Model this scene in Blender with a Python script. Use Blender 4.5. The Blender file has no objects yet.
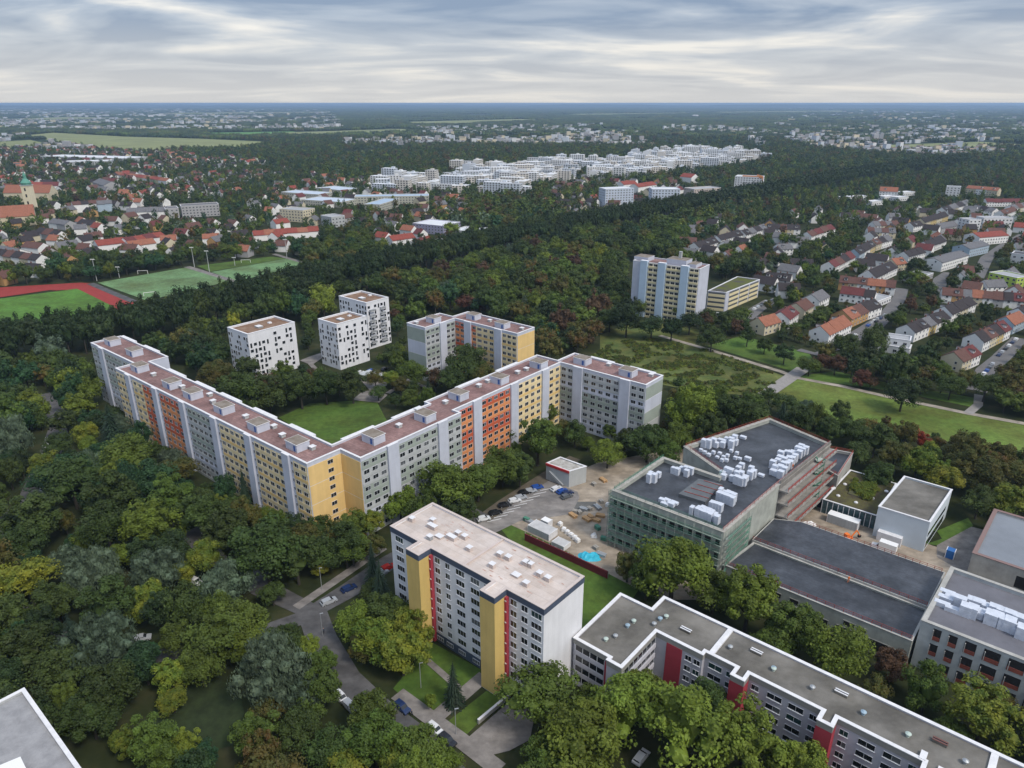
import bpy, math, random
from mathutils import Vector, Matrix, noise
R = random.Random(7)
sc = bpy.context.scene
COL = bpy.data.collections.new("place"); sc.collection.children.link(COL)
# ------------------------------------------------------------------ camera geometry (used to survey the place)
F = 711.0; PITCH = math.atan(281/F); CAMH = 120.0
CP, SP = math.cos(PITCH), math.sin(PITCH)
def P(x, y, z=0.0):
    u = (x-512)/F; v = (384-y)/F
    t = (z-CAMH)/(-SP+v*CP)
    return (u*t, (CP+v*SP)*t)
def proj(X, Y, Z):
    Z -= CAMH
    f = Y*CP-Z*SP
    if f < 1: return (-9999, -9999)
    return (512+F*X/f, 384-F*(Y*SP+Z*CP)/f)
def zp(ox, oy, s, pts): return [(ox+a/s, oy+b/s) for a, b in pts]
Z1 = (684,200,6.0235); Z2 = (854,180,6.0235); Z3 = (734,290,6.827); Z4 = (874,280,6.827)
Z5 = (0,160,6.0235); Z6 = (170,160,5.953); Z7 = (370,140,5.12); Z8 = (560,130,4.6545)
def inpoly(x, y, p):
    c = False; j = len(p)-1
    for i in range(len(p)):
        if (p[i][1] > y) != (p[j][1] > y) and x < (p[j][0]-p[i][0])*(y-p[i][1])/(p[j][1]-p[i][1])+p[i][0]: c = not c
        j = i
    return c
def segd(px, py, a, b):
    dx, dy = b[0]-a[0], b[1]-a[1]; L = dx*dx+dy*dy or 1e-9
    t = max(0, min(1, ((px-a[0])*dx+(py-a[1])*dy)/L))
    return math.hypot(px-a[0]-t*dx, py-a[1]-t*dy)
class Fr:
    def __init__(s, th): t = math.radians(th); s.c, s.s, s.th = math.cos(t), math.sin(t), t
    def __call__(s, u, v): return (u*s.c-v*s.s, u*s.s+v*s.c)
    def inv(s, x, y): return (x*s.c+y*s.s, -x*s.s+y*s.c)
A = Fr(-40.3); B = Fr(-39.5)
# ------------------------------------------------------------------ materials
MAT = {}
def mat(name, col, rough=0.8, var=0.0, scale=0.3, col2=None, bump=0.0, metal=0.0, spec=0.3, emit=None, detail=4, objrand=0.0, ramp=(0.35,0.65)):
    if name in MAT: return MAT[name]
    m = bpy.data.materials.new(name); m.use_nodes = True; n = m.node_tree.nodes; l = m.node_tree.links
    b = n["Principled BSDF"]; b.inputs["Roughness"].default_value = rough; b.inputs["Metallic"].default_value = metal
    b.inputs["Specular IOR Level"].default_value = spec
    c = (*col, 1); out = None
    if var or col2:
        tc = n.new("ShaderNodeTexCoord"); nz = n.new("ShaderNodeTexNoise"); nz.inputs["Scale"].default_value = scale; nz.inputs["Detail"].default_value = detail
        nz.inputs["Roughness"].default_value = 0.65
        l.new(tc.outputs["Object"], nz.inputs["Vector"])
        r = n.new("ShaderNodeValToRGB"); r.color_ramp.elements[0].position = ramp[0]; r.color_ramp.elements[1].position = ramp[1]
        if col2: r.color_ramp.elements[0].color = c; r.color_ramp.elements[1].color = (*col2, 1)
        else:
            r.color_ramp.elements[0].color = (*[k*(1-var) for k in col], 1); r.color_ramp.elements[1].color = (*[min(1, k*(1+var)) for k in col], 1)
        l.new(nz.outputs["Fac"], r.inputs["Fac"]); out = r.outputs["Color"]
        if bump:
            bp = n.new("ShaderNodeBump"); bp.inputs["Strength"].default_value = bump; bp.inputs["Distance"].default_value = 0.3
            l.new(nz.outputs["Fac"], bp.inputs["Height"]); l.new(bp.outputs["Normal"], b.inputs["Normal"])
    if objrand:
        oi = n.new("ShaderNodeObjectInfo"); mr = n.new("ShaderNodeMapRange"); mr.inputs["To Min"].default_value = 1-objrand; mr.inputs["To Max"].default_value = 1+objrand
        l.new(oi.outputs["Random"], mr.inputs["Value"])
        hs = n.new("ShaderNodeHueSaturation"); l.new(mr.outputs["Result"], hs.inputs["Value"])
        mr2 = n.new("ShaderNodeMapRange"); mr2.inputs["To Min"].default_value = 0.5-objrand*0.06; mr2.inputs["To Max"].default_value = 0.5+objrand*0.06
        mu = n.new("ShaderNodeMath"); mu.operation = 'MULTIPLY'; mu.inputs[1].default_value = 7.31; fr = n.new("ShaderNodeMath"); fr.operation = 'FRACT'
        l.new(oi.outputs["Random"], mu.inputs[0]); l.new(mu.outputs[0], fr.inputs[0]); l.new(fr.outputs[0], mr2.inputs["Value"]); l.new(mr2.outputs["Result"], hs.inputs["Hue"])
        if out: l.new(out, hs.inputs["Color"])
        else: hs.inputs["Color"].default_value = c
        out = hs.outputs["Color"]
    if out: l.new(out, b.inputs["Base Color"])
    else: b.inputs["Base Color"].default_value = c
    MAT[name] = m
    return m
def overlay(m, kind, a=(1,1,1), lo=.8, hi=1.1, rot=0.0, b_=None):
    """multiply the base colour by joints of roofing sheets, wear patches or rain streaks"""
    n = m.node_tree.nodes; l = m.node_tree.links; p = n["Principled BSDF"]; src = p.inputs["Base Color"].links[0].from_socket
    tc = n.new("ShaderNodeTexCoord"); mp = n.new("ShaderNodeMapping"); mp.inputs["Rotation"].default_value = (0,0,rot); mp.inputs["Scale"].default_value = a; l.new(tc.outputs["Object"], mp.inputs[0])
    if kind == 'seams':
        t = n.new("ShaderNodeTexBrick"); t.inputs["Color1"].default_value = (hi,)*3+(1,); t.inputs["Color2"].default_value = (hi*.9,)*3+(1,); t.inputs["Mortar"].default_value = (lo,)*3+(1,); t.inputs["Scale"].default_value = 1; t.inputs["Mortar Size"].default_value = .035; t.inputs["Brick Width"].default_value = 6; t.inputs["Row Height"].default_value = 1.0; out = t.outputs["Color"]
    else:
        t = n.new("ShaderNodeTexNoise"); t.inputs["Scale"].default_value = 1; t.inputs["Detail"].default_value = 6; t.inputs["Roughness"].default_value = .65; r = n.new("ShaderNodeValToRGB"); r.color_ramp.elements[0].position = .36; r.color_ramp.elements[1].position = .64; r.color_ramp.elements[0].color = (lo,)*3+(1,) if b_ is None else (*b_, 1); r.color_ramp.elements[1].color = (hi,)*3+(1,); l.new(t.outputs["Fac"], r.inputs["Fac"]); out = r.outputs["Color"]
    l.new(mp.outputs[0], t.inputs["Vector"])
    mx = n.new("ShaderNodeMix"); mx.data_type = 'RGBA'; mx.blend_type = 'MULTIPLY'; mx.inputs[0].default_value = 1; l.new(src, mx.inputs[6]); l.new(out, mx.inputs[7]); l.new(mx.outputs[2], p.inputs["Base Color"])
white = mat('white_render', (.70,.71,.75), .85, .05, .15)
cool = mat('cool_white_render', (.50,.53,.62), .85, .06, .2)
pgrey = mat('pale_grey_panel', (.42,.44,.45), .85, .06, .2)
ggreen = mat('grey_green_panel', (.30,.345,.31), .85, .06, .2)
yel = mat('yellow_render', (.72,.51,.22), .85, .05, .2)
yel2 = mat('pale_yellow_render', (.73,.60,.36), .85, .05, .2)
ocol = mat('orange_render', (.66,.27,.11), .85, .05, .2)
rcol = mat('red_orange_render', (.50,.11,.05), .85, .05, .2)
towy = mat('ochre_column', (.62,.45,.16), .85, .05, .2)
crim = mat('crimson_panel', (.36,.045,.065), .8, .08, .3)
navy = mat('slate_blue_fascia', (.065,.085,.13), .7, .1, .3)
coping = mat('coping', (.66,.66,.68), .7, .08, .8)
roofred = mat('red_brown_roofing', (.175,.10,.095), .95, 0, .12, (.26,.165,.155), .2, ramp=(.3,.7))
roofpink = mat('pinkish_roofing', (.50,.42,.37), .95, 0, .25, (.60,.53,.49), .1, ramp=(.3,.6))
roofgrey = mat('gravel_roofing', (.095,.088,.075), .95, 0, .10, (.20,.19,.175), .3, ramp=(.25,.75), detail=8)
roofblack = mat('bitumen_sheet', (.030,.034,.042), .42, 0, .15, (.050,.055,.066), .05, spec=.5)
roofdirt = mat('sedum_roof', (.055,.045,.03), .95, 0, .3, (.10,.095,.03), .4)
roofmoss = mat('mossy_roof', (.09,.10,.02), .95, 0, .12, (.07,.065,.06), .4, ramp=(.45,.6))
roofrust = mat('brown_gravel_roof', (.16,.085,.05), .95, 0, .25, (.25,.17,.12), .3)
concrete = mat('concrete', (.38,.375,.355), .9, .15, .3, bump=.1)
concgreen = mat('green_grey_concrete', (.35,.37,.34), .9, .15, .3, bump=.1)
glass = mat('window_glass', (.015,.018,.022), .12, spec=.6)
glass2 = mat('teal_glass', (.02,.05,.05), .15, spec=.6)
curt = mat('curtained_glass', (.10,.11,.12), .3, spec=.5)
frame = mat('window_frame', (.60,.62,.66), .6)
dark = mat('dark_opening', (.02,.02,.022), .9)
metal = mat('galvanised_metal', (.36,.38,.40), .45, .1, 1, metal=.3)
pack = mat('wrapped_pack', (.56,.60,.68), .5, .1, .7, spec=.4)
wood = mat('timber', (.45,.28,.14), .8, .1, .5)
netgreen = mat('green_scaffold_net', (.07,.20,.14), .85, .2, .5)
scafm = mat('scaffold_deck', (.32,.36,.33), .8, .2, .5)
railred = mat('red_guard_rail', (.30,.06,.045), .7)
bark = mat('bark', (.05,.045,.038), .95, .2, 2)
asphalt = mat('asphalt', (.085,.083,.085), .9, .18, .25, bump=.1)
paving = mat('paving_slabs', (.19,.175,.165), .9, .14, .5, bump=.1)
lotm = mat('worn_lot_asphalt', (.17,.16,.155), .9, 0, .12, (.24,.22,.205), .1)
sand = mat('sandy_site_soil', (.23,.19,.145), .95, 0, .1, (.36,.305,.245), .3)
pathm = mat('gravel_path', (.30,.265,.22), .95, .1, .3)
lawnm = mat('lawn_grass', (.045,.092,.014), .95, 0, .06, (.070,.125,.020), .3, detail=8)
meadm = mat('meadow_grass', (.075,.130,.020), .95, 0, .025, (.120,.165,.036), .3, detail=8)
wildm = mat('wild_grass', (.045,.075,.018), .95, 0, .10, (.100,.112,.030), .5, detail=8)
fieldm = mat('turf_pitch', (.105,.190,.085), .95, .06, .05)
field2 = mat('natural_turf', (.065,.150,.022), .95, .08, .03)
trackm = mat('tartan_track', (.26,.035,.030), .9, .08, .2)
linem = mat('white_line', (.7,.7,.7), .8)
rail_w = mat('white_paint', (.75,.75,.75), .5)
TH = math.radians(40.3)
for m_ in (roofblack, roofred): overlay(m_, 'seams', (1,1,1), .62, 1.08, TH)
overlay(roofpink, 'seams', (.5,.5,1), .86, 1.04, TH); overlay(roofpink, 'noise', (.12,.12,1), .84, 1.05)
overlay(roofblack, 'noise', (.11,.16,1), .62, 1.45, .5); overlay(roofblack, 'noise', (.9,.9,1), .8, 1.2)
overlay(roofred, 'noise', (.10,.10,1), .72, 1.22); overlay(roofred, 'noise', (1.2,1.2,1), .85, 1.15); overlay(roofgrey, 'noise', (.09,.12,1), .65, 1.25)
for m_ in (white, cool, pgrey, concgreen, concrete, towy, yel, yel2): overlay(m_, 'noise', (.9,.9,.06), .94, 1.03)
for m_ in (lawnm, meadm, wildm, field2, fieldm): overlay(m_, 'noise', (.035,.05,1), .70, 1.3, .6, (.85,.68,.60)); overlay(m_, 'noise', (.5,.5,1), .8, 1.2)
for m_ in (field2, fieldm): overlay(m_, 'seams', (.09,.09,1), 1.1, 1.06, .5)
for m_ in (asphalt, lotm, sand, paving, pathm): overlay(m_, 'noise', (.18,.3,1), .72, 1.22, .4)
# ------------------------------------------------------------------ mesh helpers
class MB:
    def __init__(s): s.v = []; s.f = []; s.m = []; s.mats = []
    def mi(s, m):
        if m not in s.mats: s.mats.append(m)
        return s.mats.index(m)
    def face(s, pts, m):
        k = len(s.v); s.v += pts; s.f.append(tuple(range(k, k+len(pts)))); s.m.append(s.mi(m))
    def prism(s, poly, z0, z1, m, top=None, bottom=False, side=True):
        n = len(poly)
        if side:
            for i in range(n):
                a, b = poly[i], poly[(i+1) % n]
                s.face([(a[0],a[1],z0),(b[0],b[1],z0),(b[0],b[1],z1),(a[0],a[1],z1)], m)
        if top is not False: s.face([(p[0],p[1],z1) for p in poly], top or m)
        if bottom: s.face([(p[0],p[1],z0) for p in reversed(poly)], m)
    def box(s, cx, cy, z0, w, d, h, ang, m, top=None):
        c, n = math.cos(ang), math.sin(ang)
        q = [(cx+a*c-b*n, cy+a*n+b*c) for a, b in ((-w/2,-d/2),(w/2,-d/2),(w/2,d/2),(-w/2,d/2))]
        s.prism(q, z0, z0+h, m, top, True)
    def beam(s, a, b, w, m):
        a, b = Vector(a), Vector(b); d = (b-a).normalized(); u = d.cross(Vector((0,0,1)))
        if u.length < .1: u = Vector((1,0,0))
        u.normalize(); v = d.cross(u)*(w/2); u = u*(w/2)
        r = [(1,1),(1,-1),(-1,-1),(-1,1)]
        pa = [tuple(a+u*i+v*j) for i, j in r]; pb = [tuple(b+u*i+v*j) for i, j in r]
        for i in range(4):
            j = (i+1) % 4; s.face([pa[j], pa[i], pb[i], pb[j]], m)
        s.face(pa, m); s.face(pb[::-1], m)
    def tube(s, x, y, z0, z1, r0, r1, m, n=8, cap=True):
        for i in range(n):
            a0, a1 = 2*math.pi*i/n, 2*math.pi*(i+1)/n
            s.face([(x+r0*math.cos(a0),y+r0*math.sin(a0),z0),(x+r0*math.cos(a1),y+r0*math.sin(a1),z0),(x+r1*math.cos(a1),y+r1*math.sin(a1),z1),(x+r1*math.cos(a0),y+r1*math.sin(a0),z1)], m)
        if cap: s.face([(x+r1*math.cos(2*math.pi*i/n),y+r1*math.sin(2*math.pi*i/n),z1) for i in range(n)], m)
    def mesh(s, name, org=(0,0,0)):
        me = bpy.data.meshes.new(name)
        me.from_pydata([(p[0]-org[0],p[1]-org[1],p[2]-org[2]) for p in s.v], [], s.f)
        for m in s.mats: me.materials.append(m)
        me.polygons.foreach_set('material_index', s.m); me.update()
        return me
    def build(s, name, parent=None, org=None):
        o = (0,0,0)
        if parent is not None: o = tuple(parent.matrix_basis.translation) if org is None else org
        elif org: o = org
        ob = bpy.data.objects.new(name, s.mesh(name, o)); COL.objects.link(ob)
        if parent is not None: ob.parent = parent
        elif org: ob.location = org
        return ob
def tag(o, label, cat, group=None, kind=None):
    if label: o["label"] = label
    if cat: o["category"] = cat
    if group: o["group"] = group
    if kind: o["kind"] = kind
    return o
def empty(name, loc, label, cat, group=None, rz=0):
    o = bpy.data.objects.new(name, None); o.empty_display_size = .5; o.location = (loc[0], loc[1], loc[2] if len(loc) > 2 else 0); o.rotation_euler.z = rz
    COL.objects.link(o); return tag(o, label, cat, group)
def inst(name, me, parent, loc=(0,0,0), rz=0, scl=(1,1,1), m=None):
    o = bpy.data.objects.new(name, me); o.location = loc; o.rotation_euler.z = rz; o.scale = scl
    COL.objects.link(o)
    if parent is not None: o.parent = parent
    if m is not None: o.material_slots[0].link = 'OBJECT'; o.material_slots[0].material = m
    return o
def area(p): return sum(p[i][0]*p[(i+1)%len(p)][1]-p[(i+1)%len(p)][0]*p[i][1] for i in range(len(p)))/2
def offset(p, d):
    n = len(p); out = []
    for i in range(n):
        a, b, c = Vector(p[i-1]), Vector(p[i]), Vector(p[(i+1)%n])
        d1 = (b-a).normalized(); d2 = (c-b).normalized()
        n1 = Vector((d1.y,-d1.x)); n2 = Vector((d2.y,-d2.x)); m = n1+n2; k = max(.25, m.length_squared)
        q = b+m*(2*d/k); out.append((q.x, q.y))
    return out
def sheet(name, poly, z, m, lab=None):
    if area(poly) < 0: poly = poly[::-1]
    b = MB(); b.face([(p[0],p[1],z) for p in poly], m)
    o = b.build(name); tag(o, None, None, kind='structure'); return o
def gpx(pts, z=0): return [P(x, y, z) for x, y in pts]
FOOT = []      # building footprints: (polygon, margin)
# ------------------------------------------------------------------ windows
def win_mesh(name, w, h, panes, gm, sill=True, g2=None):
    b = MB(); t = .055
    def bx(x0, x1, y0, y1, z0, z1, m):
        b.face([(x0,y0,z0),(x1,y0,z0),(x1,y0,z1),(x0,y0,z1)], m)
        b.face([(x1,y0,z0),(x1,y1,z0),(x1,y1,z1),(x1,y0,z1)], m); b.face([(x0,y1,z0),(x0,y0,z0),(x0,y0,z1),(x0,y1,z1)], m)
        b.face([(x0,y0,z1),(x1,y0,z1),(x1,y1,z1),(x0,y1,z1)], m); b.face([(x0,y1,z0),(x1,y1,z0),(x1,y0,z0),(x0,y0,z0)], m)
    f = MAT['window_frame']
    bx(-w/2, w/2, -.07, .02, 0, t, f); bx(-w/2, w/2, -.07, .02, h-t, h, f)
    for i in range(panes+1):
        x = -w/2+t/2+(w-t)*i/panes; bx(x-t/2, x+t/2, -.068, .02, t, h-t, f)
    for i in range(panes):
        x0 = -w/2+(w)*i/panes+.04; x1 = x0+w/panes-.08
        b.face([(x0,-.03,t),(x1,-.03,t),(x1,-.03,h-t),(x0,-.03,h-t)], (g2 if g2 and i == panes-1 else gm))
    if sill: bx(-w/2-.08, w/2+.08, -.2, .02, -.08, -.01, f)
    return b.mesh(name)
_wc = {}
def wm(w, h, panes, v=0, sill=True):
    k = (round(w,2), round(h,2), panes, v, sill)
    if k not in _wc: _wc[k] = win_mesh('window', w, h, panes, [glass, glass2, curt, glass][v], sill, curt if v == 3 else None)
    return _wc[k]
def put_windows(root, specs, limit=100):
    """specs: (x,y,z,ang,mesh)"""
    ox, oy, oz = root.location
    specs = sorted(specs, key=lambda s: math.hypot(s[0], s[1]))
    for s in specs[:limit]: inst('window', s[4], root, (s[0]-ox, s[1]-oy, s[2]-oz), s[3])
    rest = specs[limit:]
    if rest:
        b = MB()
        for x, y, z, a, me in rest:
            c, n = math.cos(a), math.sin(a); k = len(b.v)
            b.v += [(x+v.co.x*c-v.co.y*n, y+v.co.x*n+v.co.y*c, z+v.co.z) for v in me.vertices]
            for p in me.polygons: b.f.append(tuple(k+i for i in p.vertices)); b.m.append(b.mi(me.materials[p.material_index]))
        o = b.build('window', root); o['kind'] = 'stuff'
def facade(fr, u0, v0, u1, v1, off=.0):
    """returns f(t) -> (x,y,ang) on the outward side (right of the direction)"""
    a, b = fr(u0, v0), fr(u1, v1); L = math.dist(a, b); d = ((b[0]-a[0])/L, (b[1]-a[1])/L); n = (d[1], -d[0]); ang = math.atan2(d[1], d[0])
    return L, ang, (lambda t: (a[0]+d[0]*t+n[0]*off, a[1]+d[1]*t+n[1]*off))
def panel(b, fr, u0, v0, u1, v1, z0, z1, m, t0=0.0, t1=.12):
    a, c = fr(u0, v0), fr(u1, v1); L = math.dist(a, c); d = ((c[0]-a[0])/L, (c[1]-a[1])/L); n = (d[1], -d[0])
    q = [(a[0]+n[0]*t1, a[1]+n[1]*t1), (c[0]+n[0]*t1, c[1]+n[1]*t1), (c[0]-n[0]*.05, c[1]-n[1]*.05), (a[0]-n[0]*.05, a[1]-n[1]*.05)]
    b.prism(q, z0, z1, m, None, True)
def shell(name, label, cat, poly, H, wall, roof, cap=None, group=None, cw=.45, drop=.5, z0=0, over=.12, margin=1.5):
    """Empty root + wall + roof + parapet coping"""
    if area(poly) < 0: poly = poly[::-1]
    cx = sum(p[0] for p in poly)/len(poly); cy = sum(p[1] for p in poly)/len(poly)
    r = empty(name, (cx, cy, 0), label, cat, group)
    b = MB(); b.prism(poly, z0, H-.05, wall, False); inn = offset(poly, -cw)
    b.prism(inn[::-1], H-drop, H-.05, wall, False)
    b.build('wall', r)
    b = MB(); b.face([(p[0],p[1],H-drop) for p in inn], roof); b.build('roof', r)
    if cap:
        b = MB(); o = offset(poly, over); i2 = offset(poly, -cw-.06); n = len(poly)
        for i in range(n):
            j = (i+1) % n
            b.face([(o[i][0],o[i][1],H-.05),(o[j][0],o[j][1],H-.05),(o[j][0],o[j][1],H+.1),(o[i][0],o[i][1],H+.1)], cap)
            b.face([(o[i][0],o[i][1],H+.1),(o[j][0],o[j][1],H+.1),(i2[j][0],i2[j][1],H+.1),(i2[i][0],i2[i][1],H+.1)], cap)
            b.face([(i2[j][0],i2[j][1],H-.05),(i2[i][0],i2[i][1],H-.05),(i2[i][0],i2[i][1],H+.1),(i2[j][0],i2[j][1],H+.1)], cap)
            b.face([(o[j][0],o[j][1],H-.05),(o[i][0],o[i][1],H-.05),(i2[i][0],i2[i][1],H-.05),(i2[j][0],i2[j][1],H-.05)], cap)
        b.build('parapet', r)
    FOOT.append((poly, margin))
    return r
def partbox(root, name, x, y, z, w, d, h, ang, m, top=None):
    b = MB(); b.box(x, y, z, w, d, h, ang, m, top); return b.build(name, root)
# ================================================================== BIG APARTMENT SLAB (three legs)
FH = 2.75
def strip_tower(root, fr, u0, v0, u1, v1, H, m, out=.7):
    """projecting stair shaft on a facade, given by its two ends on the facade line"""
    a, c = fr(u0, v0), fr(u1, v1); L = math.dist(a, c); d = ((c[0]-a[0])/L, (c[1]-a[1])/L); n = (d[1], -d[0])
    q = [(a[0]+n[0]*out, a[1]+n[1]*out), (c[0]+n[0]*out, c[1]+n[1]*out), (c[0]-n[0]*.5, c[1]-n[1]*.5), (a[0]-n[0]*.5, a[1]-n[1]*.5)]
    b = MB(); b.prism(q, 0, H+.12, m, coping, True); b.build('stair_shaft', root)
SCH = {'y': [yel2, yel], 'g': [ggreen, pgrey, pgrey, ggreen, ggreen, pgrey, cool, pgrey, pgrey],
       'r': [rcol, ocol, ocol, rcol, rcol, ocol, ocol, ocol, ocol], 'w': [pgrey, pgrey, cool, ggreen, ggreen, pgrey, pgrey, cool, cool]}
def bay(root, fr, u0, v0, u1, v1, code, specs, nfl=9, side_col=True, ww=2.0):
    L, ang, f = facade(fr, u0, v0, u1, v1)
    b = MB(); pal = SCH[code]
    for i in range(nfl):
        k = nfl-1-i; m = pal[k % len(pal)]
        z = FH*i
        panel(b, fr, u0, v0, u1, v1, z+.02, z+.98, m, t1=.16)        # parapet band
        panel(b, fr, u0, v0, u1, v1, z+.98, z+FH+.02, (yel2 if code == 'y' else m), t1=.06)
    b.build('facade_panel', root)
    n = max(1, round(L/3.3)); p = L/n
    L2, ang2, f2 = facade(fr, u0, v0, u1, v1, .07)
    for i in range(nfl):
        for j in range(n):
            w = min(ww, p*.66); x, y = f2(p*(j+.5))
            specs.append((x, y, FH*i+1.05, ang, wm(w, 1.35, 2, R.choice([0,0,0,2,3]), False)))
def vents_on(root, pts, H, hut=None, m=pgrey, s=(1.4,1.4,.9)):
    for x, y in pts:
        X, Y = P(x, y, H+.2); X -= root.location.x; Y -= root.location.y
        b = MB(); b.box(X+root.location.x, Y+root.location.y, H, s[0], s[1], s[2], B.th, m); b.box(X+root.location.x, Y+root.location.y, H+s[2]+.12, s[0]+.4, s[1]+.4, .14, B.th, coping)
        for q in ((-.5,-.5),(.5,.5)):
            b.box(X+root.location.x+q[0]*s[0]*.8, Y+root.location.y+q[1]*s[1]*.8, H+s[2]-.02, .12, .12, .16, B.th, metal)
        b.build('roof_vent', root)
def huts_on(root, pts, H, fr):
    for x, y in pts:
        X, Y = P(x, y, H+1.5)
        b = MB(); b.box(X, Y, H, 5.6, 4.4, 2.5, fr.th, cool, roofmossy); b.box(X, Y, H+2.5, 6.0, 4.8, .18, fr.th, coping)
        b.box(X, Y, H+2.68, 5.7, 4.5, .03, fr.th, roofmossy)
        h = b.build('lift_housing', root)
        d = MB(); c, n = math.cos(fr.th), math.sin(fr.th)
        wx, wy = X+1.6*c+2.22*n, Y+1.6*n-2.22*c
        d.box(wx, wy, H+.3, .9, .1, 1.7, fr.th, MAT['blue_door']); o = d.build('door', None); 
        o.parent = h; o.matrix_parent_inverse = Matrix.Identity(4)
        for v in o.data.vertices: v.co.x -= root.location.x; v.co.y -= root.location.y
roofmossy = mat('weathered_hut_roof', (.16,.13,.10), .95, 0, .4, (.25,.22,.19), .1)
mat('blue_door', (.05,.12,.35), .6)
HB = 26.0
polyS = [B(*p) for p in [(-318.5,107),(-278.5,107),(-278.5,100),(-157,100),(-157,111.7),(-148,111.7),(-148,153.4),(-151.3,153.4),(-151.3,213.3),(-113.5,213.3),(-113.5,226),(-153.6,226),(-153.6,214.5),(-163.8,214.5),(-163.8,152),(-161.4,152),(-161.4,112),(-276,112),(-276,119.3),(-318.5,119.3)]]
slab = shell('apartment_block', 'very long angled slab with red-brown roof and yellow, orange and grey panels round the courtyard', 'apartment building', polyS, HB, cool, roofred, coping, cw=.5, drop=.6)
sp = []
# leg A faces -v
bay(slab, B, -318.3, 107, -310.6, 107, 'g', sp); bay(slab, B, -306, 107, -290, 107, 'g', sp); bay(slab, B, -289, 107, -279, 107, 'g', sp)
strip_tower(slab, B, -310.4, 107, -306.2, 107, HB, cool)
SA = [-267.5,-246.5,-227,-206.5,-186.5,-166.5]
for c in SA:
    strip_tower(slab, B, c-2.1, 100, c+1.3, 100, HB, cool)
    L, ang, f = facade(B, c+1.4, 100, c+2.6, 100, .02)
    for i in range(9): x, y = f(.7); sp.append((x, y, FH*i+1.2, ang, wm(.8, 1.1, 1, 0, False)))
ed = [-278.4]+[q for c in SA for q in (c-2.2, c+2.7)]+[-157.2]
for i, codes in enumerate(['y', 'yr', 'r', 'g', 'y', 'y', 'y']):
    a, c = ed[2*i], ed[2*i+1]
    if len(codes) == 2: bay(slab, B, a, 100, (a+c)/2, 100, 'y', sp); bay(slab, B, (a+c)/2+.1, 100, c, 100, 'r', sp)
    else: bay(slab, B, a, 100, c, 100, codes, sp)
def blank(root, fr, u0, v0, u1, v1, bands, z1=24.8, name='facade_panel'):
    b = MB(); n = len(bands); h = z1/n
    for i, m in enumerate(bands):
        panel(b, fr, u0, v0, u1, v1, h*i+(.04 if i else 0), h*(i+1)-.12, m, t1=.12)
        if i: panel(b, fr, u0, v0, u1, v1, h*i-.12, h*i+.04, coping, t1=.09)
    b.build(name, root)
blank(slab, B, -157, 100.2, -157, 111.6, [yel]*4)
blank(slab, B, -156.8, 111.7, -148.2, 111.7, [yel]*4)
L, ang, f = facade(B, -157, 100.2, -157, 111.6, .14)
for i in range(9): x, y = f(7.5); sp.append((x, y, FH*i+1.0, ang, wm(1.9, 1.3, 2, 0, False)))
def legface(root, segs, const, axis, specs):
    pass
# leg B faces +u : direction of travel must have outward on the right => travel +v
def faceV(root, u, strips, ends, codes, specs, hw=2.1):
    e = [ends[0]]+[q for c in strips for q in (c-hw-.05, c+hw+.05)]+[ends[1]]
    for c in strips: strip_tower(root, B, u, c-hw, u, c+hw, HB, cool)
    for i, cd in enumerate(codes):
        if e[2*i+1]-e[2*i] > 1: bay(root, B, u, e[2*i], u, e[2*i+1], cd, specs)
def faceU(root, v, strips, ends, codes, specs, hw=2.1):
    e = [ends[0]]+[q for c in strips for q in (c-hw-.05, c+hw+.05)]+[ends[1]]
    for c in strips: strip_tower(root, B, c-hw, v, c+hw, v, HB, cool)
    for i, cd in enumerate(codes):
        if e[2*i+1]-e[2*i] > 1: bay(root, B, e[2*i], v, e[2*i+1], v, cd, specs)
faceV(slab, -148, [123.5,144.5], (111.9,153.3), 'ggg', sp)
faceV(slab, -151.3, [164.5,184.5,203.2], (153.5,213.2), 'rryy', sp)
faceU(slab, 213.3, [-142.8,-122], (-151.1,-113.6), 'www', sp)
blank(slab, B, -113.5, 213.5, -113.5, 225.8, [pgrey,pgrey,ggreen,cool,ggreen][:5])
blank(slab, B, -318.5, 119.1, -318.5, 107.2, [pgrey, cool, ggreen])
blank(slab, B, -148.2, 153.4, -151.1, 153.4, [pgrey]*3) if False else None
# rear loggia stacks along the courtyard side
for k, u in enumerate([-318,-297.5,-262,-241.5,-224.3,-203.6,-183.2]):
    vv = 119.3 if k < 2 else 112.0
    b = MB(); b.prism([B(u,vv-.3), B(u+12.5,vv-.3), B(u+12.5,vv+1.1), B(u,vv+1.1)], 2.5, HB+.14, white, coping, True); b.build('loggia_stack', slab)
for v in (116,136,168,190):
    uu = -161.4 if v < 150 else -163.8
    b = MB(); b.prism([B(uu-1.1,v), B(uu+.3,v), B(uu+.3,v+12.5), B(uu-1.1,v+12.5)], 2.5, HB+.14, white, coping, True); b.build('loggia_stack', slab)
for u in (-146,-128):
    b = MB(); b.prism([B(u,225.7), B(u+11,225.7), B(u+11,227), B(u,227)], 2.5, HB+.14, white, coping, True); b.build('loggia_stack', slab)
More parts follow.
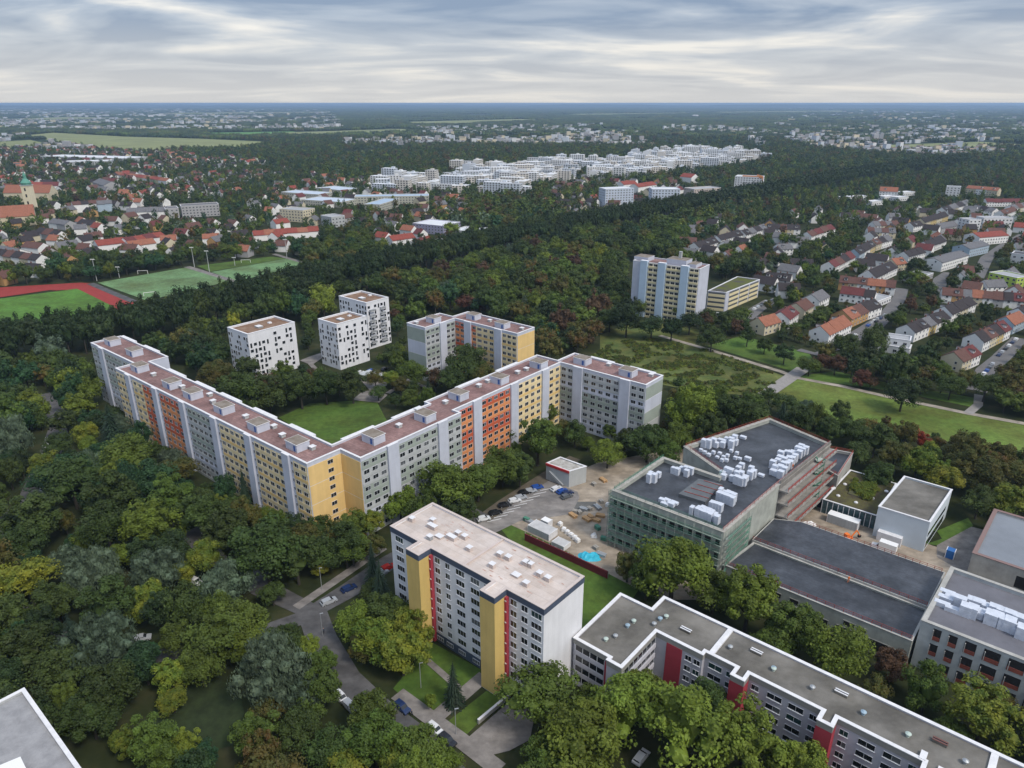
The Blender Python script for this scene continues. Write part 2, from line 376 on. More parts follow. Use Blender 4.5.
# rear windows (courtyard side)
for (u0, v0, u1, v1, n) in [(-163,112,-276,112,26),(-161.4,151,-161.4,113,9),(-163.8,213,-163.8,153,14),(-114,226,-153,226,9),(-276.5,119.3,-318,119.3,9)]:
    L, ang, f = facade(B, u0, v0, u1, v1, 1.12 if n > 12 else 1.12)
    for i in range(9):
        for j in range(n): x, y = f(L*(j+.5)/n); 
put_windows(slab, sp)
huts_on(slab, [(112.5,341),(134.4,351.2),(139.7,366.8),(171.9,383),(192.8,393.1),(224,407.5),(258.4,424.7),(297.5,443.4),(373.4,436.5),(425.1,415.4),(458.5,394.3),(499.3,378.4),(538.7,363.3),(582.6,359.8),(628.3,371.4)], HB-.6, B)
vents_on(slab, zp(60,280,3.2,[(300,305),(392,345),(480,370),(490,392),(595,440),(685,472),(712,500),(808,540)])+zp(340,280,2.844,[(168,417),(220,372),(300,350),(395,303),(420,290),(505,265),(530,256),(765,243),(885,273)]), HB-.6)
# ================================================================== second slab behind
D = [(-237.3,211.8),(-225.3,211.8),(-225.3,231.2),(-187.6,231.2),(-187.6,243.6),(-228.6,243.6),(-228.6,233),(-237.3,233)]
slab2 = shell('apartment_block', 'smaller angled apartment block with red-brown roof and orange-yellow end wall behind the long slab', 'apartment building', [B(*p) for p in D], HB, cool, roofred, coping, cw=.5, drop=.6)
sp = []
faceV(slab2, -225.3, [222.8], (212,231), 'gg', sp)
faceU(slab2, 231.2, [-217,-198.5], (-225.1,-187.8), 'rry', sp)
bay(slab2, B, -212, 231.18, -200.7, 231.18, 'y', sp)
blank(slab2, B, -237.1, 211.8, -225.5, 211.8, [pgrey, ggreen, cool, ggreen])
blank(slab2, B, -187.6, 231.4, -187.6, 243.4, [yel2, yel, yel, yel])
put_windows(slab2, sp)
huts_on(slab2, [(433.5,318.8),(473.6,315.7),(502.5,324.2)], HB-.6, B)
vents_on(slab2, [(416.5,323.5),(489.8,321.4),(521.9,329.5)], HB-.6)
# ================================================================== three small white towers
def wtower(u0, v0, u1, v1, H, label, bal):
    q = [B(u0,v0), B(u1,v0), B(u1,v1), B(u0,v1)]
    r = shell('residential_tower', label, 'apartment building', q, H, white, roofrust, coping, 'small white towers with staggered windows', cw=.7, drop=.7)
    sp = []; fh = 2.85; nf = int((H-1)/fh)
    for (a, b_, c, d) in ((u0,v0,u1,v0),(u1,v0,u1,v1)):
        L, ang, f = facade(B, a, b_, c, d, .01); n = int(L/2.05)
        for i in range(nf):
            for j in range(n):
                if j % 6 == 5 and n > 7: continue
                x, y = f(L*(j+.6)/n)
                tall = (i+j) % 2
                sp.append((x+R.uniform(-.15,.15)*math.cos(ang), y+R.uniform(-.15,.15)*math.sin(ang), H-1.4-fh*(i+1)+(.2 if tall else .9), ang, wm(1.0 if tall else 1.6, 2.3 if tall else 1.45, 1, 0, False)))
    put_windows(r, sp)
    for (bu, bv, horiz) in bal:
        for i in range(1, nf):
            b = MB(); w, d = (3.2, 1.5) if horiz else (1.5, 3.2)
            x, y = B(bu, bv); b.box(x, y, fh*i, w, d, .18, B.th, coping); b.box(x, y, fh*i+.18, w-.1, d-.1, .9, B.th, metal); b.build('balcony', r)
    X, Y = B((u0+u1)/2+1, (v0+v1)/2-2); partbox(r, 'roof_hatch', X, Y, H-.7, 3.4, 2.6, .8, B.th, metal, coping)
    X, Y = B((u0+u1)/2-1, (v0+v1)/2+5); partbox(r, 'roof_hatch', X, Y, H-.7, 1.6, 1.6, .6, B.th, white, coping)
wtower(-304,160.5,-287,185.5,23, 'white cube-like tower with small black windows, leftmost of the three by the wood', [(-304.6,163,False),(-304.6,168,False)])
wtower(-283,195.8,-268.6,213.9,23, 'white tower with staggered slit windows, middle and nearest to the lawn', [(-283.6,198,False),(-283.6,204,False)])
wtower(-304.4,225,-282,240,25, 'white tower partly hidden behind the middle white tower', [(-281.4,228,False),(-281.4,235,False)])
# ================================================================== tall white high-rise with ochre shafts
HT = 26.0
T = [(-116.3,92.2),(-106.4,92.2),(-106.4,88.4),(-102.4,88.4),(-102.4,92.2),(-83.6,92.2),(-83.6,88.4),(-79.7,88.4),(-79.7,92.2),(-69.8,92.2),(-69.8,106.1),(-116.3,106.1)]
Tp = [A(*p) for p in T]
tower = shell('high_rise', 'white slab high-rise with pinkish roof, slate-blue fascia and two ochre stair shafts', 'apartment building', Tp, HT, white, roofpink, mat('pink_coping', (.52,.45,.42), .8, .05, .5), cw=.5, drop=.45)
b = MB(); o1 = offset(Tp, .10); n = len(o1)
for i in range(n):
    j = (i+1) % n; b.face([(o1[i][0],o1[i][1],24.5),(o1[j][0],o1[j][1],24.5),(o1[j][0],o1[j][1],25.94),(o1[i][0],o1[i][1],25.94)], navy)
    b.face([(Tp[i][0],Tp[i][1],24.5),(Tp[j][0],Tp[j][1],24.5),(o1[j][0],o1[j][1],24.5),(o1[i][0],o1[i][1],24.5)], navy)
b.build('fascia', tower)
for (ua, ub) in ((-106.4,-102.4),(-83.6,-79.7)):
    b = MB(); b.prism([A(ua-.12,88.28), A(ub+.12,88.28), A(ub+.12,91.0), A(ub+.12,92.1), A(ua-.12,92.1)], .3, 24.48, towy, None, True); b.build('stair_shaft', tower)
    b = MB(); b.prism([A(ub+.13,91.3), A(ub+.75,91.3), A(ub+.75,92.1), A(ub+.13,92.1)], .3, 24.45, crim, None, True)
    for i in range(9):
        x, y = A(ub+.5, 91.25); b.box(x, y, 1.6+i*FH, .4, .12, .25, A.th, coping)
    b.build('accent_panel', tower)
b = MB(); panel(b, A, -102, 92.2, -83.9, 92.2, .1, 2.6, navy, t1=.15); panel(b, A, -79, 92.2, -70, 92.2, .1, 2.6, navy, t1=.15); panel(b, A, -116, 92.2, -106.6, 92.2, .1, 2.6, navy, t1=.15); b.build('plinth_panel', tower)
sp = []
def colset(u0, u1, cols):
    L, ang, f = facade(A, u0, 92.2, u1, 92.2, .01)
    for i in range(0, 9):
        for t, w, pn in cols:
            x, y = f(L*t)
            if i == 0:
                if w > 1.3: x, y = facade(A, u0, 92.2, u1, 92.2, .17)[2](L*t); sp.append((x, y, .9, ang, wm(2.2, 1.1, 3, 2, False)))
                continue
            z = FH*i+.75
            sp.append((x, y, z, ang, wm(w, 1.5, pn, 1 if i == 8 and R.random() < .5 else R.choice([0,0,0,0,0,3,2]))))
colset(-116.2, -106.5, [(.30,2.6,3),(.82,1.1,1)])
colset(-101.6, -83.7, [(.07,1.6,2),(.25,1.4,2),(.47,2.6,3),(.72,2.6,3),(.92,1.7,2)])
colset(-79.0, -69.8, [(.14,1.7,2),(.46,1.7,2),(.80,2.7,3)])
L, ang, f = facade(A, -70, 106.1, -116, 106.1, .01)
for i in range(1, 9):
    for j in range(12): x, y = f(L*(j+.5)/12); sp.append((x, y, FH*i+.75, ang, wm(2.3 if j % 2 else 1.4, 1.35, 3 if j % 2 else 2, 0)))
put_windows(tower, sp)
b = MB(); panel(b, A, -92.6, 92.7, -92.6, 105.6, 25.5, 25.95, MAT['pink_coping'], t1=.5); b.build('fire_wall', tower)
b = MB()
for (u, v, w, d) in [(-76,99,.12,13.2)]: pass
for k, (zx, zy) in enumerate([(200,152),(280,157),(278,180),(268,222),(305,214),(352,222),(377,207),(402,220),(420,265),(538,287),(570,300),(508,329),(600,362),(637,320),(655,327),(690,362),(722,380),(638,400)]):
    X, Y = P(360+zx/3.838, 480+zy/3.838, 26.0)
    if k in (2,5): w, d, h = 2.4, 1.0, .9
    elif k in (4,12): w, d, h = 1.7, 1.2, .35
    else: w, d, h = 1.15, 1.0, .95
    b = MB(); b.box(X, Y, 25.56, w, d, h, A.th, MAT['pink_coping'] if k != 3 else metal); b.box(X, Y, 25.56+h+.1, w+.25, d+.25, .1, A.th, coping)
    for s_ in (-1, 1):
        c, n_ = math.cos(A.th), math.sin(A.th); b.box(X+s_*w*.4*c, Y+s_*w*.4*n_, 25.55+h-.02, .1, .1, .16, A.th, metal)
    b.build('roof_vent', tower)
# rust-red repair strips lying on the roof sheet
rust = mat('rust_stain', (.36,.16,.10), .95, 0, .8, (.50,.36,.31), ramp=(.3,.6))
b = MB()
rr = random.Random(3)
for k in range(46):
    u = rr.choice([rr.uniform(-108,-98), rr.uniform(-90,-72)]); v = rr.uniform(94.5,104.5) if u < -95 else rr.uniform(93.5,105); w = rr.uniform(.5,2.6); d = rr.uniform(.10,.35)
    if u < -100 and v < 96: continue
    q = []
    for a_ in range(9):
        t = 2*math.pi*a_/9; q.append(A(u+w/2*math.cos(t)*rr.uniform(.6,1.1), v+d/2*math.sin(t)*rr.uniform(.6,1.3)))
    b.face([(p[0], p[1], 25.556+.0012*k) for p in q], rust)
b.build('roof_stain', tower)['kind'] = 'stuff'
# ================================================================== low-rise wing with coping
HL = 12.5
Lp = [A(*p) for p in [(-69.2,102.3),(-60.2,102.3),(-60.2,101.4),(-56.6,101.4),(-56.6,115.6),(-45.6,115.6),(-45.6,116.8),(-38.8,116.8),(-38.8,114.2),(-36,114.2),(-36,116.8),(-21.6,116.8),(-21.6,114),(-18.8,114),(-18.8,116.8),(-4.2,116.8),(-4.2,114.1),(-1.4,114.1),(-1.4,116.8),(42,116.8),(42,127.2),(-61.2,127.2),(-61.2,121.6),(-69.6,121.6)]]
low = shell('low_rise_block', 'long four-storey grey block with gravel roof, white coping and crimson panels beside the high-rise', 'apartment building', Lp, HL, mat('lilac_grey_render', (.43,.43,.49), .85, .06, .3), roofgrey, coping, cw=.55, drop=.35, over=.18)
cgr = mat('fascia_grey', (.27,.265,.25), .85, .08, .3)
b = MB(); o1 = offset(Lp, .08); n = len(o1)
for i in range(n):
    j = (i+1) % n; b.face([(o1[i][0],o1[i][1],11.1),(o1[j][0],o1[j][1],11.1),(o1[j][0],o1[j][1],12.44),(o1[i][0],o1[i][1],12.44)], cgr)
    b.face([(Lp[i][0],Lp[i][1],11.1),(Lp[j][0],Lp[j][1],11.1),(o1[j][0],o1[j][1],11.1),(o1[i][0],o1[i][1],11.1)], cgr)
b.build('fascia', low)
for (u0, u1) in ((-38.8,-36),(-21.6,-18.8),(-4.2,-1.4)):
    b = MB(); v0 = 114.0 if u0 > -30 else 114.2
    b.prism([A(u0-.1,v0-.1), A(u1+.1,v0-.1), A(u1+.1,116.7), A(u0-.1,116.7)], 0, 11.08, crim, False); b.build('accent_panel', low)
b = MB(); panel(b, A, -53.9, 115.6, -50.2, 115.6, 0, 11.08, crim, t1=.15); b.build('accent_panel', low)
b = MB(); panel(b, A, -60.2, 101.55, -60.2, 102.2, 0, 11.08, crim, t1=.1) if False else panel(b, A, -61.0, 102.3, -60.3, 102.3, 0, 11.08, crim, t1=.25); b.build('accent_panel', low)
sp = []
def lowwin(u0, u1, v, cols):
    L, ang, f = facade(A, u0, v, u1, v, .01)
    for i in range(4):
        for t, w, pn in cols:
            x, y = f(L*t); sp.append((x, y, .85+2.75*i, ang, wm(w, 1.35, pn, R.choice([0,1,0,3]))))
lowwin(-50, -45.7, 115.6, [(.30,1.5,2),(.76,1.5,2)])
lowwin(-45.5, -38.9, 116.8, [(.36,3.0,2),(.82,1.2,1)])
lowwin(-35.9, -21.7, 116.8, [(.10,1.6,2),(.38,3.0,2),(.68,3.0,2),(.92,1.6,2)])
lowwin(-18.7, -4.3, 116.8, [(.10,1.6,2),(.38,3.0,2),(.68,3.0,2),(.92,1.6,2)])
lowwin(-1.3, 13, 116.8, [(.10,1.6,2),(.38,3.0,2),(.68,3.0,2),(.92,1.6,2)])
lowwin(14, 41, 116.8, [(.08,3.,2),(.22,1.6,2),(.4,3.0,2),(.6,3.0,2),(.78,1.6,2),(.92,3,2)])
L, ang, f = facade(A, 41, 127.2, -61, 127.2, .01)
for i in range(4):
    for j in range(24): x, y = f(L*(j+.5)/24); sp.append((x, y, .85+2.75*i, ang, wm(3. if j % 3 else 1.6, 1.35, 2, 0)))
put_windows(low, sp)
# ribbon windows / balcony bands on the head building
for (u0, v0, u1, v1) in ((-68.6,102.3,-61.2,102.3),(-56.6,102.4,-56.6,115.3)):
    for i in range(4):
        b = MB(); panel(b, A, u0, v0, u1, v1, .4+2.75*i+1.0, .4+2.75*i+2.35, glass, t1=.03); g = b.build('ribbon_window', low)
        b = MB(); panel(b, A, u0, v0, u1, v1, .4+2.75*i-.1, .4+2.75*i+.98, mat('balcony_band', (.50,.50,.56), .8, .05, .3), t1=.35 if u0 == u1 else .12)
        L, ang, f = facade(A, u0, v0, u1, v1, .08)
        k = int(L/1.7)
        for j in range(k+1): x, y = f(L*j/k); b.box(x, y, .4+2.75*i+.96, .1, .1, 1.4, ang, frame)
        b.build('balcony_band', low)
b = MB(); panel(b, A, -45.0, 117.2, -45.0, 126.8, 12.1, 12.55, coping, t1=1.1); b.build('fire_wall', low)
b = MB(); panel(b, A, 4.6, 117.2, 4.6, 126.8, 12.1, 12.55, coping, t1=1.1); b.build('fire_wall', low)
b = MB(); panel(b, A, -5.0, 116.9, -5.0, 119, 12.1, 12.75, coping, t1=1.0); b.build('fire_wall', low)
for k, (x, y) in enumerate(zp(560,570,3.879,[(178,275),(215,262),(262,222),(286,204),(365,215),(388,195),(412,186),(660,305),(828,388)])+zp(760,570,3.879,[(52,390),(202,462),(400,560),(573,645),(795,750)])):
    X, Y = P(x, y, HL-.3)
    b = MB(); m_ = [mat('pale_green_vent',(.42,.50,.46),.6,.1,1), metal, mat('bluish_vent',(.28,.38,.46),.5,.1,1)][k % 3]
    b.tube(X, Y, HL-.34, HL+.25, .32, .32, m_, 10); b.tube(X, Y, HL+.25, HL+.40, .55, .55, m_, 10); b.tube(X, Y, HL+.40, HL+.62, .55, .15, m_, 10); b.build('roof_vent', low)
for x, y in zp(560,570,3.879,[(488,237),(762,322)])+zp(760,570,3.879,[(315,482),(697,672)]):
    X, Y = P(x, y, HL-.3); b = MB(); c, n_ = math.cos(A.th), math.sin(A.th)
    q = rr.random(); mm = coping if x < 930 else mat('brown_skylight', (.15,.07,.06), .7)
    b.box(X, Y, HL-.35, 2.3, .95, .55, A.th, roofgrey); b.box(X-.3*n_, Y+.3*c, HL+.22, 2.5, .3, .12, A.th, mm); b.box(X+.3*n_, Y-.3*c, HL+.22, 2.5, .3, .12, A.th, mm); b.box(X, Y, HL+.21, 2.2, .28, .04, A.th, glass); b.build('skylight', low)
# ================================================================== building under construction
HC = 18.0
Cp = [A(*p) for p in [(-92.3,152.8),(-59,153.2),(-57.6,184),(-54.8,223.1),(-77.7,230),(-90,191),(-73.4,182.5),(-73.2,180),(-91.5,180.2)]]
con = shell('school_building', 'large unfinished concrete building with black roof and green scaffolding beside the site yard', 'building', Cp, HC, concgreen, roofblack, mat('pale_plank_coping', (.34,.33,.30), .85, .2, .5), cw=1.0, drop=1.1, over=.2)
sp = []
for (u0, v0, u1, v1, n) in ((-92.3,152.8,-59,153.2,13),(-91.6,180,-92.3,152.8,9),(-58.9,153.4,-57.7,183,0)):
    if not n: continue
    L, ang, f = facade(A, u0, v0, u1, v1, .02)
    for i in range(4):
        for j in range(n):
            x, y = f(L*(j+.5)/n); w = 1.1 if j % 3 == 0 else 1.9
            if ('c', w) not in _wc:
                bb = MB()
                bb.face([(-w/2,-.02,0),(w/2,-.02,0),(w/2,-.02,2),(-w/2,-.02,2)], dark)
                for (x0_, x1_, z0_, z1_) in ((-w/2-.12,-w/2,-.1,2.1),(w/2,w/2+.12,-.1,2.1),(-w/2,w/2,-.1,0),(-w/2,w/2,2,2.1)):
                    bb.face([(x0_,-.05,z0_),(x1_,-.05,z0_),(x1_,-.05,z1_),(x0_,-.05,z1_)], concrete)
                _wc[('c', w)] = bb.mesh('window')
            sp.append((x, y, 1.3+4.1*i, ang, _wc[('c', w)]))
put_windows(con, sp)
x, y = P(665,493,HC-.5)
b = MB(); x, y = P(692, 500, HC)
b.prism([P(*zp(600,450,6.98,[q])[0], HC) for q in [(548,300),(735,358),(838,240),(838,240),(690,195)]][:3]+[P(*zp(600,450,6.98,[(858,235)])[0], HC), P(*zp(600,450,6.98,[(690,195)])[0], HC)], HC-1.1, HC-.2, mat('grey_sheet_roof',(.11,.12,.13),.5,.15,.4), None, True)
for k in range(4):
    pa = P(*zp(600,450,6.98,[(590+k*45, 285-k*25)])[0], HC); pb = P(*zp(600,450,6.98,[(760+k*32, 335-k*28)])[0], HC); b.beam((*pa, HC-.12), (*pb, HC-.12), .14, railred)
b.build('raised_roof', con)
b = MB()
for (a_, c_) in (((-89.5,192.5),(-77.9,228.8)),((-77.6,229.2),(-56,222.8))):
    pass
# terraces at the rear right: open floors with red guard rails
for i in range(4):
    b = MB(); z = 3.6+4.1*i
    q = [A(-57.5,186.5), A(-54.6+(.5*(3-i)),186.5), A(-52.4+(.5*(3-i)),222.8), A(-54.9,223)]
    b.prism(q, z, z+.45, mat('raw_slab', (.27,.26,.245), .9, .2, .4), None, True); b.build('floor_slab', con)
    b = MB(); e0, e1 = A(-54.8+(.5*(3-i)),186.8), A(-52.6+(.5*(3-i)),222.6)
    for h in (.75, 1.2): b.beam((*e0, z+.45+h), (*e1, z+.45+h), .13, railred)
    for j in range(15): t = j/14; b.beam((e0[0]+(e1[0]-e0[0])*t, e0[1]+(e1[1]-e0[1])*t, z+.45), (e0[0]+(e1[0]-e0[0])*t, e0[1]+(e1[1]-e0[1])*t, z+1.75), .09, railred)
    b.build('guard_rail', con)
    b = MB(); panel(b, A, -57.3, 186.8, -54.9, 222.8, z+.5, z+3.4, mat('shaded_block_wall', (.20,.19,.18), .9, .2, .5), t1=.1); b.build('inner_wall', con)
# roof-edge guard rail
b = MB(); loop = offset(Cp, -.4); n = len(loop)
for i in range(n):
    p0, p1 = loop[i], loop[(i+1) % n]; L = math.dist(p0, p1); k = max(1, int(L/2.4))
    if i in (7,): continue
    rm = railred if 1 <= i <= 5 else netgreen
    for h in (.55, 1.05): b.beam((*p0, HC+.1+h), (*p1, HC+.1+h), .07, rm)
    for j in range(k): t = j/k; b.beam((p0[0]+(p1[0]-p0[0])*t, p0[1]+(p1[1]-p0[1])*t, HC+.1), (p0[0]+(p1[0]-p0[0])*t, p0[1]+(p1[1]-p0[1])*t, HC+1.2), .06, rm)
b.build('guard_rail', con)
# scaffolding in front
def scaffold(u0, v0, u1, v1, H, label, out=1.05, netted=.3):
    L, ang, f0 = facade(A, u0, v0, u1, v1, .35); _, _, f1 = facade(A, u0, v0, u1, v1, out)
    r = empty('scaffolding', (*f0(L/2), 0), label, 'scaffolding', None)
    n = max(2, round(L/2.6)); nl = int(H/2)
    b = MB()
    for j in range(n+1):
        for f in (f0, f1): x, y = f(L*j/n); b.beam((x, y, 0), (x, y, H+1), .10, scafm)
    b.build('pole', r)
    for i in range(1, nl+1):
        b = MB(); a0, a1, c1, c0 = f0(0), f0(L), f1(L), f1(0); b.prism([c0, c1, a1, a0], 2*i, 2*i+.08, scafm, None, True); b.build('deck', r)
        b = MB()
        for h in (.5, 1.0): b.beam((*c0, 2*i+h), (*c1, 2*i+h), .09, netgreen)
        b.prism([c0, c1, ((c1[0]*19+a1[0])/20, (c1[1]*19+a1[1])/20), ((c0[0]*19+a0[0])/20, (c0[1]*19+a0[1])/20)], 2*i+.08, 2*i+.22, netgreen, None, True)
        b.build('guard_rail', r)
    b = MB()
    for j in range(0, n, 4):
        for i in range(nl): 
            pa, pb = f1(L*j/n), f1(L*(j+1)/n); b.beam((*pa, 2*i), (*pb, 2*i+2), .08, netgreen)
    b.build('brace', r)
scaffold(-92.4,152.7,-59,153.0,17, 'green and grey scaffolding across the front of the unfinished concrete building')
scaffold(-91.8,180,-92.5,152.9,17, 'green scaffolding on the yard side of the unfinished concrete building')
scaffold(-58.8,153.4,-58.3,167,17, 'short scaffolding at the right front corner of the unfinished concrete building')
X, Y = P(811, 507, 0); r = empty('stair_tower', (X, Y, 0), 'tall green scaffold stair tower beside the red-railed terraces', 'scaffolding')
b = MB()
for sx in (-1.2, 1.2):
    for sy in (-1.2, 1.2): b.beam((X+sx, Y+sy, 0), (X+sx, Y+sy, 18), .12, netgreen)
b.build('pole', r); b = MB()
for i in range(9): b.box(X, Y, 2*i+.9, 2.6, 2.6, .12, 0, scafm); b.beam((X-1.2, Y-1.2, 2*i), (X+1.2, Y-1.2, 2*i+1.9), .3, netgreen); b.beam((X-1.2, Y-1.2, 2*i+1.9), (X-1.2, Y+1.2, 2*i+1.9), .3, netgreen)
b.build('landing', r)
# annexe right of it
an = shell('annexe', 'dark flat-roofed annexe with red rails right of the unfinished building', 'building', [P(826,448,9), P(853,453,9), P(838,476,9), P(815,463,9)], 9, concrete, roofblack, concrete, drop=.8)
b = MB(); loop = [P(826,448,9), P(853,453,9), P(838,476,9), P(815,463,9)]
for i in range(4):
    for h in (.5, 1): b.beam((*loop[i], 9+h), (*loop[(i+1)%4], 9+h), .1, railred)
b.build('guard_rail', an)
# low hall with two long roofs
lh = shell('long_hall', 'long low hall with dark blue-grey roof in two halves in front of the site track', 'building', [A(-58.4,154.6), A(-13.8,155.2), A(-13.6,169.4), A(-56.6,169.4)], 7.6, concgreen, roofblack, concrete, cw=.35, drop=.4)
b = MB(); q = [A(-57.2,169.6), A(-13.7,169.6), A(-13.4,187.5), A(-50,187.5), A(-56.8,183.9)]; b.prism(q, 0, 8.2, concrete, False)
b.build('rear_wall', lh); i2 = offset(q, -.3); b = MB(); b.face([(p[0],p[1],8.205) for p in q], concrete); b.face([(p[0],p[1],8.22) for p in i2], roofblack); b.build('rear_roof', lh)
FOOT.append((q, 1.5))
b = MB()
for (a_, c_, z) in (((-57,169.8),(-14,169.8),8.2),((-14.2,187),(-50,187),8.2),((-58,154.9),(-14,155.5),7.7)):
    p0, p1 = A(*a_), A(*c_)
    for h in (.5, 1.0): b.beam((*p0, z+h), (*p1, z+h), .07, railred)
    for j in range(22): t = j/21; b.beam((p0[0]+(p1[0]-p0[0])*t, p0[1]+(p1[1]-p0[1])*t, z), (p0[0]+(p1[0]-p0[0])*t, p0[1]+(p1[1]-p0[1])*t, z+1.1), .08, railred)
b.build('guard_rail', lh)
L, ang, f = facade(A, -57, 154.6, -14, 155.2, .02)
for t, w, z, h in ((.70,2.4,4.6,1.2),(.77,1.6,4.6,1.2),(.78,12,1.2,2.6),(.93,2,1.2,2.4),(.3,2,4.6,1.2),(.4,2,4.6,1.2),(.5,8,1.2,2.6)):
    x, y = f(L*t); b = MB(); b.box(x, y, z, w, .1, h, ang, dark); b.box(x, y, z+h, w+.4, .14, .15, ang, concrete); b.build('window', lh)
# right shell building with open bays
rb = shell('concrete_shell', 'unfinished grey concrete shell with open window bays at the right edge', 'building', [A(-13.2,157), A(30,157.2), A(30,183), A(-12.3,183.6)], 12.6, mat('blue_grey_concrete', (.42,.45,.46), .9, .12, .3), mat('grey_deck',(.14,.14,.16),.6,.15,.15), concrete, cw=.8, drop=.9)
L, ang, f = facade(A, -13.2, 157, 30, 157.2, .02); x_ = 1.8
ws = [1.6,1.7,2.2,3.0,3.0,3.2,3.0,2.6,3.0,3.0]
for w in ws:
    x_ += w/2+.3
    for i in range(3):
        x, y = f(x_+.5); b = MB(); b.box(x, y, .6+4.1*i, w, .08, 3.0, ang, dark); b.box(x, y, .6+4.1*i, w-.1, .2, 1.0, ang, mat('brick_infill', (.24,.07,.05), .9, .2, .6))
        b.box(x-w/2-.12, y, .8+4.1*i, .16, .3, 2.7, ang, concrete) if i < 9 else None
        b.build('window', rb)
    x_ += w/2+1.1
# far right building
fb = shell('flat_hall', 'broad low hall with pale grey roof at the right edge above the concrete shell', 'building', [A(-9.8,203.5), A(22,203), A(22,233.5), A(-9,233.5)], 7.2, concrete, mat('pale_deck',(.20,.22,.25),.5,.1,.1), mat('brown_edge',(.22,.15,.14),.8), cw=.9, drop=.6)
b = MB(); panel(b, A, 0, 203.4, 14, 203.1, 1.5, 5, dark, t1=.05); b.build('opening', fb)
# green roof pavilion with planted atrium + cubic hall
gr = shell('pavilion', 'single-storey pavilion with brown planted roof and green patio left of the blue-white cube', 'building', [A(-51,210.5), A(-35.3,211), A(-36,236), A(-50.4,236)], 4.8, mat('teal_glazing', (.05,.09,.10), .25, .3, 1.2), roofdirt, coping, cw=.35, drop=.3)
b = MB(); q = [P(*zp(770,440,3.839,[p])[0], 4.8) for p in [(300,205),(385,232),(412,182),(328,150)]]; 
if area(q) < 0: q = q[::-1]
b.prism(q, 4.5, 4.9, roofmossy, MAT['mossy_roof']); b.build('patio', gr)
PATIO = q
for (zx, zy) in [(245,183),(262,212),(330,238),(288,168),(447,195),(240,185),(393,222)]:
    X, Y = P(770+zx/3.839, 440+zy/3.839, 4.8); b = MB(); b.tube(X, Y, 4.5, 4.8, .6, .6, coping, 12); b.tube(X, Y, 4.8, 5.05, .6, .2, coping, 12); b.build('dome_light', gr)
b = MB()
L, ang, f = facade(A, -51, 210.5, -35.3, 211, .05)
for j in range(11): x, y = f(L*j/10); b.box(x, y, 0, .18, .15, 4.5, ang, coping)
b.build('mullion', gr)
cu = shell('sports_hall', 'pale blue-white cubic hall with mottled dark roof beside the brown track', 'building', [A(-34.9,207.3), A(-21.4,207.6), A(-20.4,232.4), A(-33.8,232.2)], 10, mat('ice_blue_render', (.52,.58,.64), .8, .04, .3), roofgrey, coping, cw=.4, drop=.5)
b = MB(); panel(b, A, -21.4, 208.5, -20.5, 231.5, 4.6, 6.0, glass, t1=.06); panel(b, A, -21.4, 208.5, -20.5, 231.5, .6, 3.2, glass, t1=.06); b.build('ribbon_window', cu)
b = MB(); panel(b, A, -33.5, 207.3, -27, 207.4, 0, 3.0, coping, t1=1.8); b.build('entrance', cu)
# bottom-left corner building
bl = shell('office_block', 'corner of a grey flat gravel roof with white edge at the bottom left', 'building', [A(-131,-22), A(-88,-22), A(-88,18.6), A(-131,18.6)], 22, pgrey, mat('pale_gravel', (.23,.23,.24), .95, 0, .5, (.31,.31,.32), .3), coping, cw=.5, drop=.45)
q = [P(x, y, 22.5) for x, y in zp(0,520,3.096,[(0,765),(65,738),(105,820),(0,830)])]
b = MB(); b.prism(q if area(q) > 0 else q[::-1], 21.6, 22.9, coping, rail_w, True); b.build('roof_light', bl)
# ================================================================== 10-storey block beyond + its flat annexe (px zoom base)
ZB = (620,245,6.8267)
def quadb(name, label, pts, H, wall, roof, cap=None, group=None, cat='building', **k):
    return shell(name, label, cat, [P(x, y, H) for x, y in pts], H, wall, roof, cap, group, **k)
HQ = 33.0
q0 = P(*zp(*ZB,[(90,105)])[0], HQ); q1 = P(*zp(*ZB,[(545,165)])[0], HQ); 
L0 = math.dist(q0, q1); an_ = math.degrees(math.atan2(q1[1]-q0[1], q1[0]-q0[0])); G = Fr(an_); g0 = G.inv(*q0)
q2 = P(*zp(*ZB,[(635,145)])[0], HQ); g2 = G.inv(*q2)
bb = shell('tower_block', 'ten-storey pale block with light blue shafts and yellow balcony bands beyond the garden meadow', 'apartment building', [G(g0[0],g0[1]), G(g0[0]+L0,g0[1]), G(g0[0]+L0,g0[1]+15), G(g0[0],g0[1]+15)], HQ, cool, roofred, coping, drop=.6)
sp = []; lb = mat('light_blue_shaft', (.42,.54,.68), .85, .04, .3)
tt = [.0,.13,.245,.40,.515,.745,.86,1.0]
for i, (a_, c_) in enumerate([(.13,.235),(.40,.51),(.74,.85)]):
    b = MB(); b.prism([G(g0[0]+L0*a_,g0[1]-1.4), G(g0[0]+L0*c_,g0[1]-1.4), G(g0[0]+L0*c_,g0[1]+1), G(g0[0]+L0*a_,g0[1]+1)], 0, HQ+1, lb, coping, True); b.build('stair_shaft', bb)
for (a_, c_) in [(.245,.39),(.52,.73),(.86,.99)]:
    b = MB()
    for i in range(11): panel(b, G, g0[0]+L0*a_, g0[1], g0[0]+L0*c_, g0[1], 3*i, 3*i+1.05, mat('cream_yellow_band', (.66,.58,.36), .8), t1=.6); panel(b, G, g0[0]+L0*a_, g0[1], g0[0]+L0*c_, g0[1], 3*i+1.05, 3*i+3, mat('cream_wall', (.64,.60,.50), .8), t1=.08)
    b.build('balcony_band', bb)
    L, ang, f = facade(G, g0[0]+L0*a_, g0[1], g0[0]+L0*c_, g0[1], .1); n = max(2, round(L/3.4))
    for i in range(11):
        for j in range(n): x, y = f(L*(j+.5)/n); sp.append((x, y, 3*i+1.1, ang, wm(2.2, 1.4, 2, 0, False)))
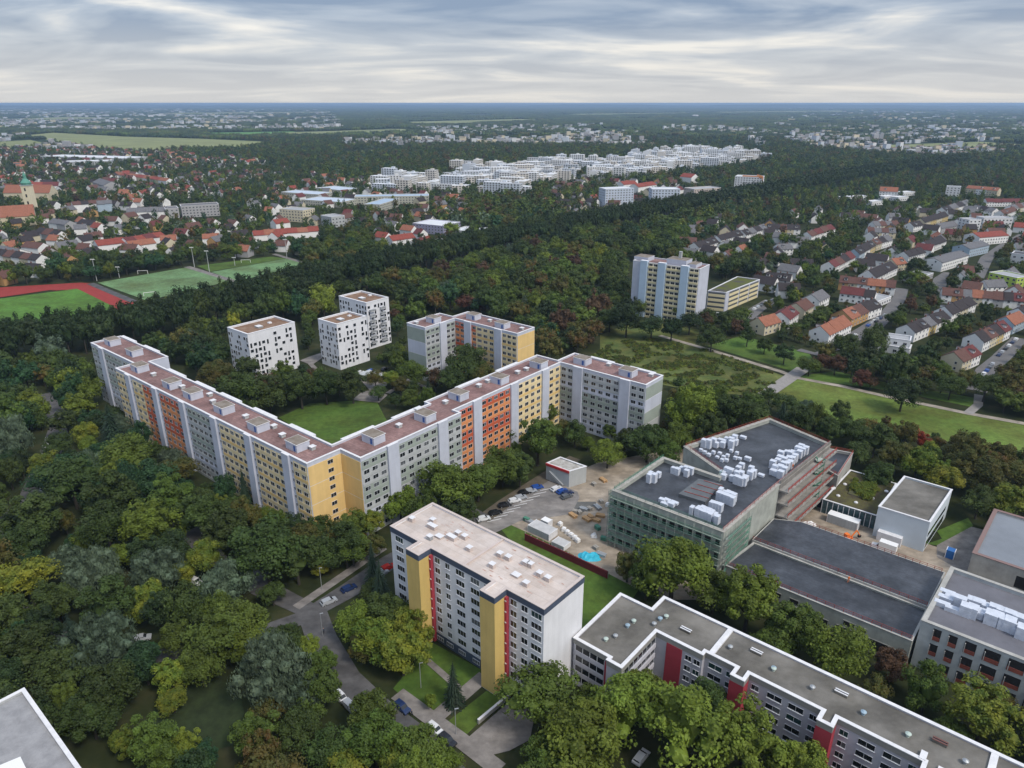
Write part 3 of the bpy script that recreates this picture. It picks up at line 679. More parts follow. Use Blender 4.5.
put_windows(bb, sp)
for t, w, h in ((.08,9,2.5),(.62,12,3.5),(.85,5,2)):
    X, Y = G(g0[0]+L0*t, g0[1]+8); partbox(bb, 'penthouse', X, Y, HQ-.6, w, 9, h, G.th, cool, roofmossy)
X, Y = G(g0[0]+L0*.62, g0[1]+9); partbox(bb, 'chimney', X, Y, HQ+2.8, 1.6, 1.6, 4, G.th, pgrey)
pts = [P(x, y, 12) for x, y in zp(*ZB,[(600,312),(725,325),(955,235),(800,215)])]
fa = shell('office_block', 'four-storey yellow-banded block with mossy flat roof right of the light blue shafted tower block', 'building', pts, 12, mat('pale_lilac_wall',(.48,.50,.58),.85,.05,.3), roofmoss, coping, drop=.4)
pl = pts if area(pts) > 0 else pts[::-1]
Fx = Fr(0)
for (i, e0, e1, nb) in ((0, .03, .97, 1), (1, .08, .98, 3)):
    a_, c_ = pl[i], pl[(i+1) % 4]
    for s_ in range(nb):
        t0 = e0+(e1-e0)*s_/nb+.015; t1_ = e0+(e1-e0)*(s_+1)/nb-.015
        u0, v0 = a_[0]+(c_[0]-a_[0])*t0, a_[1]+(c_[1]-a_[1])*t0; u1, v1 = a_[0]+(c_[0]-a_[0])*t1_, a_[1]+(c_[1]-a_[1])*t1_
        b = MB()
        for k in range(4): panel(b, Fx, u0, v0, u1, v1, 2.9*k+.1, 2.9*k+1.65, MAT['cream_yellow_band'], t1=.25)
        b.build('balcony_band', fa); b = MB()
        for k in range(4): panel(b, Fx, u0, v0, u1, v1, 2.9*k+1.67, 2.9*k+2.75, curt, t1=.04)
        b.build('ribbon_window', fa)
# grey pavilion with red fascia by the parking lot
pv = quadb('site_office', 'two-storey pale grey box with red roof edge at the end of the parking lot', zp(470,450,5.486,[(418,72),(495,38),(640,90),(545,118)]), 6.2, pgrey, mat('streaky_roof',(.25,.23,.20),.9,0,.5,(.5,.49,.47)), coping, drop=.3)
b = MB(); q = [P(x, y, 6.2) for x, y in zp(470,450,5.486,[(418,72),(545,118)])]; panel(b, Fx, *q[0], *q[1], 5.5, 6.34, mat('signal_red',(.40,.03,.03),.6), t1=.35); b.build('fascia', pv)
b = MB(); b.beam((q[0][0]+1, q[0][1]-1.2, 3.6), (q[0][0]+5.5, q[0][1]-4.6, .2), .9, metal); b.build('outside_stair', pv)
# ================================================================== parking lot, site yard and small things
# site wall with containers behind it
def wseg(p0, p1, h, m, t=.3, z=0):
    b = MB(); panel(b, Fx, *p0, *p1, z, z+h, m, t1=t); return b
r = empty('site_fence', P(*zp(470,450,5.486,[(300,455)])[0]), 'long dark red boarding fence between the lawn strip and the site yard', 'fence')
p0, p1 = P(*zp(470,450,5.486,[(303,462)])[0], 2), P(*zp(470,450,5.486,[(757,670)])[0], 2)
wseg(p0, p1, 2.3, mat('dark_red_board', (.13,.02,.025), .8, .1, .3)).build('board', r)
b = MB()
for j in range(14): t = j/13; b.box(p0[0]+(p1[0]-p0[0])*t, p0[1]+(p1[1]-p0[1])*t+.1, 0, .2, .2, 2.45, A.th, metal)
b.build('post', r)
def crate(name, label, cat, px, z, w, d, h, fr, m, top=None, group=None, rz=None, details=None):
    X, Y = P(px[0], px[1], z+h*.5); r = empty(name, (X, Y, z), label, cat, group)
    b = MB(); th = fr.th if rz is None else rz; b.box(X, Y, z+.05, w, d, h-.05, th, m, top); b.build('body', r)
    c, n = math.cos(th), math.sin(th)
    for s in (-1, 1):
        b = MB(); x, y = X+s*(w/2-.06)*c, Y+s*(w/2-.06)*n; b.box(x, y, z, .16, d+.1, h+.06, th, coping); b.build('frame', r)
    if details:
        b = MB()
        k = int(w/.9)
        for j in range(k): t = -w/2+w*(j+.5)/k; b.box(X+t*c+(d/2+.03)*n, Y+t*n-(d/2+.03)*c, z+.3, .1, .08, h-.5, th, metal)
        b.build('rib', r)
    return r
Zs = (470,450,5.486); band_later = []; palegreyroof_ = mat('light_container_roof', (.46,.46,.46), .7, .1, .5)
for i in range(9):
    t = i/8; x, y = 95+(385-95)*t, 395+(225-395)*t; a_ = P(*zp(Zs[0],Zs[1],Zs[2],[(x,y)])[0]); band_later.append((a_, (a_[0]+4.6*math.cos(A.th+1.1), a_[1]+4.6*math.sin(A.th+1.1))))
crate('site_container', 'wide flat white container building against the dark red fence', 'container', zp(*Zs,[(398,440)])[0], 0, 8.0, 4.2, 2.3, A, pgrey, palegreyroof_, details=True)
crate('site_container', 'lower white container right of the wide one, by the blue tarpaulin', 'container', zp(*Zs,[(500,515)])[0], 0, 4.4, 3.4, 1.5, A, pgrey, palegreyroof_, details=True)
crate('site_container', 'small white cabin behind the wide container at the lot', 'container', zp(*Zs,[(420,400)])[0], 0, 2.8, 2.2, 2.4, A, pgrey, rail_w, details=True)
crate('site_container', 'white ribbed container beside the planted-roof pavilion', 'container', zp(770,440,3.839,[(282,310)])[0], 0, 8.8, 3.0, 2.9, A, pgrey, rail_w, details=True)
crate('portable_toilet', 'bright blue portable toilet cabin at the bend of the site track', 'toilet', zp(770,440,3.839,[(693,435)])[0], 0, 2.2, 2.2, 2.6, A, mat('toilet_blue',(.03,.13,.36),.5))
# blue tarpaulin: crumpled sheet
def crumple(name, label, cat, px, m, w, d, h, group=None, seed=1):
    X, Y = P(*px); b = MB(); rr = random.Random(seed); n = 8; g = []
    for i in range(n+1):
        for j in range(n+1):
            e = 1-max(abs(i/n*2-1), abs(j/n*2-1))**3
            g.append((X+(i/n-.5)*w*(1+rr.uniform(-.12,.12)), Y+(j/n-.5)*d*(1+rr.uniform(-.12,.12)), .05+h*e*rr.uniform(.45,1)))
    for i in range(n):
        for j in range(n): k = i*(n+1)+j; b.face([g[k], g[k+n+1], g[k+n+2], g[k+1]], m)
    o = b.build(name, None, (X, Y, 0)); return tag(o, label, cat, group)
crumple('tarpaulin', 'crumpled turquoise tarpaulin on the yard side of the red fence', 'tarpaulin', zp(*Zs,[(655,590)])[0], mat('turquoise_tarp',(.04,.42,.58),.5), 6, 4, 1.6)
crumple('tarpaulin', 'folded white sheet on the sandy yard below the scaffolding', 'tarpaulin', zp(*Zs,[(680,475)])[0], rail_w, 1.8, 1.8, 1.4, seed=4)
crumple('tarpaulin', 'long white crumpled plastic sheet on the track between hall and pavilion', 'tarpaulin', zp(770,440,3.839,[(145,325)])[0], rail_w, 5, 2.2, 1.1, seed=5)
# piles and building materials in the yard
kinds = [('timber_stack', wood, 'stack of pale timber'), ('pallet_stack', mat('pallet_grey',(.33,.31,.28),.8,.1,1), 'stack of grey pallets'), ('material_bag', rail_w, 'white bulk bag'), ('material_crate', netgreen, 'green site box'), ('pipe_stack', metal, 'stack of grey pipes')]
spots = [(640,385,0,'nearest the white lorry bay'),(665,375,0,'second along the scaffold front'),(690,390,0,'third along the scaffold front'),(715,365,0,'below the corner of the scaffold'),(600,350,1,'left of the timber heap'),(625,330,4,'beside the grey mesh area'),(655,330,1,'in the middle of the yard heap'),(700,320,4,'at the foot of the scaffold corner'),(720,290,1,'closest to the scaffold corner'),(755,310,2,'touching the scaffold'),
 (495,415,2,'first in the row behind the containers'),(515,445,2,'second in the row behind the containers'),(535,460,2,'third in the row behind the containers'),(555,475,2,'fourth in the row behind the containers'),(575,490,2,'fifth in the row behind the containers'),(590,505,2,'last in the row behind the containers'),
 (735,495,3,'in front of the scaffold, right of the white sheet'),(700,435,3,'left of the white sheet'),(785,525,1,'low beside the scaffold front'),(565,365,0,'at the rim of the grey mesh area'),(330,400,4,'left of the small white cabin'),(310,390,3,'at the corner of the lot by the cabins'),(690,545,1,'right of the turquoise tarpaulin'),(720,580,4,'beyond the turquoise tarpaulin'),(680,195,1,'near the grey box with the red edge'),(730,170,0,'behind the grey box with the red edge'),(575,345,1,'left edge of the yard heap')]
for x, y, k, wh in spots:
    nm, m, lb_ = kinds[k]; X, Y = P(*zp(*Zs,[(x,y)])[0]); b = MB(); rr = random.Random(x*y)
    a0 = A.th+rr.uniform(-.5,.5)
    if k == 2:
        b.box(X, Y, .0, 1.2, 1.2, 1.1, a0, m); b.box(X, Y, 1.1, .8, .8, .25, a0, m)
    elif k in (0, 4):
        for i in range(3):
            for j in range(3): c, n = math.cos(a0), math.sin(a0); o_ = (j-1)*.5; b.box(X-o_*n, Y+o_*c, .32*i, 2.8+rr.uniform(-.4,.4), .42, .26, a0+rr.uniform(-.05,.05), m)
    elif k == 1:
        for i in range(5): b.box(X, Y, .24*i, 1.6, 1.2, .14, a0+rr.uniform(-.08,.08), m); b.box(X, Y, .24*i+.14, 1.4, .2, .1, a0, m)
    else: b.box(X, Y, 0, 1.9, 1.1, 1.1, a0, m); b.box(X, Y, 1.1, 2.0, 1.2, .12, a0, m)
    tag(b.build(nm, None, (X, Y, 0)), '%s on the yard, %s' % (lb_, wh), 'stack' if k != 3 else 'box')
# wrapped insulation packs on the roofs
def packs(zbase, pts, z, fr, names, size=(1.2,.8,2.3), group='white wrapped packs on the black roof'):
    me = {}
    for i, (x, y) in enumerate(pts):
        s = (size[0]*R.uniform(1.15,1.35), size[1]*R.uniform(1.15,1.35), size[2]*R.choice([1.1,1.1,1.06,.7])+R.uniform(-.09,.09))
        X, Y = P(*zp(*zbase,[(x,y)])[0], z+s[2]/2)
        b = MB(); n_ = 3 if s[2] > 1.5 else 1
        for k in range(n_): b.box(X+R.uniform(-.02,.02), Y+R.uniform(-.02,.02), z+s[2]*k/n_+.01, s[0]-R.uniform(0,.06), s[1]-R.uniform(0,.06), s[2]/n_-.04, fr.th+R.uniform(-.03,.03), pack)
        b.box(X, Y, z, s[0]-.12, s[1]-.12, s[2]-.05, fr.th, pack)
        tag(b.build('insulation_pack', None, (X, Y, z)), names, 'insulation pack', group+': '+names)
zc = HC-1.1
ZA = (600,450,6.98); ZD = (690,400,6.4)
packs(ZA, [(345,195),(380,195),(408,172),(352,180)], zc, A, 'tall white wrapped pack in the leftmost cluster on the black roof', (1.0,1.2,2.6))
packs(ZA, [(512,140),(540,148),(600,135),(635,145),(605,160),(570,130)], zc, A, 'white wrapped pack in the cluster at the light-court edge', (1.1,1.1,2.0))
packs(ZA, [(435,350),(470,350),(450,375),(495,378),(520,368)], zc, A, 'low white pack lying in the front middle of the black roof', (1.6,1.0,1.0))
packs(ZA, [(642,420)]+[(680+23*i, 430+9*i) for i in range(7)]+[(690+23*i, 412+9*i) for i in range(6)]+[(780+20*i, 385+6*i) for i in range(4)], zc, A, 'tall white pack in the long front row near the right edge', (.9,1.3,2.3))
packs(ZD, [(185+22*i, 610+9*i) for i in range(5)]+[(195+22*i, 590+9*i) for i in range(5)], zc, A, 'tall white pack in the block beside the grey raised roof', (.9,1.3,2.5))
packs(ZD, [(90,275),(120,280),(150,270),(165,285),(195,265),(215,270),(235,255),(262,265),(285,250),(290,270),(265,285),(210,285)], zc, A, 'tall white pack in the left group near the far roof edge', (1.3,1.2,2.7))
packs(ZD, [(340,238),(370,375),(455,480)], zc, A, 'single white roll lying alone on the black roof', (1.6,1.1,1.1))
for i, (x, y) in enumerate([(70,320),(95,335),(120,350),(150,335),(190,340),(215,365),(240,355),(265,325),(300,340),(318,375),(290,370),(175,365),(235,385),(205,385)]):
    packs(ZD, [(x, y)], zc, A, 'small white pack scattered among the tall left group', (.9,.9,.9))
packs(ZD, [(210,470),(235,455),(258,465),(215,490),(270,500),(300,510),(325,520),(345,520),(310,440),(330,420),(390,450),(405,470),(385,480),(355,500),(300,480),(325,480)], zc, A, 'tall white pack in the central group on the black roof', (1.3,1.2,2.5))
packs(ZD, [(530,460),(555,470),(580,475),(545,440),(575,440),(600,450),(560,400),(530,410),(620,420),(640,410),(575,380),(600,390),(655,385),(670,370),(640,350),(620,340),(580,350),(700,345),(720,330),(690,320),(710,305),(740,320),(600,420),(660,340),(635,385)], zc, A, 'tall white pack in the long stack by the red-railed terraces', (1.4,1.3,2.4))
ZR = (900,560,5.484)
packs(ZR, [(395,280),(425,288),(360,272),(500,315),(530,322),(475,305),(575,345),(600,352),(650,385),(675,395)], 11.7, A, 'big white wrapped block in the front row on the right shell', (1.9,2.0,2.6), 'white blocks on the right shell')
packs(ZR, [(400,225),(430,235),(480,260),(520,272),(560,290),(600,305),(650,325),(675,335),(330,225)], 11.7, A, 'white wrapped block in the rear row on the right shell', (1.9,1.6,2.2), 'white blocks on the right shell')
packs(ZR, [(230,240),(290,270),(260,180),(285,210),(310,215),(250,210)], 11.7, A, 'low bluish white pack at the left end of the right shell', (2.4,1.2,1.0), 'white blocks on the right shell')
# ------------------------------------------------------------------ cars
carcols = {'white': (.62,.63,.65), 'silver': (.33,.35,.38), 'black': (.012,.013,.016), 'blue': (.02,.07,.28), 'red': (.38,.02,.015), 'grey': (.09,.10,.11), 'dark blue': (.015,.03,.09)}
def car_meshes(L=4.3, W=1.78, van=False):
    Hh = 2.2 if van else 1.45; hood = .95 if van else .82
    prof = [(-L/2,.32),(-L/2,.75),(-L/2+.15,hood+.05),(-L/2+.45,Hh-.08) if not van else (-L/2+.1,Hh-.05),(-.2,Hh),(.45,Hh-.03),(1.15,hood+.12) if not van else (1.35,hood+.2),(L/2-.15,hood-.1),(L/2,.6),(L/2,.32)]
    b = MB(); body = mat('car_paint', (.3,.3,.3), .25, spec=.6)
    def sec(y, k): return [(x, y*(k if z > hood+.06 else 1), z) for x, z in prof]
    a, c = sec(-W/2, .82), sec(W/2, .82); n = len(prof)
    for i in range(n-1): b.face([a[i], c[i], c[i+1], a[i+1]][::-1], body)
    b.face(a, body); b.face(c[::-1], body)
    g = MB(); k = .82*W/2+.035
    z0, z1 = hood+.1, Hh-.13
    xs = (-L/2+.5, .95) if not van else (.3, 1.2)
    for s in (-1, 1):
        q = [(xs[0],s*(k+.01),z0),(xs[1],s*(k+.01),z0),(xs[1]-.55,s*k,z1),(xs[0]+.12,s*k,z1)]; g.face(q if s < 0 else q[::-1], glass)
    g.face([(1.13,-k*.9,hood+.16),(1.13,k*.9,hood+.16),(.52,k*.85,Hh-.06),(.52,-k*.85,Hh-.06)], glass)
    if not van: g.face([(-L/2+.2,k*.9,hood+.16),(-L/2+.2,-k*.9,hood+.16),(-L/2+.44,-k*.85,Hh-.12),(-L/2+.44,k*.85,Hh-.12)], glass)
    w = MB(); t = mat('tyre', (.015,.015,.015), .9)
    for i in range(12):
        a0, a1 = math.pi*2*i/12, math.pi*2*(i+1)/12; r_ = .32
        w.face([(r_*math.cos(a0),-.1,r_*math.sin(a0)),(r_*math.cos(a0),.1,r_*math.sin(a0)),(r_*math.cos(a1),.1,r_*math.sin(a1)),(r_*math.cos(a1),-.1,r_*math.sin(a1))], t)
    for s in (-.1, .1): w.face([(.32*math.cos(math.pi*2*i/12), s, .32*math.sin(math.pi*2*i/12)) for i in range(12)][::(1 if s < 0 else -1)], t)
    for s in (-.105, .105): w.face([(.17*math.cos(math.pi*2*i/8), s, .17*math.sin(math.pi*2*i/8)) for i in range(8)], metal)
    return b.mesh('car_body'), g.mesh('car_glass'), w.mesh('wheel')
CM = car_meshes(); VM = car_meshes(5.4, 2.0, True)
paints = {k: mat('paint_'+k.replace(' ', '_'), v, .25, spec=.6) for k, v in carcols.items()}
def car(px, ang, col, label, group=None, van=False, parts=True, world=None):
    X, Y = world or P(*px); M_ = VM if van else CM; L = 5.4 if van else 4.3
    r = empty('parked_van' if van else 'parked_car', (X, Y, 0.012), label, 'van' if van else 'car', group, ang)
    inst('body', M_[0], r, (0,0,0), m=paints[col]); inst('glass', M_[1], r, (0,0,.004))
    if parts:
        for sx in (-1, 1):
            for sy in (-1, 1): inst('wheel', M_[2], r, (sx*L*.31, sy*.80, .32))
    FOOT.append(([(X+dx, Y+dy) for dx, dy in ((-1,-1),(1,-1),(1,1),(-1,1))], 1.2))
    return r
lot = [(75,385,'white','first white hatchback at the near end of the lot row',0),(140,352,'black','black car beside the nearest white one in the lot row',0),(190,310,'black','black estate, third from the near end of the lot row',0),(245,285,'white','white car in the middle of the lot row',0),(278,268,'silver','silver car just right of the middle white one in the lot row',0),(300,240,'black','black car between the two silver ones in the lot row',0),(333,232,'silver','silver white car next to the blue one in the lot row',0),(368,212,'blue','bright blue car at the far end of the lot row',0),
 (475,220,'white','white car at the left of the four at the far side of the lot',1),(507,234,'blue','blue car right of the white one at the far side of the lot',1),(535,245,'dark blue','dark blue car at the right end at the far side of the lot',1),(530,262,'grey','small dark grey car in front of the far side group',1)]
for x, y, c, lbl, k in lot: car(zp(*Zs,[(x,y)])[0], A.th+math.radians(62 if k == 0 else 75), c, lbl+' of the parking lot' if 'lot' not in lbl else lbl, 'cars on the parking lot')
for (px, a_, c, lbl) in [((388,569),math.radians(40),'red','bright red car on the street left of the high-rise'),((381,574),math.radians(40),'silver','silver car behind the bright red car left of the high-rise'),((329,603),math.radians(38),'silver','silver car at the junction kerb'),((349,590),math.radians(40),'dark blue','dark blue car parked beyond the silver one near the junction'),
  ((641,759),math.radians(50),'white','white car under the trees below the crimson panel block'),((341,699),math.radians(-45),'white','white car glimpsed through trees by the lower street'),((350,708),math.radians(-45),'silver','silver car glimpsed beside the white one by the lower street'),((447,742),math.radians(-42),'black','black car parked along the kerb near the ramp'),((435,731),math.radians(-42),'white','white car parked along the kerb near the ramp'),((402,709),math.radians(-42),'dark blue','dark blue car along the kerb left of the lawn'),((196,583),math.radians(-30),'white','white car glimpsed under the yellow-green trees'),((214,603),math.radians(-30),'blue','blue white car glimpsed right of the yellow-green trees'),((142,640),math.radians(20),'silver','silver car glimpsed between the dark trees at left'),((46,468),math.radians(70),'white','white car at the left edge street'),((47,490),math.radians(70),'silver','silver car at the left edge street'),((49,447),math.radians(70),'white','white car farthest up the left edge street')]:
    car(px, a_, c, lbl)
van = car(zp(770,440,3.839,[(425,418)])[0], A.th+math.pi, 'white', 'white delivery lorry beside the blue-white cube hall', van=True)
X, Y = van.location.x, van.location.y; b = MB(); b.box(X+1.7*math.cos(A.th), Y+1.7*math.sin(A.th), .6, 4.6, 2.2, 2.3, A.th, rail_w); b.build('cargo_box', None)
o = bpy.data.objects['cargo_box']; 
for v in o.data.vertices:
    dx, dy = v.co.x-X, v.co.y-Y; t = -(A.th+math.pi); v.co = (dx*math.cos(t)-dy*math.sin(t), dx*math.sin(t)+dy*math.cos(t), v.co.z)
o.parent = van
for i, (x, y) in enumerate([(160,300),(200,75)]): pass
# parked cars in the suburb streets
def carrow(z, a, c, n, lbl, side=0):
    for i in range(n):
        t = (i+.5)/n; x = a[0]+(c[0]-a[0])*t; y = a[1]+(c[1]-a[1])*t; p = P(*zp(*z,[(x,y)])[0]); pa = P(*zp(*z,[a])[0]); pb = P(*zp(*z,[c])[0])
        col = R.choice(['white','silver','grey','black','dark blue','white','silver','blue'])
        car(None, math.atan2(pb[1]-pa[1], pb[0]-pa[0]), col, '%s car %s, %s' % (col, lbl, ordn(i, n, 'from the near end')), 'cars parked in the suburb streets', parts=False, world=p)
def ordn(i, n, how):
    names = ['first','second','third','fourth','fifth','sixth','seventh','eighth','ninth','tenth','eleventh','twelfth']
    return (names[i] if i < 12 else 'beyond twelfth')+' '+how
carrow(Z3, (735,375), (840,305), 4, 'in the street beside the orange terrace')
carrow(Z3, (905,255), (1010,180), 5, 'beside the yellow gable house')
carrow(Z3, (665,355), (760,290), 4, 'along the front of the orange-roofed terrace')
carrow(Z4, (720,680), (820,570), 5, 'right of the cream corner house')
carrow(Z4, (840,530), (980,400), 6, 'beyond the cream corner house')
carrow(Z4, (0,300), (90,235), 3, 'beside the flat grey workshop roof')
carrow(Z3, (150,130), (270,70), 5, 'on the lane behind the orange-roofed house')
carrow((620,245,6.8267), (905,450), (1010,385), 4, 'on the lane right of the mossy-roofed block')
carrow((620,245,6.8267), (660,475), (740,490), 3, 'on the small lot below the mossy-roofed block')
car(zp(*Z4,[(375,640)])[0], .1, 'white', 'white car alone on the drive by the meadow trees'); car((488,395), 0, 'white', 'x') if False else None
for i, (x, y) in enumerate([(805,490),(865,480),(940,470)]):
    car((215+x/5.535, 285+y/5.535), .5+i*.3, ['white','blue','black'][i], ['white car beside the awning by the middle white tower','blue car beside the awning by the middle white tower','dark car beside the awning by the middle white tower'][i])
X, Y = P(215+868/5.535, 285+525/5.535); r = empty('canopy', (X, Y, 0), 'grey pitched canopy roof beside the courtyard cars', 'canopy'); b = MB(); b.box(X, Y, 2.6, 11, 7, .25, B.th, pgrey); b.build('roof', r); b = MB()
for sx in (-4.8, 4.8):
    for sy in (-3, 3): c, n = math.cos(B.th), math.sin(B.th); b.box(X+sx*c-sy*n, Y+sx*n+sy*c, 0, .2, .2, 2.6, B.th, metal)
b.build('post', r)
# ================================================================== HOUSES
roofc = {'dark': mat('dark_roof_tile', (.034,.028,.030), .8, .25, .8), 'brown': mat('brown_roof_tile', (.11,.055,.045), .85, .2, .8), 'orange': mat('orange_roof_tile', (.26,.105,.065), .85, .18, .8), 'red': mat('red_roof_tile', (.22,.055,.040), .85, .18, .8), 'grey': mat('grey_roof_tile', (.13,.13,.14), .8, .2, .8), 'dark red': mat('dark_red_roof_tile', (.12,.035,.035), .85, .2, .8)}
wallc = {'white': mat('house_white', (.78,.78,.78), .85, .05, .3), 'cream': mat('house_cream', (.58,.52,.38), .85, .05, .3), 'yellow': mat('house_yellow', (.55,.42,.17), .85, .05, .3), 'blue': mat('house_pale_blue', (.36,.45,.54), .85, .05, .3), 'grey': mat('house_grey', (.36,.36,.37), .85, .05, .3), 'ochre': mat('house_ochre', (.46,.28,.12), .85, .05, .3)}
_hc = {}
def house_meshes(L, D_, he, hr):
    k = (round(L), round(D_), round(he, 1), round(hr, 1))
    if k in _hc: return _hc[k]
    L, D_, he, hr = k; w = MB(); wm_ = wallc['white']
    w.face([(-L/2,-D_/2,0),(L/2,-D_/2,0),(L/2,-D_/2,he),(-L/2,-D_/2,he)], wm_); w.face([(L/2,D_/2,0),(-L/2,D_/2,0),(-L/2,D_/2,he),(L/2,D_/2,he)], wm_)
    for s in (-1, 1):
        q = [(s*L/2,-D_/2,0),(s*L/2,D_/2,0),(s*L/2,D_/2,he),(s*L/2,0,hr-.12),(s*L/2,-D_/2,he)]; w.face(q if s > 0 else q[::-1], wm_)
    r_ = MB(); rm = roofc['dark']; e = .45; zz = he-e*(hr-he)/(D_/2)
    for s in (-1, 1):
        a = [(-L/2-.12,s*(D_/2+e),zz),(L/2+.12,s*(D_/2+e),zz),(L/2+.12,0,hr),(-L/2-.12,0,hr)]
        c = [(x, y, z+.22) for x, y, z in a]
        r_.face(c if s < 0 else c[::-1], rm); r_.face(a[::-1] if s < 0 else a, rm)
        for i, j in ((0,1),(1,2),(3,0)):
            q = [a[i], a[j], c[j], c[i]]; r_.face(q if s < 0 else q[::-1], rm)
    ch = MB(); ch.prism([(-.4,-.35),(.4,-.35),(.4,.35),(-.4,.35)], 0, 2.0, mat('chimney_brick', (.20,.10,.08), .9), None)
    dm = MB(); dm.prism([(-1,-1.3),(1,-1.3),(1,1.6),(-1,1.6)], 0, 1.25, wm_, False); dm.face([(-1.2,-1.5,1.26),(1.2,-1.5,1.26),(1.2,1.7,1.5),(-1.2,1.7,1.5)], rm); dm.face([(-.7,-1.31,.25),(.7,-1.31,.25),(.7,-1.31,1.1),(-.7,-1.31,1.1)], glass)
    sk = MB(); sk.face([(-.6,-.5,0),(.6,-.5,0),(.6,.5,0),(-.6,.5,0)], glass2)
    _hc[k] = (w.mesh('house_wall'), r_.mesh('house_roof'), ch.mesh('chimney'), dm.mesh('dormer'), sk.mesh('skylight'), k)
    return _hc[k]
HOUSES = []; KEEPROW = []
def keeprow(pa, pb, top, bot=3.0):
    q = [proj(*pa, top), proj(*pb, top), proj(*pb, bot), proj(*pa, bot)]; xs = [p[0] for p in q]; ys = [p[1] for p in q]
    if max(ys)-min(ys) < 120: KEEPROW.append(q)
def house(x, y, ang, L, D_, he, hr, wc, rc, label, group, detail=2, cat='house', name='house'):
    wmh, rmh, ch, dm, sk, k = house_meshes(L, D_, he, hr)
    r = empty(name, (x, y, 0), label, cat, group, ang)
    inst('wall', wmh, r, m=wallc[wc]); rf = inst('roof', rmh, r, m=roofc[rc])
    L, D_, he, hr = k
    if detail >= 1: inst('chimney', ch, rf, (R.uniform(-L*.3,L*.3), .5, hr-.9))
    if detail >= 2:
        n = max(1, int(L/3.2))
        for lv in range(2 if he < 7 else 3):
            for j in range(n):
                xx = -L/2+L*(j+.5)/n; zz = .95+2.75*lv
                if zz+1.3 > he: continue
                inst('window', wm(1.3,1.25,2,R.choice([0,0,2])), r, (xx,-D_/2-.01,zz)); 
                if lv: inst('window', wm(1.3,1.25,2,0), r, (xx,D_/2+.01,zz), math.pi)
            for s in (-1, 1): inst('window', wm(1.1,1.25,1,0), r, (s*(L/2+.01), R.choice([-2,0,2]), .95+2.75*lv), s*math.pi/2)
        if hr > 8 and R.random() < .7:
            sl = (hr-he)/(D_/2)
            for s in (-1, 1):
                if R.random() < .6: d_ = inst('dormer', dm, rf, (R.uniform(-L*.2,L*.2), s*D_*.27, he+(D_*.23)*sl-.15), 0 if s < 0 else math.pi)
    q = [(x+a*math.cos(ang)-b_*math.sin(ang), y+a*math.sin(ang)+b_*math.cos(ang)) for a, b_ in ((-L/2,-D_/2),(L/2,-D_/2),(L/2,D_/2),(-L/2,D_/2))]
    FOOT.append((q, 2.5)); HOUSES.append((x, y)); return r
def row(z, a, c, n, wcs, rcs, where, D_=10, he=5.6, hr=9.2, detail=2, gap=0, kind='house'):
    pa, pb = P(*zp(*z,[a])[0], hr), P(*zp(*z,[c])[0], hr); Lt = math.dist(pa, pb); ang = math.atan2(pb[1]-pa[1], pb[0]-pa[0]); L = Lt/n-gap; keeprow(pa, pb, hr)
    if hr < 14: nx_, ny_ = (math.sin(ang), -math.cos(ang)) if math.cos(ang) > 0 else (-math.sin(ang), math.cos(ang)); keeprow((pa[0]+nx_*D_/2, pa[1]+ny_*D_/2), (pb[0]+nx_*D_/2, pb[1]+ny_*D_/2), he)
    for i in range(n):
        t = (i+.5)/n; w_, r_ = wcs[i % len(wcs)], rcs[i % len(rcs)]
        lab = ('%s %s with %s roof %s' % (w_, kind, r_, where)) if n == 1 else '%s %s with %s roof, %s, %s' % (w_, kind, r_, where, ('leftmost' if i == 0 else 'rightmost' if i == n-1 else ordn(i, n, 'from left')))
        house(pa[0]+(pb[0]-pa[0])*t, pa[1]+(pb[1]-pa[1])*t, ang, max(5, L), D_, he+R.uniform(-.25,.25)*(n > 1), hr+R.uniform(-.3,.3)*(n > 1), w_, r_, lab, ('houses '+where) if n > 1 else None, detail, 'building' if kind != 'house' else 'house')
W, Cc, Y_, Bl, Gy, Oc = 'white','cream','yellow','blue','grey','ochre'
row(Z4, (225,300), (470,205), 5, [W,W,Y_,W,W], ['dark','dark','grey','dark'], 'in the terrace above the flat green-windowed building')
row(Z4, (480,180), (650,110), 3, [W,Cc,W], ['dark'], 'by the tall suburb trees')
row(Z4, (690,365), (880,275), 4, [W,Cc,Y_,W], ['dark','brown','dark','dark red'], 'in the terrace behind the cream corner house')
row(Z4, (545,492), (670,440), 2, [Cc,W], ['brown','dark red'], 'forming the cream corner house by the meadow trees')
row(Z4, (900,250), (990,212), 1, [Bl], ['orange'], 'above the terrace at the right edge')
row(Z4, (985,190), (1060,160), 2, [W,Gy], ['dark','brown'], 'at the right edge beyond the pale blue house')
row(Z4, (470,50), (1030,95), 8, [W,Oc,W,Cc,W,Gy,W,W], ['brown','brown','grey','orange','brown','brown','dark','dark red'], 'in the long terrace facing the gardens', D_=9)
row(Z3, (165,190), (275,160), 1, [Cc], ['orange'], 'nearest the gravel path at left')
row(Z3, (320,150), (385,105), 1, [W], ['dark red'], 'second in the line near the path', D_=11)
row(Z3, (425,90), (490,55), 1, [Cc], ['brown'], 'third in the line near the path', D_=11)
row(Z3, (530,30), (600,-5), 1, [W], ['grey'], 'fourth in the line near the path', D_=11)
row(Z3, (590,245), (745,175), 3, [W,W,W], ['orange'], 'in the orange terrace beside the parked cars', D_=11)
row(Z3, (740,140), (860,90), 2, [Oc,Oc], ['orange','brown'], 'behind the orange terrace', D_=12)
row(Z3, (865,90), (960,60), 2, [W], ['dark'], 'right of the ochre houses', D_=11)
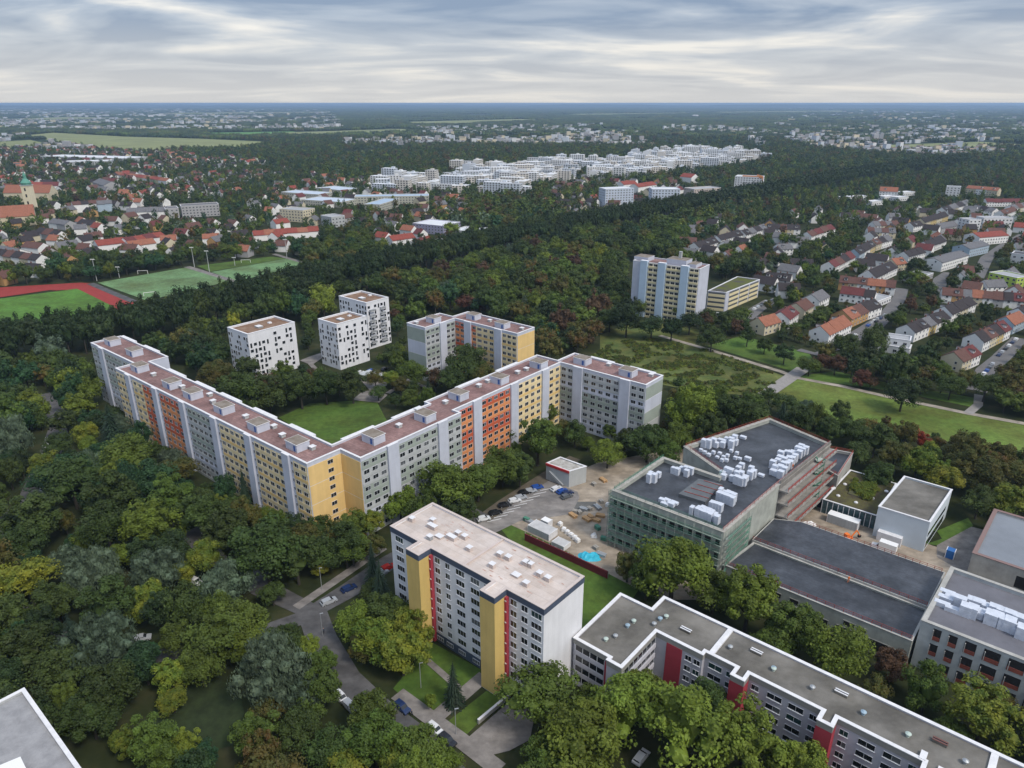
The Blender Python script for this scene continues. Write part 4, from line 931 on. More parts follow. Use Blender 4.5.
row(Z2, (-80,575), (255,608), 6, [Oc,Cc,W,W,Oc,W], ['brown','brown','brown','orange','orange'], 'in the long brown terrace', D_=9)
row(Z2, (-70,640), (135,665), 3, [W], ['dark red','dark red','dark'], 'in front of the long brown terrace', D_=9)
row(Z1, (500,432), (650,448), 3, [W], ['dark'], 'right of the mossy roof', D_=10)
row(Z1, (60,258), (180,222), 3, [W], ['dark'], 'in the far-left white gabled row')
row(Z1, (195,215), (330,180), 3, [W], ['dark'], 'in the second white gabled row')
row(Z1, (345,182), (480,145), 4, [W,Gy], ['dark','grey'], 'in the third gabled row')
row(Z1, (500,145), (700,150), 5, [Cc,W,Y_], ['dark','dark','brown'], 'in the cream gable row')
row(Z1, (740,190), (885,145), 4, [W], ['brown','dark red'], 'right of the cream gables')
row(Z1, (560,265), (640,260), 2, [W], ['grey'], 'half hidden below the cream gables')
row(Z1, (870,372), (1000,308), 4, [W,W,W,W], ['dark red','brown','dark'], 'in the hillside row with white gables')
row(Z2, (0,415), (100,365), 3, [Bl,W,Y_], ['dark'], 'continuing the white gabled row')
row(Z2, (105,360), (205,330), 3, [Cc,W,W], ['brown','dark','grey'], 'ending the white gabled row')
row(Z2, (85,545), (220,487), 2, [W], ['dark'], 'right of the long brown terrace', D_=12, hr=9.8)
row(Z2, (225,475), (290,465), 1, [Cc], ['orange'], 'a small bright orange roof between white terraces')
row(Z2, (300,430), (400,405), 3, [W], ['dark'], 'in the row behind the bright orange roof')
row(Z2, (420,372), (520,335), 2, [W], ['dark'], 'with broad white gable below the large tree', D_=12)
row(Z2, (500,265), (600,245), 2, [Gy], ['grey'], 'grey roofed pair above the broad white gable')
row(Z2, (110,250), (260,245), 4, [W,Cc], ['grey','brown'], 'in the row around the lime-green tree')
row(Z2, (80,285), (250,290), 4, [W,Cc], ['brown','grey'], 'below the lime-green tree')
row(Z2, (335,255), (395,245), 1, [W], ['dark'], 'alone between the gardens')
row(Z2, (400,232), (545,190), 4, [Cc,Y_,Cc,Y_], ['dark'], 'in the yellow-gabled street row')
row(Z2, (530,165), (680,118), 4, [W,Cc,W,W], ['dark','grey'], 'leading up to the white block')
row(Z2, (480,470), (640,425), 1, [W], ['grey'], 'long white workshop', D_=14, he=7, hr=9.6, kind='workshop')
row(Z2, (650,390), (770,365), 1, [Bl], ['grey'], 'pale hall behind the long white workshop', D_=14, he=7, hr=9.6, kind='hall')
row(Z2, (715,318), (890,305), 1, [W], ['red'], 'broad bright red roofed hall', D_=16, he=7, hr=10, kind='hall')
row(Z2, (160,40), (268,45), 1, [W], ['orange'], 'white villa with gabled front by the wood', D_=14, he=9, hr=14, kind='villa')
row(Z2, (690,32), (880,48), 3, [Cc,W], ['orange'], 'in the long orange roof line', D_=11, he=7.5, hr=11)
row(Z2, (790,112), (1030,112), 5, [W], ['dark red'], 'in the long dark red line', D_=10)
row(Z2, (730,150), (860,170), 3, [W], ['grey','dark'], 'below the dark red line')
row(Z2, (940,150), (1030,135), 3, [W,Cc], ['grey','brown'], 'at the far right edge')
row(Z2, (880,185), (960,160), 2, [W], ['brown'], 'beside the long flat white block')
row(Z2, (780,605), (900,598), 2, [W], ['grey'], 'grey roofs in front of the lime-green block', D_=9)
# flat blocks in the suburb
def flat(name, label, z, a, c, depth, H, wall, roof, nf=None, group=None, band=None, near=1.0, wcap=True, cat='building'):
    pa, pb = P(*zp(*z,[a])[0], H), P(*zp(*z,[c])[0], H); ang = math.atan2(pb[1]-pa[1], pb[0]-pa[0]); d = (math.cos(ang), math.sin(ang)); n = (-d[1], d[0])
    q = [pa, pb, (pb[0]+n[0]*depth, pb[1]+n[1]*depth), (pa[0]+n[0]*depth, pa[1]+n[1]*depth)]
    r = shell(name, label, cat, q, H, wall, roof, coping if wcap else None, group, cw=.5, drop=.5); keeprow(pa, pb, H)
    nf = nf or max(1, int(H/3)); q = q if area(q) > 0 else q[::-1]; L = math.dist(pa, pb); sp = []
    for e in range(4):
        a_, c_ = q[e], q[(e+1) % 4]; L, an2, f = facade(Fx, *a_, *c_, .02); k = max(1, int(L/3.6))
        if band:
            b = MB()
            for i in range(nf): panel(b, Fx, a_[0]+(c_[0]-a_[0])*.02, a_[1]+(c_[1]-a_[1])*.02, a_[0]+(c_[0]-a_[0])*.98, a_[1]+(c_[1]-a_[1])*.98, H/nf*i+1, H/nf*i+2.3, glass, t1=.05)
            b.build('ribbon_window', r)
        else:
            for i in range(nf):
                for j in range(k): x, y = f(L*(j+.5)/k); sp.append((x, y, (H-.8)/nf*i+1, an2, wm(1.7,1.4,2,0,False)))
    put_windows(r, sp, 40)
    return r
pw = mat('bright_white_wall', (.66,.67,.69), .85, .04, .2); lime = mat('lime_wall', (.42,.55,.10), .85, .05, .2); palegreyroof = mat('pale_grey_roof', (.34,.35,.37), .8, .1, .1); whiteroof = mat('white_roof', (.62,.64,.67), .7, .06, .1)
flat('apartment_house', 'lime green apartment house with setback glazed top floor', Z2, (815,555), (985,590), 15, 9, lime, palegreyroof)
flat('apartment_house', 'white cubic apartment house left of the long flat white block', Z2, (697,240), (770,238), 14, 12, pw, palegreyroof)
flat('apartment_house', 'long flat-roofed white block above the bright red hall roof', Z2, (785,228), (960,228), 13, 11, pw, palegreyroof)
flat('apartment_house', 'white block at the top of the yellow-gabled street', Z2, (560,38), (645,42), 14, 13, pw, palegreyroof)
flat('workshop', 'flat grey workshop roof beside the parked cars left of the terrace', Z4, (20,150), (120,110), 9, 4, pw, palegreyroof)
flat('kindergarten', 'flat two-level building with white facade and green windows at the terrace foot', Z4, (-10,378), (250,415), 9, 7, pw, palegreyroof)
flat('kindergarten', 'lower front wing of the flat building with white facade', Z4, (-12,428), (245,470), 8, 4, pw, palegreyroof)
flat('garage', 'grey flat garage roof near the large pines of the suburb', Z2, (400,590), (480,560), 12, 4, Gy and wallc['grey'], palegreyroof)
flat('apartment_house', 'dark grey modern house with white bands right of the lime green house', Z2, (950,440), (1040,450), 13, 8, pw, mat('dark_flat_roof', (.07,.07,.08), .8, .1, .2))
for k, (x0, x1, y) in enumerate([(-60,10,105),(20,90,100),(110,180,130),(185,260,100),(270,330,105),(300,370,75)]):
    flat('terraced_house', 'white flat-roofed house in the low white estate by the villa, %s' % ordn(k, 6, 'from left'), Z2, (x0,y), (x1,y-5), 12, 5, pw, whiteroof, group='low white estate houses')
# blocks farther out
flat('apartment_house', 'pale blue-white block with setbacks left of the red hip roofs', Z8, (213,275), (345,270), 20, 22, mat('pale_blue_wall', (.50,.56,.66), .85, .04, .1), whiteroof)
flat('apartment_house', 'pale blue-white stepped block right of the red hip roofs', Z8, (430,275), (560,275), 22, 25, MAT['pale_blue_wall'], whiteroof)
flat('apartment_house', 'beige long block at the edge of the wood', Z8, (625,275), (750,268), 20, 20, mat('beige_wall', (.50,.44,.40), .85, .04, .1), palegreyroof)
h_ = flat('office_block', 'white block with orange roof rim and coloured panels near the crane', Z8, (815,215), (942,220), 25, 24, pw, whiteroof)
hx, hy = h_.location.x, h_.location.y
o_ = MB(); q = gpx(zp(*Z8,[(850,215),(942,220)]), 24); panel(o_, Fx, *q[0], *q[1], 22.6, 25.4, ocol, t1=.8); panel(o_, Fx, q[1][0]+.5, q[1][1], q[1][0]+.6, q[1][1]+25, 3, 25.4, ocol, t1=.8); o_.build('rim', h_)
o_ = MB()
q = gpx(zp(*Z8,[(850,230),(925,232)]), 9)
for i in range(9):
    if i % 2 == 0:
        t = i/9; panel(o_, Fx, q[0][0]+(q[1][0]-q[0][0])*t, q[0][1]-1+(q[1][1]-q[0][1])*t, q[0][0]+(q[1][0]-q[0][0])*(t+.09), q[0][1]-1+(q[1][1]-q[0][1])*(t+.09), 5+4*((i//2) % 2), 8+4*((i//2) % 2), [rcol, yel, paints['blue'], ocol][(i//2) % 4], t1=.3)
o_.build('facade_panel', h_)
flat('sports_hall', 'lilac hall with plain white roof in the wood clearing', Z7, (218,425), (375,440), 30, 9, mat('lilac_wall', (.30,.30,.42), .85, .05, .1), whiteroof)
flat('sports_hall', 'long low hall with plain white roof right of the lilac hall', Z7, (425,460), (650,478), 26, 5, pgrey, whiteroof)
flat('school_building', 'long school building with light blue metal roof', Z7, (-80,290), (300,285), 22, 10, mat('school_wall', (.42,.42,.36), .85), mat('light_blue_roof', (.34,.44,.56), .6, .05, .1))
flat('school_building', 'second light blue roofed school wing in front of the long one', Z7, (50,330), (150,300), 20, 9, MAT['school_wall'], MAT['light_blue_roof'])
flat('school_building', 'pale blue low roofs group near the brick-red houses', Z6, (660,190), (880,205), 30, 7, MAT['school_wall'], mat('bluish_white_roof', (.46,.53,.62), .6, .05, .1))
flat('school_building', 'pale blue low roof right of the roofs group', Z6, (780,235), (1020,250), 34, 7, MAT['school_wall'], MAT['bluish_white_roof'])
flat('school_building', 'pale blue low roof at the rear of the roofs group', Z6, (870,165), (1020,180), 34, 7, MAT['school_wall'], MAT['bluish_white_roof'])
flat('apartment_house', 'cream flat-roofed four-storey house between trees left of centre', Z6, (650,290), (790,300), 20, 13, wallc['cream'], palegreyroof)
flat('apartment_house', 'grey white block with mansard roof behind the sports field wood', Z6, (65,275), (290,262), 20, 13, wallc['grey'], MAT['grey_roof_tile'])
flat('apartment_house', 'grey block with small mansard left of the larger one', Z6, (-30,290), (50,285), 20, 11, wallc['grey'], MAT['grey_roof_tile'])
flat('apartment_house', 'grey block at the right of the cream flat-roofed house', Z6, (960,340), (1040,330), 20, 11, pgrey, palegreyroof)
flat('warehouse', 'long white roofed warehouse beside the airfield meadow', (0,90,2.994), (120,198), (380,205), 60, 8, pgrey, whiteroof)
flat('warehouse', 'second white warehouse roof below the long one', (0,90,2.994), (190,215), (330,212), 40, 8, pgrey, whiteroof)
# row buildings left town
def lrow(*a, **k): row(*a, **k)
lrow(Z5, (160,135), (355,130), 2, [W], ['red','dark red'], 'long red roofs behind the church', D_=16, he=7, hr=12, detail=0)
lrow(Z5, (570,485), (740,465), 3, [W], ['red'], 'red row left of the pitch floodlight', D_=12, detail=1)
lrow(Z5, (740,470), (965,430), 4, [W], ['dark red','red'], 'red row behind the sports wood', D_=12, detail=1)
lrow(Z5, (760,490), (920,470), 2, [W], ['orange'], 'orange gables behind the sports wood', D_=12, detail=1)
lrow(Z5, (965,455), (1060,450), 2, [W], ['orange'], 'orange pair right of the orange gables', D_=12, detail=1)
lrow(Z6, (190,440), (290,435), 2, [W], ['orange'], 'orange roofs above the football pitch', D_=12, detail=1)
lrow(Z6, (490,420), (880,395), 6, [W], ['red','orange','red'], 'above the far pitch', D_=12, detail=1)
lrow(Z6, (610,355), (695,345), 1, [W], ['red'], 'bright red roof in front of the cream flat house', D_=12, detail=1)
lrow(Z5, (430,250), (580,240), 3, [W], ['brown','dark'], 'white three-storey row right of the church', D_=13, he=9, hr=12.5, detail=1)
lrow(Z5, (580,245), (670,240), 2, [Bl], ['grey'], 'pale blue pair right of the white row', D_=13, he=9, hr=12.5, detail=1)
lrow(Z5, (0,535), (250,570), 5, [W,Cc], ['dark','brown'], 'by the running track', D_=11, detail=1)
lrow(Z5, (0,515), (120,535), 2, [W], ['grey'], 'blue-grey roofs at the left edge', D_=14, detail=1)
lrow(Z5, (160,490), (260,500), 1, [W], ['brown'], 'white gable house behind the dark row', D_=12, detail=1)
lrow(Z5, (320,350), (420,365), 2, [W,Gy], ['grey'], 'white gabled pair right of the church tree', D_=12, detail=1)
lrow(Z5, (240,405), (370,430), 3, [W,Gy], ['dark','brown'], 'in the dark group below the church tree', D_=12, detail=1)
lrow(Z5, (440,390), (520,385), 1, [W], ['grey'], 'white house near the yellowish gable', D_=12, detail=1)
lrow(Z5, (490,355), (580,365), 1, [Cc], ['dark'], 'yellowish gable house right of the church tree', D_=12, detail=1)
lrow(Z5, (500,440), (610,430), 2, [W], ['brown'], 'brown pair at the head of the red row', D_=12, detail=1)
lrow(Z5, (760,290), (1010,280), 4, [W], ['grey'], 'grey roofed row beyond the rust-brown trees', D_=14, he=8, hr=12, detail=1)
lrow(Z5, (600,110), (670,130), 1, [Gy], ['grey'], 'big grey roof in the far town', D_=22, he=8, hr=13, detail=0)
lrow(Z5, (700,70), (1020,110), 7, [W,Cc], ['orange','red'], 'in the distant red roof row', D_=12, detail=0)
lrow(Z7, (95,490), (215,475), 2, [W], ['red'], 'white red-roofed pair in the wood clearing', D_=12, detail=1)
lrow(Z7, (215,515), (300,490), 3, [W], ['red','dark red'], 'right of the red-roofed pair', D_=12, detail=1)
lrow(Z8, (280,240), (345,235), 2, [W], ['red'], 'bright red hip roofs by the blue-white blocks', D_=16, he=9, hr=13, detail=0)
lrow(Z8, (345,250), (430,240), 2, [W], ['red'], 'bright red roofs between the blue-white blocks', D_=16, he=9, hr=13, detail=0)
lrow(Z8, (575,200), (630,205), 1, [W], ['red'], 'red villa roof beside the tall spruce', D_=18, he=9, hr=14, detail=0)
# church
X, Y = P(33, 212.5, 0); chh = empty('church', (X, Y, 0), 'yellow church with green onion-domed tower and red nave roof at the left edge', 'church')
cw = mat('church_yellow', (.70,.63,.46), .85, .05, .1); cop = mat('copper_green', (.10,.28,.22), .6, .1, .5)
b = MB(); b.box(X, Y, 0, 9, 9, 31, 0, cw); b.box(X, Y, 31, 10, 10, .8, 0, pgrey)
b.build('tower', chh)
b = MB()
for i, (z0, z1, r0, r1) in enumerate([(31.8,34,5,5.6),(34,37,5.6,3.2),(37,39,3.2,1.6),(39,42,1.8,1.6),(42,44,1.9,1.2),(44,48,.8,.1)]): b.tube(X, Y, z0, z1, r0, r1, cop, 12)
b.build('dome', chh)
b = MB()
for z in (10, 18, 25): b.box(X, Y-4.56, z, 1.8, .1, 3.4, 0, dark)
b.build('window', chh)
q = gpx(zp(*Z5,[(-120,350),(190,330)]), 10); pa, pb = q; ang = math.atan2(pb[1]-pa[1], pb[0]-pa[0]); L = math.dist(pa, pb)
ms = house_meshes(L, 24, 10, 20); r_ = inst('nave', ms[0], chh, ((pa[0]+pb[0])/2-X, (pa[1]+pb[1])/2+6-Y, 0), ang, m=wallc['cream']); inst('roof', ms[1], chh, ((pa[0]+pb[0])/2-X, (pa[1]+pb[1])/2+6-Y, 0), ang, m=roofc['orange'])
house(P(5,207)[0], P(5,207)[1]+55, 0, 60, 18, 12, 21, 'cream', 'orange', 'big orange roofed parish building behind the church nave', None, 0, 'building', 'parish_building')
for o in (chh,): FOOT.append(([(X-12,Y-12),(X+12,Y-12),(X+12,Y+12),(X-12,Y+12)], 4))
# white estate in the middle distance
est1 = zp(*Z7,[(30,215),(130,190),(300,190),(300,215),(420,180),(430,145),(690,150),(800,150),(900,130),(1024,110),(1024,200),(800,230),(790,290),(620,270),(560,200),(500,250),(300,250),(30,240)])
est2 = zp(*Z8,[(0,150),(150,150),(290,135),(520,100),(620,95),(850,105),(950,125),(900,150),(800,165),(620,180),(500,190),(420,215),(150,215),(100,170),(0,215)])
rr = random.Random(11); placed = []; tries = 0
ew = [mat('estate_wall', (.66,.67,.68), .85), mat('estate_wall_cool', (.54,.58,.64), .85), mat('estate_wall_warm', (.60,.57,.53), .85), mat('estate_wall_white', (.66,.66,.66), .85)]
while len(placed) < 295 and tries < 30000:
    tries += 1; x = rr.uniform(372, 770); y = rr.uniform(148, 200)
    if not (inpoly(x, y, est1) or inpoly(x, y, est2)): continue
    X, Y = P(x, y, 7)
    if any(abs(X-a)+abs(Y-c)*.36 < 18 for a, c in placed): continue
    placed.append((X, Y)); L = rr.uniform(16, 40); D_ = rr.uniform(11, 15); H = rr.choice([12,15,15,18,18,21,24]); a_ = rr.choice([-.35,-.3,1.25,.1])
    if y < 172 and x < 560: H = rr.choice([18,21,24])
    w_ = rr.choice(ew); c, n = math.cos(a_), math.sin(a_)
    r = empty('housing_block', (X, Y, 0), None, 'apartment building', None)
    r['label'] = 'pale flat-roofed housing block of the dense white estate in the middle distance'; r['group'] = 'dense white estate in the middle distance'
    b = MB(); b.box(X, Y, 0, L, D_, H, a_, w_); b.build('wall', r)
    b = MB(); b.box(X, Y, H+.01, L-1, D_-1, .25, a_, rr.choice([whiteroof, whiteroof, palegreyroof])); b.box(X+rr.uniform(-.3,.3)*L*c, Y, H, 5, 4, 2.4, a_, w_); b.build('roof', r)
    b = MB(); nf = int(H/3)
    for i in range(nf):
        for s, (hx_, hy_, ww_) in enumerate(((0,-D_/2-.03,L),(L/2+.03,0,D_))):
            k = int(ww_/4)
            for j in range(k):
                t = (j+.5)/k*ww_-ww_/2; lx, ly = (t, hy_) if s == 0 else (hx_, t)
                b.box(X+lx*c-ly*n, Y+lx*n+ly*c, 3*i+.9, 2.0 if s == 0 else .1, .1 if s == 0 else 2.0, 1.6, a_, glass)
    b.build('window', r)['kind'] = 'stuff'
    FOOT.append(([(X-L/2*abs(c)-3,Y-9),(X+L/2*abs(c)+3,Y-9),(X+L/2*abs(c)+3,Y+9),(X-L/2*abs(c)-3,Y+9)], 1))
# ================================================================== GROUND
def ground():
    m = bpy.data.materials.new('forest_floor'); m.use_nodes = True; n = m.node_tree.nodes; l = m.node_tree.links; b = n["Principled BSDF"]; b.inputs["Roughness"].default_value = .95; b.inputs["Specular IOR Level"].default_value = .1
    tc = n.new("ShaderNodeTexCoord")
    def noise_(s, d=6, dist=0):
        z = n.new("ShaderNodeTexNoise"); z.inputs["Scale"].default_value = s; z.inputs["Detail"].default_value = d; z.inputs["Roughness"].default_value = .62; z.inputs["Distortion"].default_value = dist; l.new(tc.outputs["Object"], z.inputs["Vector"]); return z.outputs["Fac"]
    def ramp(f, stops):
        r = n.new("ShaderNodeValToRGB"); e = r.color_ramp.elements; e[0].position, e[0].color = stops[0][0], (*stops[0][1], 1); e[1].position, e[1].color = stops[-1][0], (*stops[-1][1], 1)
        for p, c in stops[1:-1]: k = e.new(p); k.color = (*c, 1)
        l.new(f, r.inputs["Fac"]); return r.outputs["Color"]
    near = ramp(noise_(.12, 8), [(.3,(.018,.024,.010)),(.5,(.028,.036,.014)),(.68,(.050,.050,.024))])
    far = ramp(noise_(.0016, 10, .6), [(.35,(.018,.032,.014)),(.55,(.026,.044,.017)),(.62,(.060,.075,.028)),(.66,(.028,.045,.018)),(.80,(.045,.060,.024))])
    fine = ramp(noise_(.02, 8), [(.3,(.5,.5,.5)),(.7,(1.4,1.4,1.4))])
    mx = n.new("ShaderNodeMix"); mx.data_type = 'RGBA'; mx.blend_type = 'MULTIPLY'; mx.inputs[0].default_value = 1; l.new(far, mx.inputs[6]); l.new(fine, mx.inputs[7])
    sx = n.new("ShaderNodeVectorMath"); sx.operation = 'LENGTH'; l.new(tc.outputs["Object"], sx.inputs[0]); mr = n.new("ShaderNodeMapRange"); mr.inputs["From Min"].default_value = 900; mr.inputs["From Max"].default_value = 2600; l.new(sx.outputs["Value"], mr.inputs["Value"])
    m2 = n.new("ShaderNodeMix"); m2.data_type = 'RGBA'; l.new(mr.outputs["Result"], m2.inputs[0]); l.new(near, m2.inputs[6]); l.new(mx.outputs[2], m2.inputs[7]); l.new(m2.outputs[2], b.inputs["Base Color"])
    return m
gm = ground()
b = MB(); rings = [0,60,150,300,500,800,1200,2000,3200,5000,8000,12000,17000,22000,27000,32000,37000,42000,46000]; NA = 96
def gz(r, a):
    return 0.0
vs = [(0,0,0)]; fs = []
for r_ in rings[1:]:
    for k in range(NA): a = 2*math.pi*k/NA; vs.append((r_*math.cos(a), r_*math.sin(a), 0))
for k in range(NA): fs.append((0, 1+k, 1+(k+1) % NA))
for i in range(len(rings)-2):
    for k in range(NA): a = 1+i*NA+k; c = 1+i*NA+(k+1) % NA; fs.append((a, a+NA, c+NA, c))
me = bpy.data.meshes.new('ground'); me.from_pydata(vs, [], fs); me.materials.append(gm); g = bpy.data.objects.new('ground', me); COL.objects.link(g); g['kind'] = 'structure'
# low wooded hills near the horizon
def hills(r0, h, seed, name):
    vs = []; fs = []; N = 260
    prof = [(-1500,-2),(-900,.45),(0,1),(900,.5),(1500,-2)]
    for k in range(N+1):
        a = math.radians(45+90*k/N); e = .55+.45*noise.noise(Vector((a*7+seed, seed, 0)))+.22*noise.noise(Vector((a*31, seed, 3)))
        for d, f in prof: z = min(119, h*max(.05, e)*f) if f > 0 else -1; vs.append(((r0+d)*math.cos(a), (r0+d)*math.sin(a), z))
    for k in range(N):
        for j in range(4): q = k*5+j; fs.append((q, q+1, q+6, q+5))
    me = bpy.data.meshes.new(name); me.from_pydata(vs, [], fs); me.materials.append(mat('hill_forest', (.018,.030,.014), .95, .3, .002))
    for p in me.polygons: p.use_smooth = True
    o = bpy.data.objects.new(name, me); COL.objects.link(o); o['kind'] = 'structure'
hills(24000, 96, 2.3, 'hills'); hills(33000, 104, 9.1, 'hills')
CLEAR = []; LAYER = [0.02]
def surf(name, pts, m, z=None, clear=True, margin=2.5, px=True):
    LAYER[0] += .005
    w = gpx(pts) if px else pts
    sheet(name, w, LAYER[0] if z is None else z, m)
    if clear: CLEAR.append((w, margin))
    return w
def band(name, pts, w, m, z=None, clear=True, px=True, margin=2.0):
    LAYER[0] += .005; z = LAYER[0] if z is None else z
    p = [Vector(q) for q in (gpx(pts) if px else pts)]; L_, R_ = [], []
    for i, q in enumerate(p):
        d = ((p[i]-p[i-1]).normalized() if i else Vector((0,0)))+((p[i+1]-p[i]).normalized() if i+1 < len(p) else Vector((0,0))); d.normalize(); n = Vector((-d.y, d.x))*w/2
        L_.append(q+n); R_.append(q-n)
    b = MB()
    for i in range(len(p)-1): b.face([(R_[i].x,R_[i].y,z),(R_[i+1].x,R_[i+1].y,z),(L_[i+1].x,L_[i+1].y,z),(L_[i].x,L_[i].y,z)], m)
    o = b.build(name); o['kind'] = 'structure'
    if clear: CLEAR.append(([tuple(v) for v in R_]+[tuple(v) for v in reversed(L_)], margin))
    return p
ZC = (0,90,2.994); Z9 = (240,560,3.657); ZM = (680,280,2.953)
# lawns and meadows
surf('lawn', zp(60,280,3.2,[(700,440),(800,395),(1010,382),(1040,440),(1060,470),(900,545),(820,520)]), lawnm)
surf('lawn', zp(*Z9,[(560,470),(700,300),(880,400),(880,440),(700,575),(640,545)]), lawnm)
surf('lawn', zp(*Z9,[(748,600),(900,480),(985,470),(985,500),(868,600),(812,655)]), lawnm)
surf('lawn', [(500,528),(520,522),(600,560),(640,588),(625,610),(585,640),(560,600)], lawnm, margin=1)
surf('lawn', [(150,725),(158,690),(200,676),(238,684),(246,720),(235,745),(190,756)], mat('shade_darkened_grass', (.022,.034,.012), .95, .3, .3), margin=-1)  # shade over this lawn is put into the dark grass colour
surf('meadow', zp(*ZM,[(250,345),(345,285),(600,345),(850,395),(1030,425),(1200,470),(1200,560),(1000,540),(860,500),(640,430),(420,420)]), meadm, margin=1)
surf('meadow', zp(*ZM,[(80,195),(180,165),(380,215),(420,270),(350,275)]), lawnm, margin=0)
surf('wild_meadow', zp(*ZM,[(-150,160),(80,205),(310,285),(250,345),(60,330),(-160,290),(-330,260)]), wildm, margin=2)
surf('lawn', zp(*ZM,[(345,285),(420,300),(640,330),(860,375),(880,350),(640,310),(460,270)]), lawnm, clear=False)
surf('lawn', zp(620,245,6.8267,[(120,400),(290,400),(290,470),(120,470)]), lawnm, margin=0)
surf('wild_meadow', [(600,335),(640,320),(700,330),(690,360),(640,372),(600,360)], wildm, margin=0)
# site ground and lots
surf('site_ground', [(500,520),(545,485),(600,462),(660,452),(720,445),(760,600),(660,600),(620,580),(560,548)], sand, margin=3)
surf('site_ground', [A(-62,184), A(-8,184), A(6,206), A(6,214), A(-20,213), A(-54,213), A(-62,212)], sand, px=False, margin=3)
surf('parking_lot', zp(*Zs,[(40,410),(120,330),(330,190),(430,165),(590,230),(600,262),(562,350),(430,372),(270,392),(140,455)]), lotm, margin=3)
surf('mesh_pavement', zp(*Zs,[(555,350),(590,285),(690,285),(690,300),(610,350)]), mat('grey_mat', (.12,.12,.115), .9, .15, .5), clear=False)
band('path', [(482,520),(505,503),(553,472),(575,458)], 5, mat('bare_soil', (.10,.085,.065), .95, .2, .3))
surf('paving', zp(770,440,3.839,[(640,400),(760,330),(870,360),(880,470),(760,520),(640,450)]), paving)
surf('lawn', zp(770,440,3.839,[(600,400),(660,380),(640,350),(760,300),(780,330),(640,405)]), lawnm, clear=False)
for a_, c_ in band_later: band('road_marking', [a_, c_], .22, linem, clear=False, px=False)
# roads
band('road', [(460,790),(425,748),(378,712),(345,680),(322,640),(312,612)], 7.0, asphalt)
band('road', [(230,560),(262,588),(312,612),(350,590),(390,562),(440,535),(482,512)], 6.5, asphalt)
band('pavement', [(296,608),(330,585),(384,548)], 2.6, paving)
band('road', [(312,615),(240,640),(140,660),(60,640),(0,600)], 5, asphalt, margin=-3.5)
band('road', [(-30,560),(30,500),(50,455),(62,420),(40,395)], 7.5, asphalt, margin=-3.2)
band('road', [(190,530),(215,560),(240,580)], 6, asphalt, margin=0)
band('path', zp(*Z9,[(575,490),(800,655),(950,770)]), 3.6, paving)
band('path', zp(*Z9,[(895,425),(705,588)]), 3.4, paving)
band('path', zp(*Z9,[(680,365),(800,470)]), 1.6, paving, clear=False)
surf('paving', zp(*Z9,[(830,655),(985,520),(1080,560),(1060,660),(985,700),(905,720)]), paving)
band('path', zp(*ZM,[(-60,165),(80,205),(300,272),(345,290),(480,315),(610,345),(850,395),(1016,425),(1300,480)]), 3.2, pathm)
band('path', zp(*ZM,[(365,262),(310,300),(250,340)]), 6.5, mat('pale_paving', (.26,.245,.235), .9, .1, .5))
band('path', zp(*ZM,[(850,395),(880,370),(882,340)]), 3.5, mat('pale_paving', (.26,.245,.235)))
band('path', zp(215,285,5.535,[(640,540),(560,470),(530,440),(620,380)]), 2.5, paving)
surf('paving', zp(320,370,5.906,[(190,180),(250,130),(330,120),(400,150),(350,195)]), paving)
band('path', zp(320,370,5.906,[(400,140),(520,60),(640,110)]), 2.5, paving)
surf('paving', zp(215,285,5.535,[(470,420),(520,400),(610,370),(560,420),(520,440)]), paving)
surf('parking_lot', zp(215,285,5.535,[(800,520),(860,480),(960,490),(950,560),(860,590)]), paving)
# suburb streets
for pts, w in (([Z3,(690,400),(840,310),(1030,190),(1060,150)],9),([Z4,(700,760),(760,620),(860,540),(1000,400)],8),([Z3,(100,200),(200,120),(290,60)],5),([Z2,(60,500),(200,430),(260,380)],7),([Z2,(740,590),(800,470),(900,400),(1024,330)],9),([Z2,(500,680),(520,600),(580,560)],9),([Z4,(0,330),(80,250),(170,130),(190,60)],8),([Z3,(440,410),(560,440),(700,400)],5),([ZB,(600,480),(760,480),(880,460),(1020,380)],6),([Z4,(310,650),(500,690),(700,700)],5)):
    band('road', zp(*pts[0], pts[1:]), w, mat('street_asphalt', (.135,.13,.13), .9, .12, .3), margin=1)
# sports ground
surf('running_track', zp(*ZC,[(-120,620),(0,592),(240,578),(285,580),(400,635),(402,660),(360,668),(280,600),(150,600),(0,622),(-120,650)]), trackm)
surf('pitch', zp(*ZC,[(-150,655),(0,626),(230,596),(352,650),(200,700),(0,760),(-150,790)]), field2, margin=4)
surf('running_track', zp(*ZC,[(150,603),(268,585),(395,645),(345,652),(232,596)]), trackm)
pt = surf('pitch', zp(*ZC,[(292,578),(560,532),(695,572),(440,632)]), fieldm)
pt2 = surf('pitch', zp(*ZC,[(632,546),(868,504),(912,522),(715,575)]), fieldm)
surf('lawn', zp(*ZC,[(590,528),(810,500),(860,505),(630,545)]), lawnm)
band('path', zp(*ZC,[(270,580),(400,635)]), 5, asphalt); band('path', zp(*ZC,[(560,530),(705,575)]), 5, paving); band('path', zp(*ZC,[(820,492),(915,520)]), 4, paving)
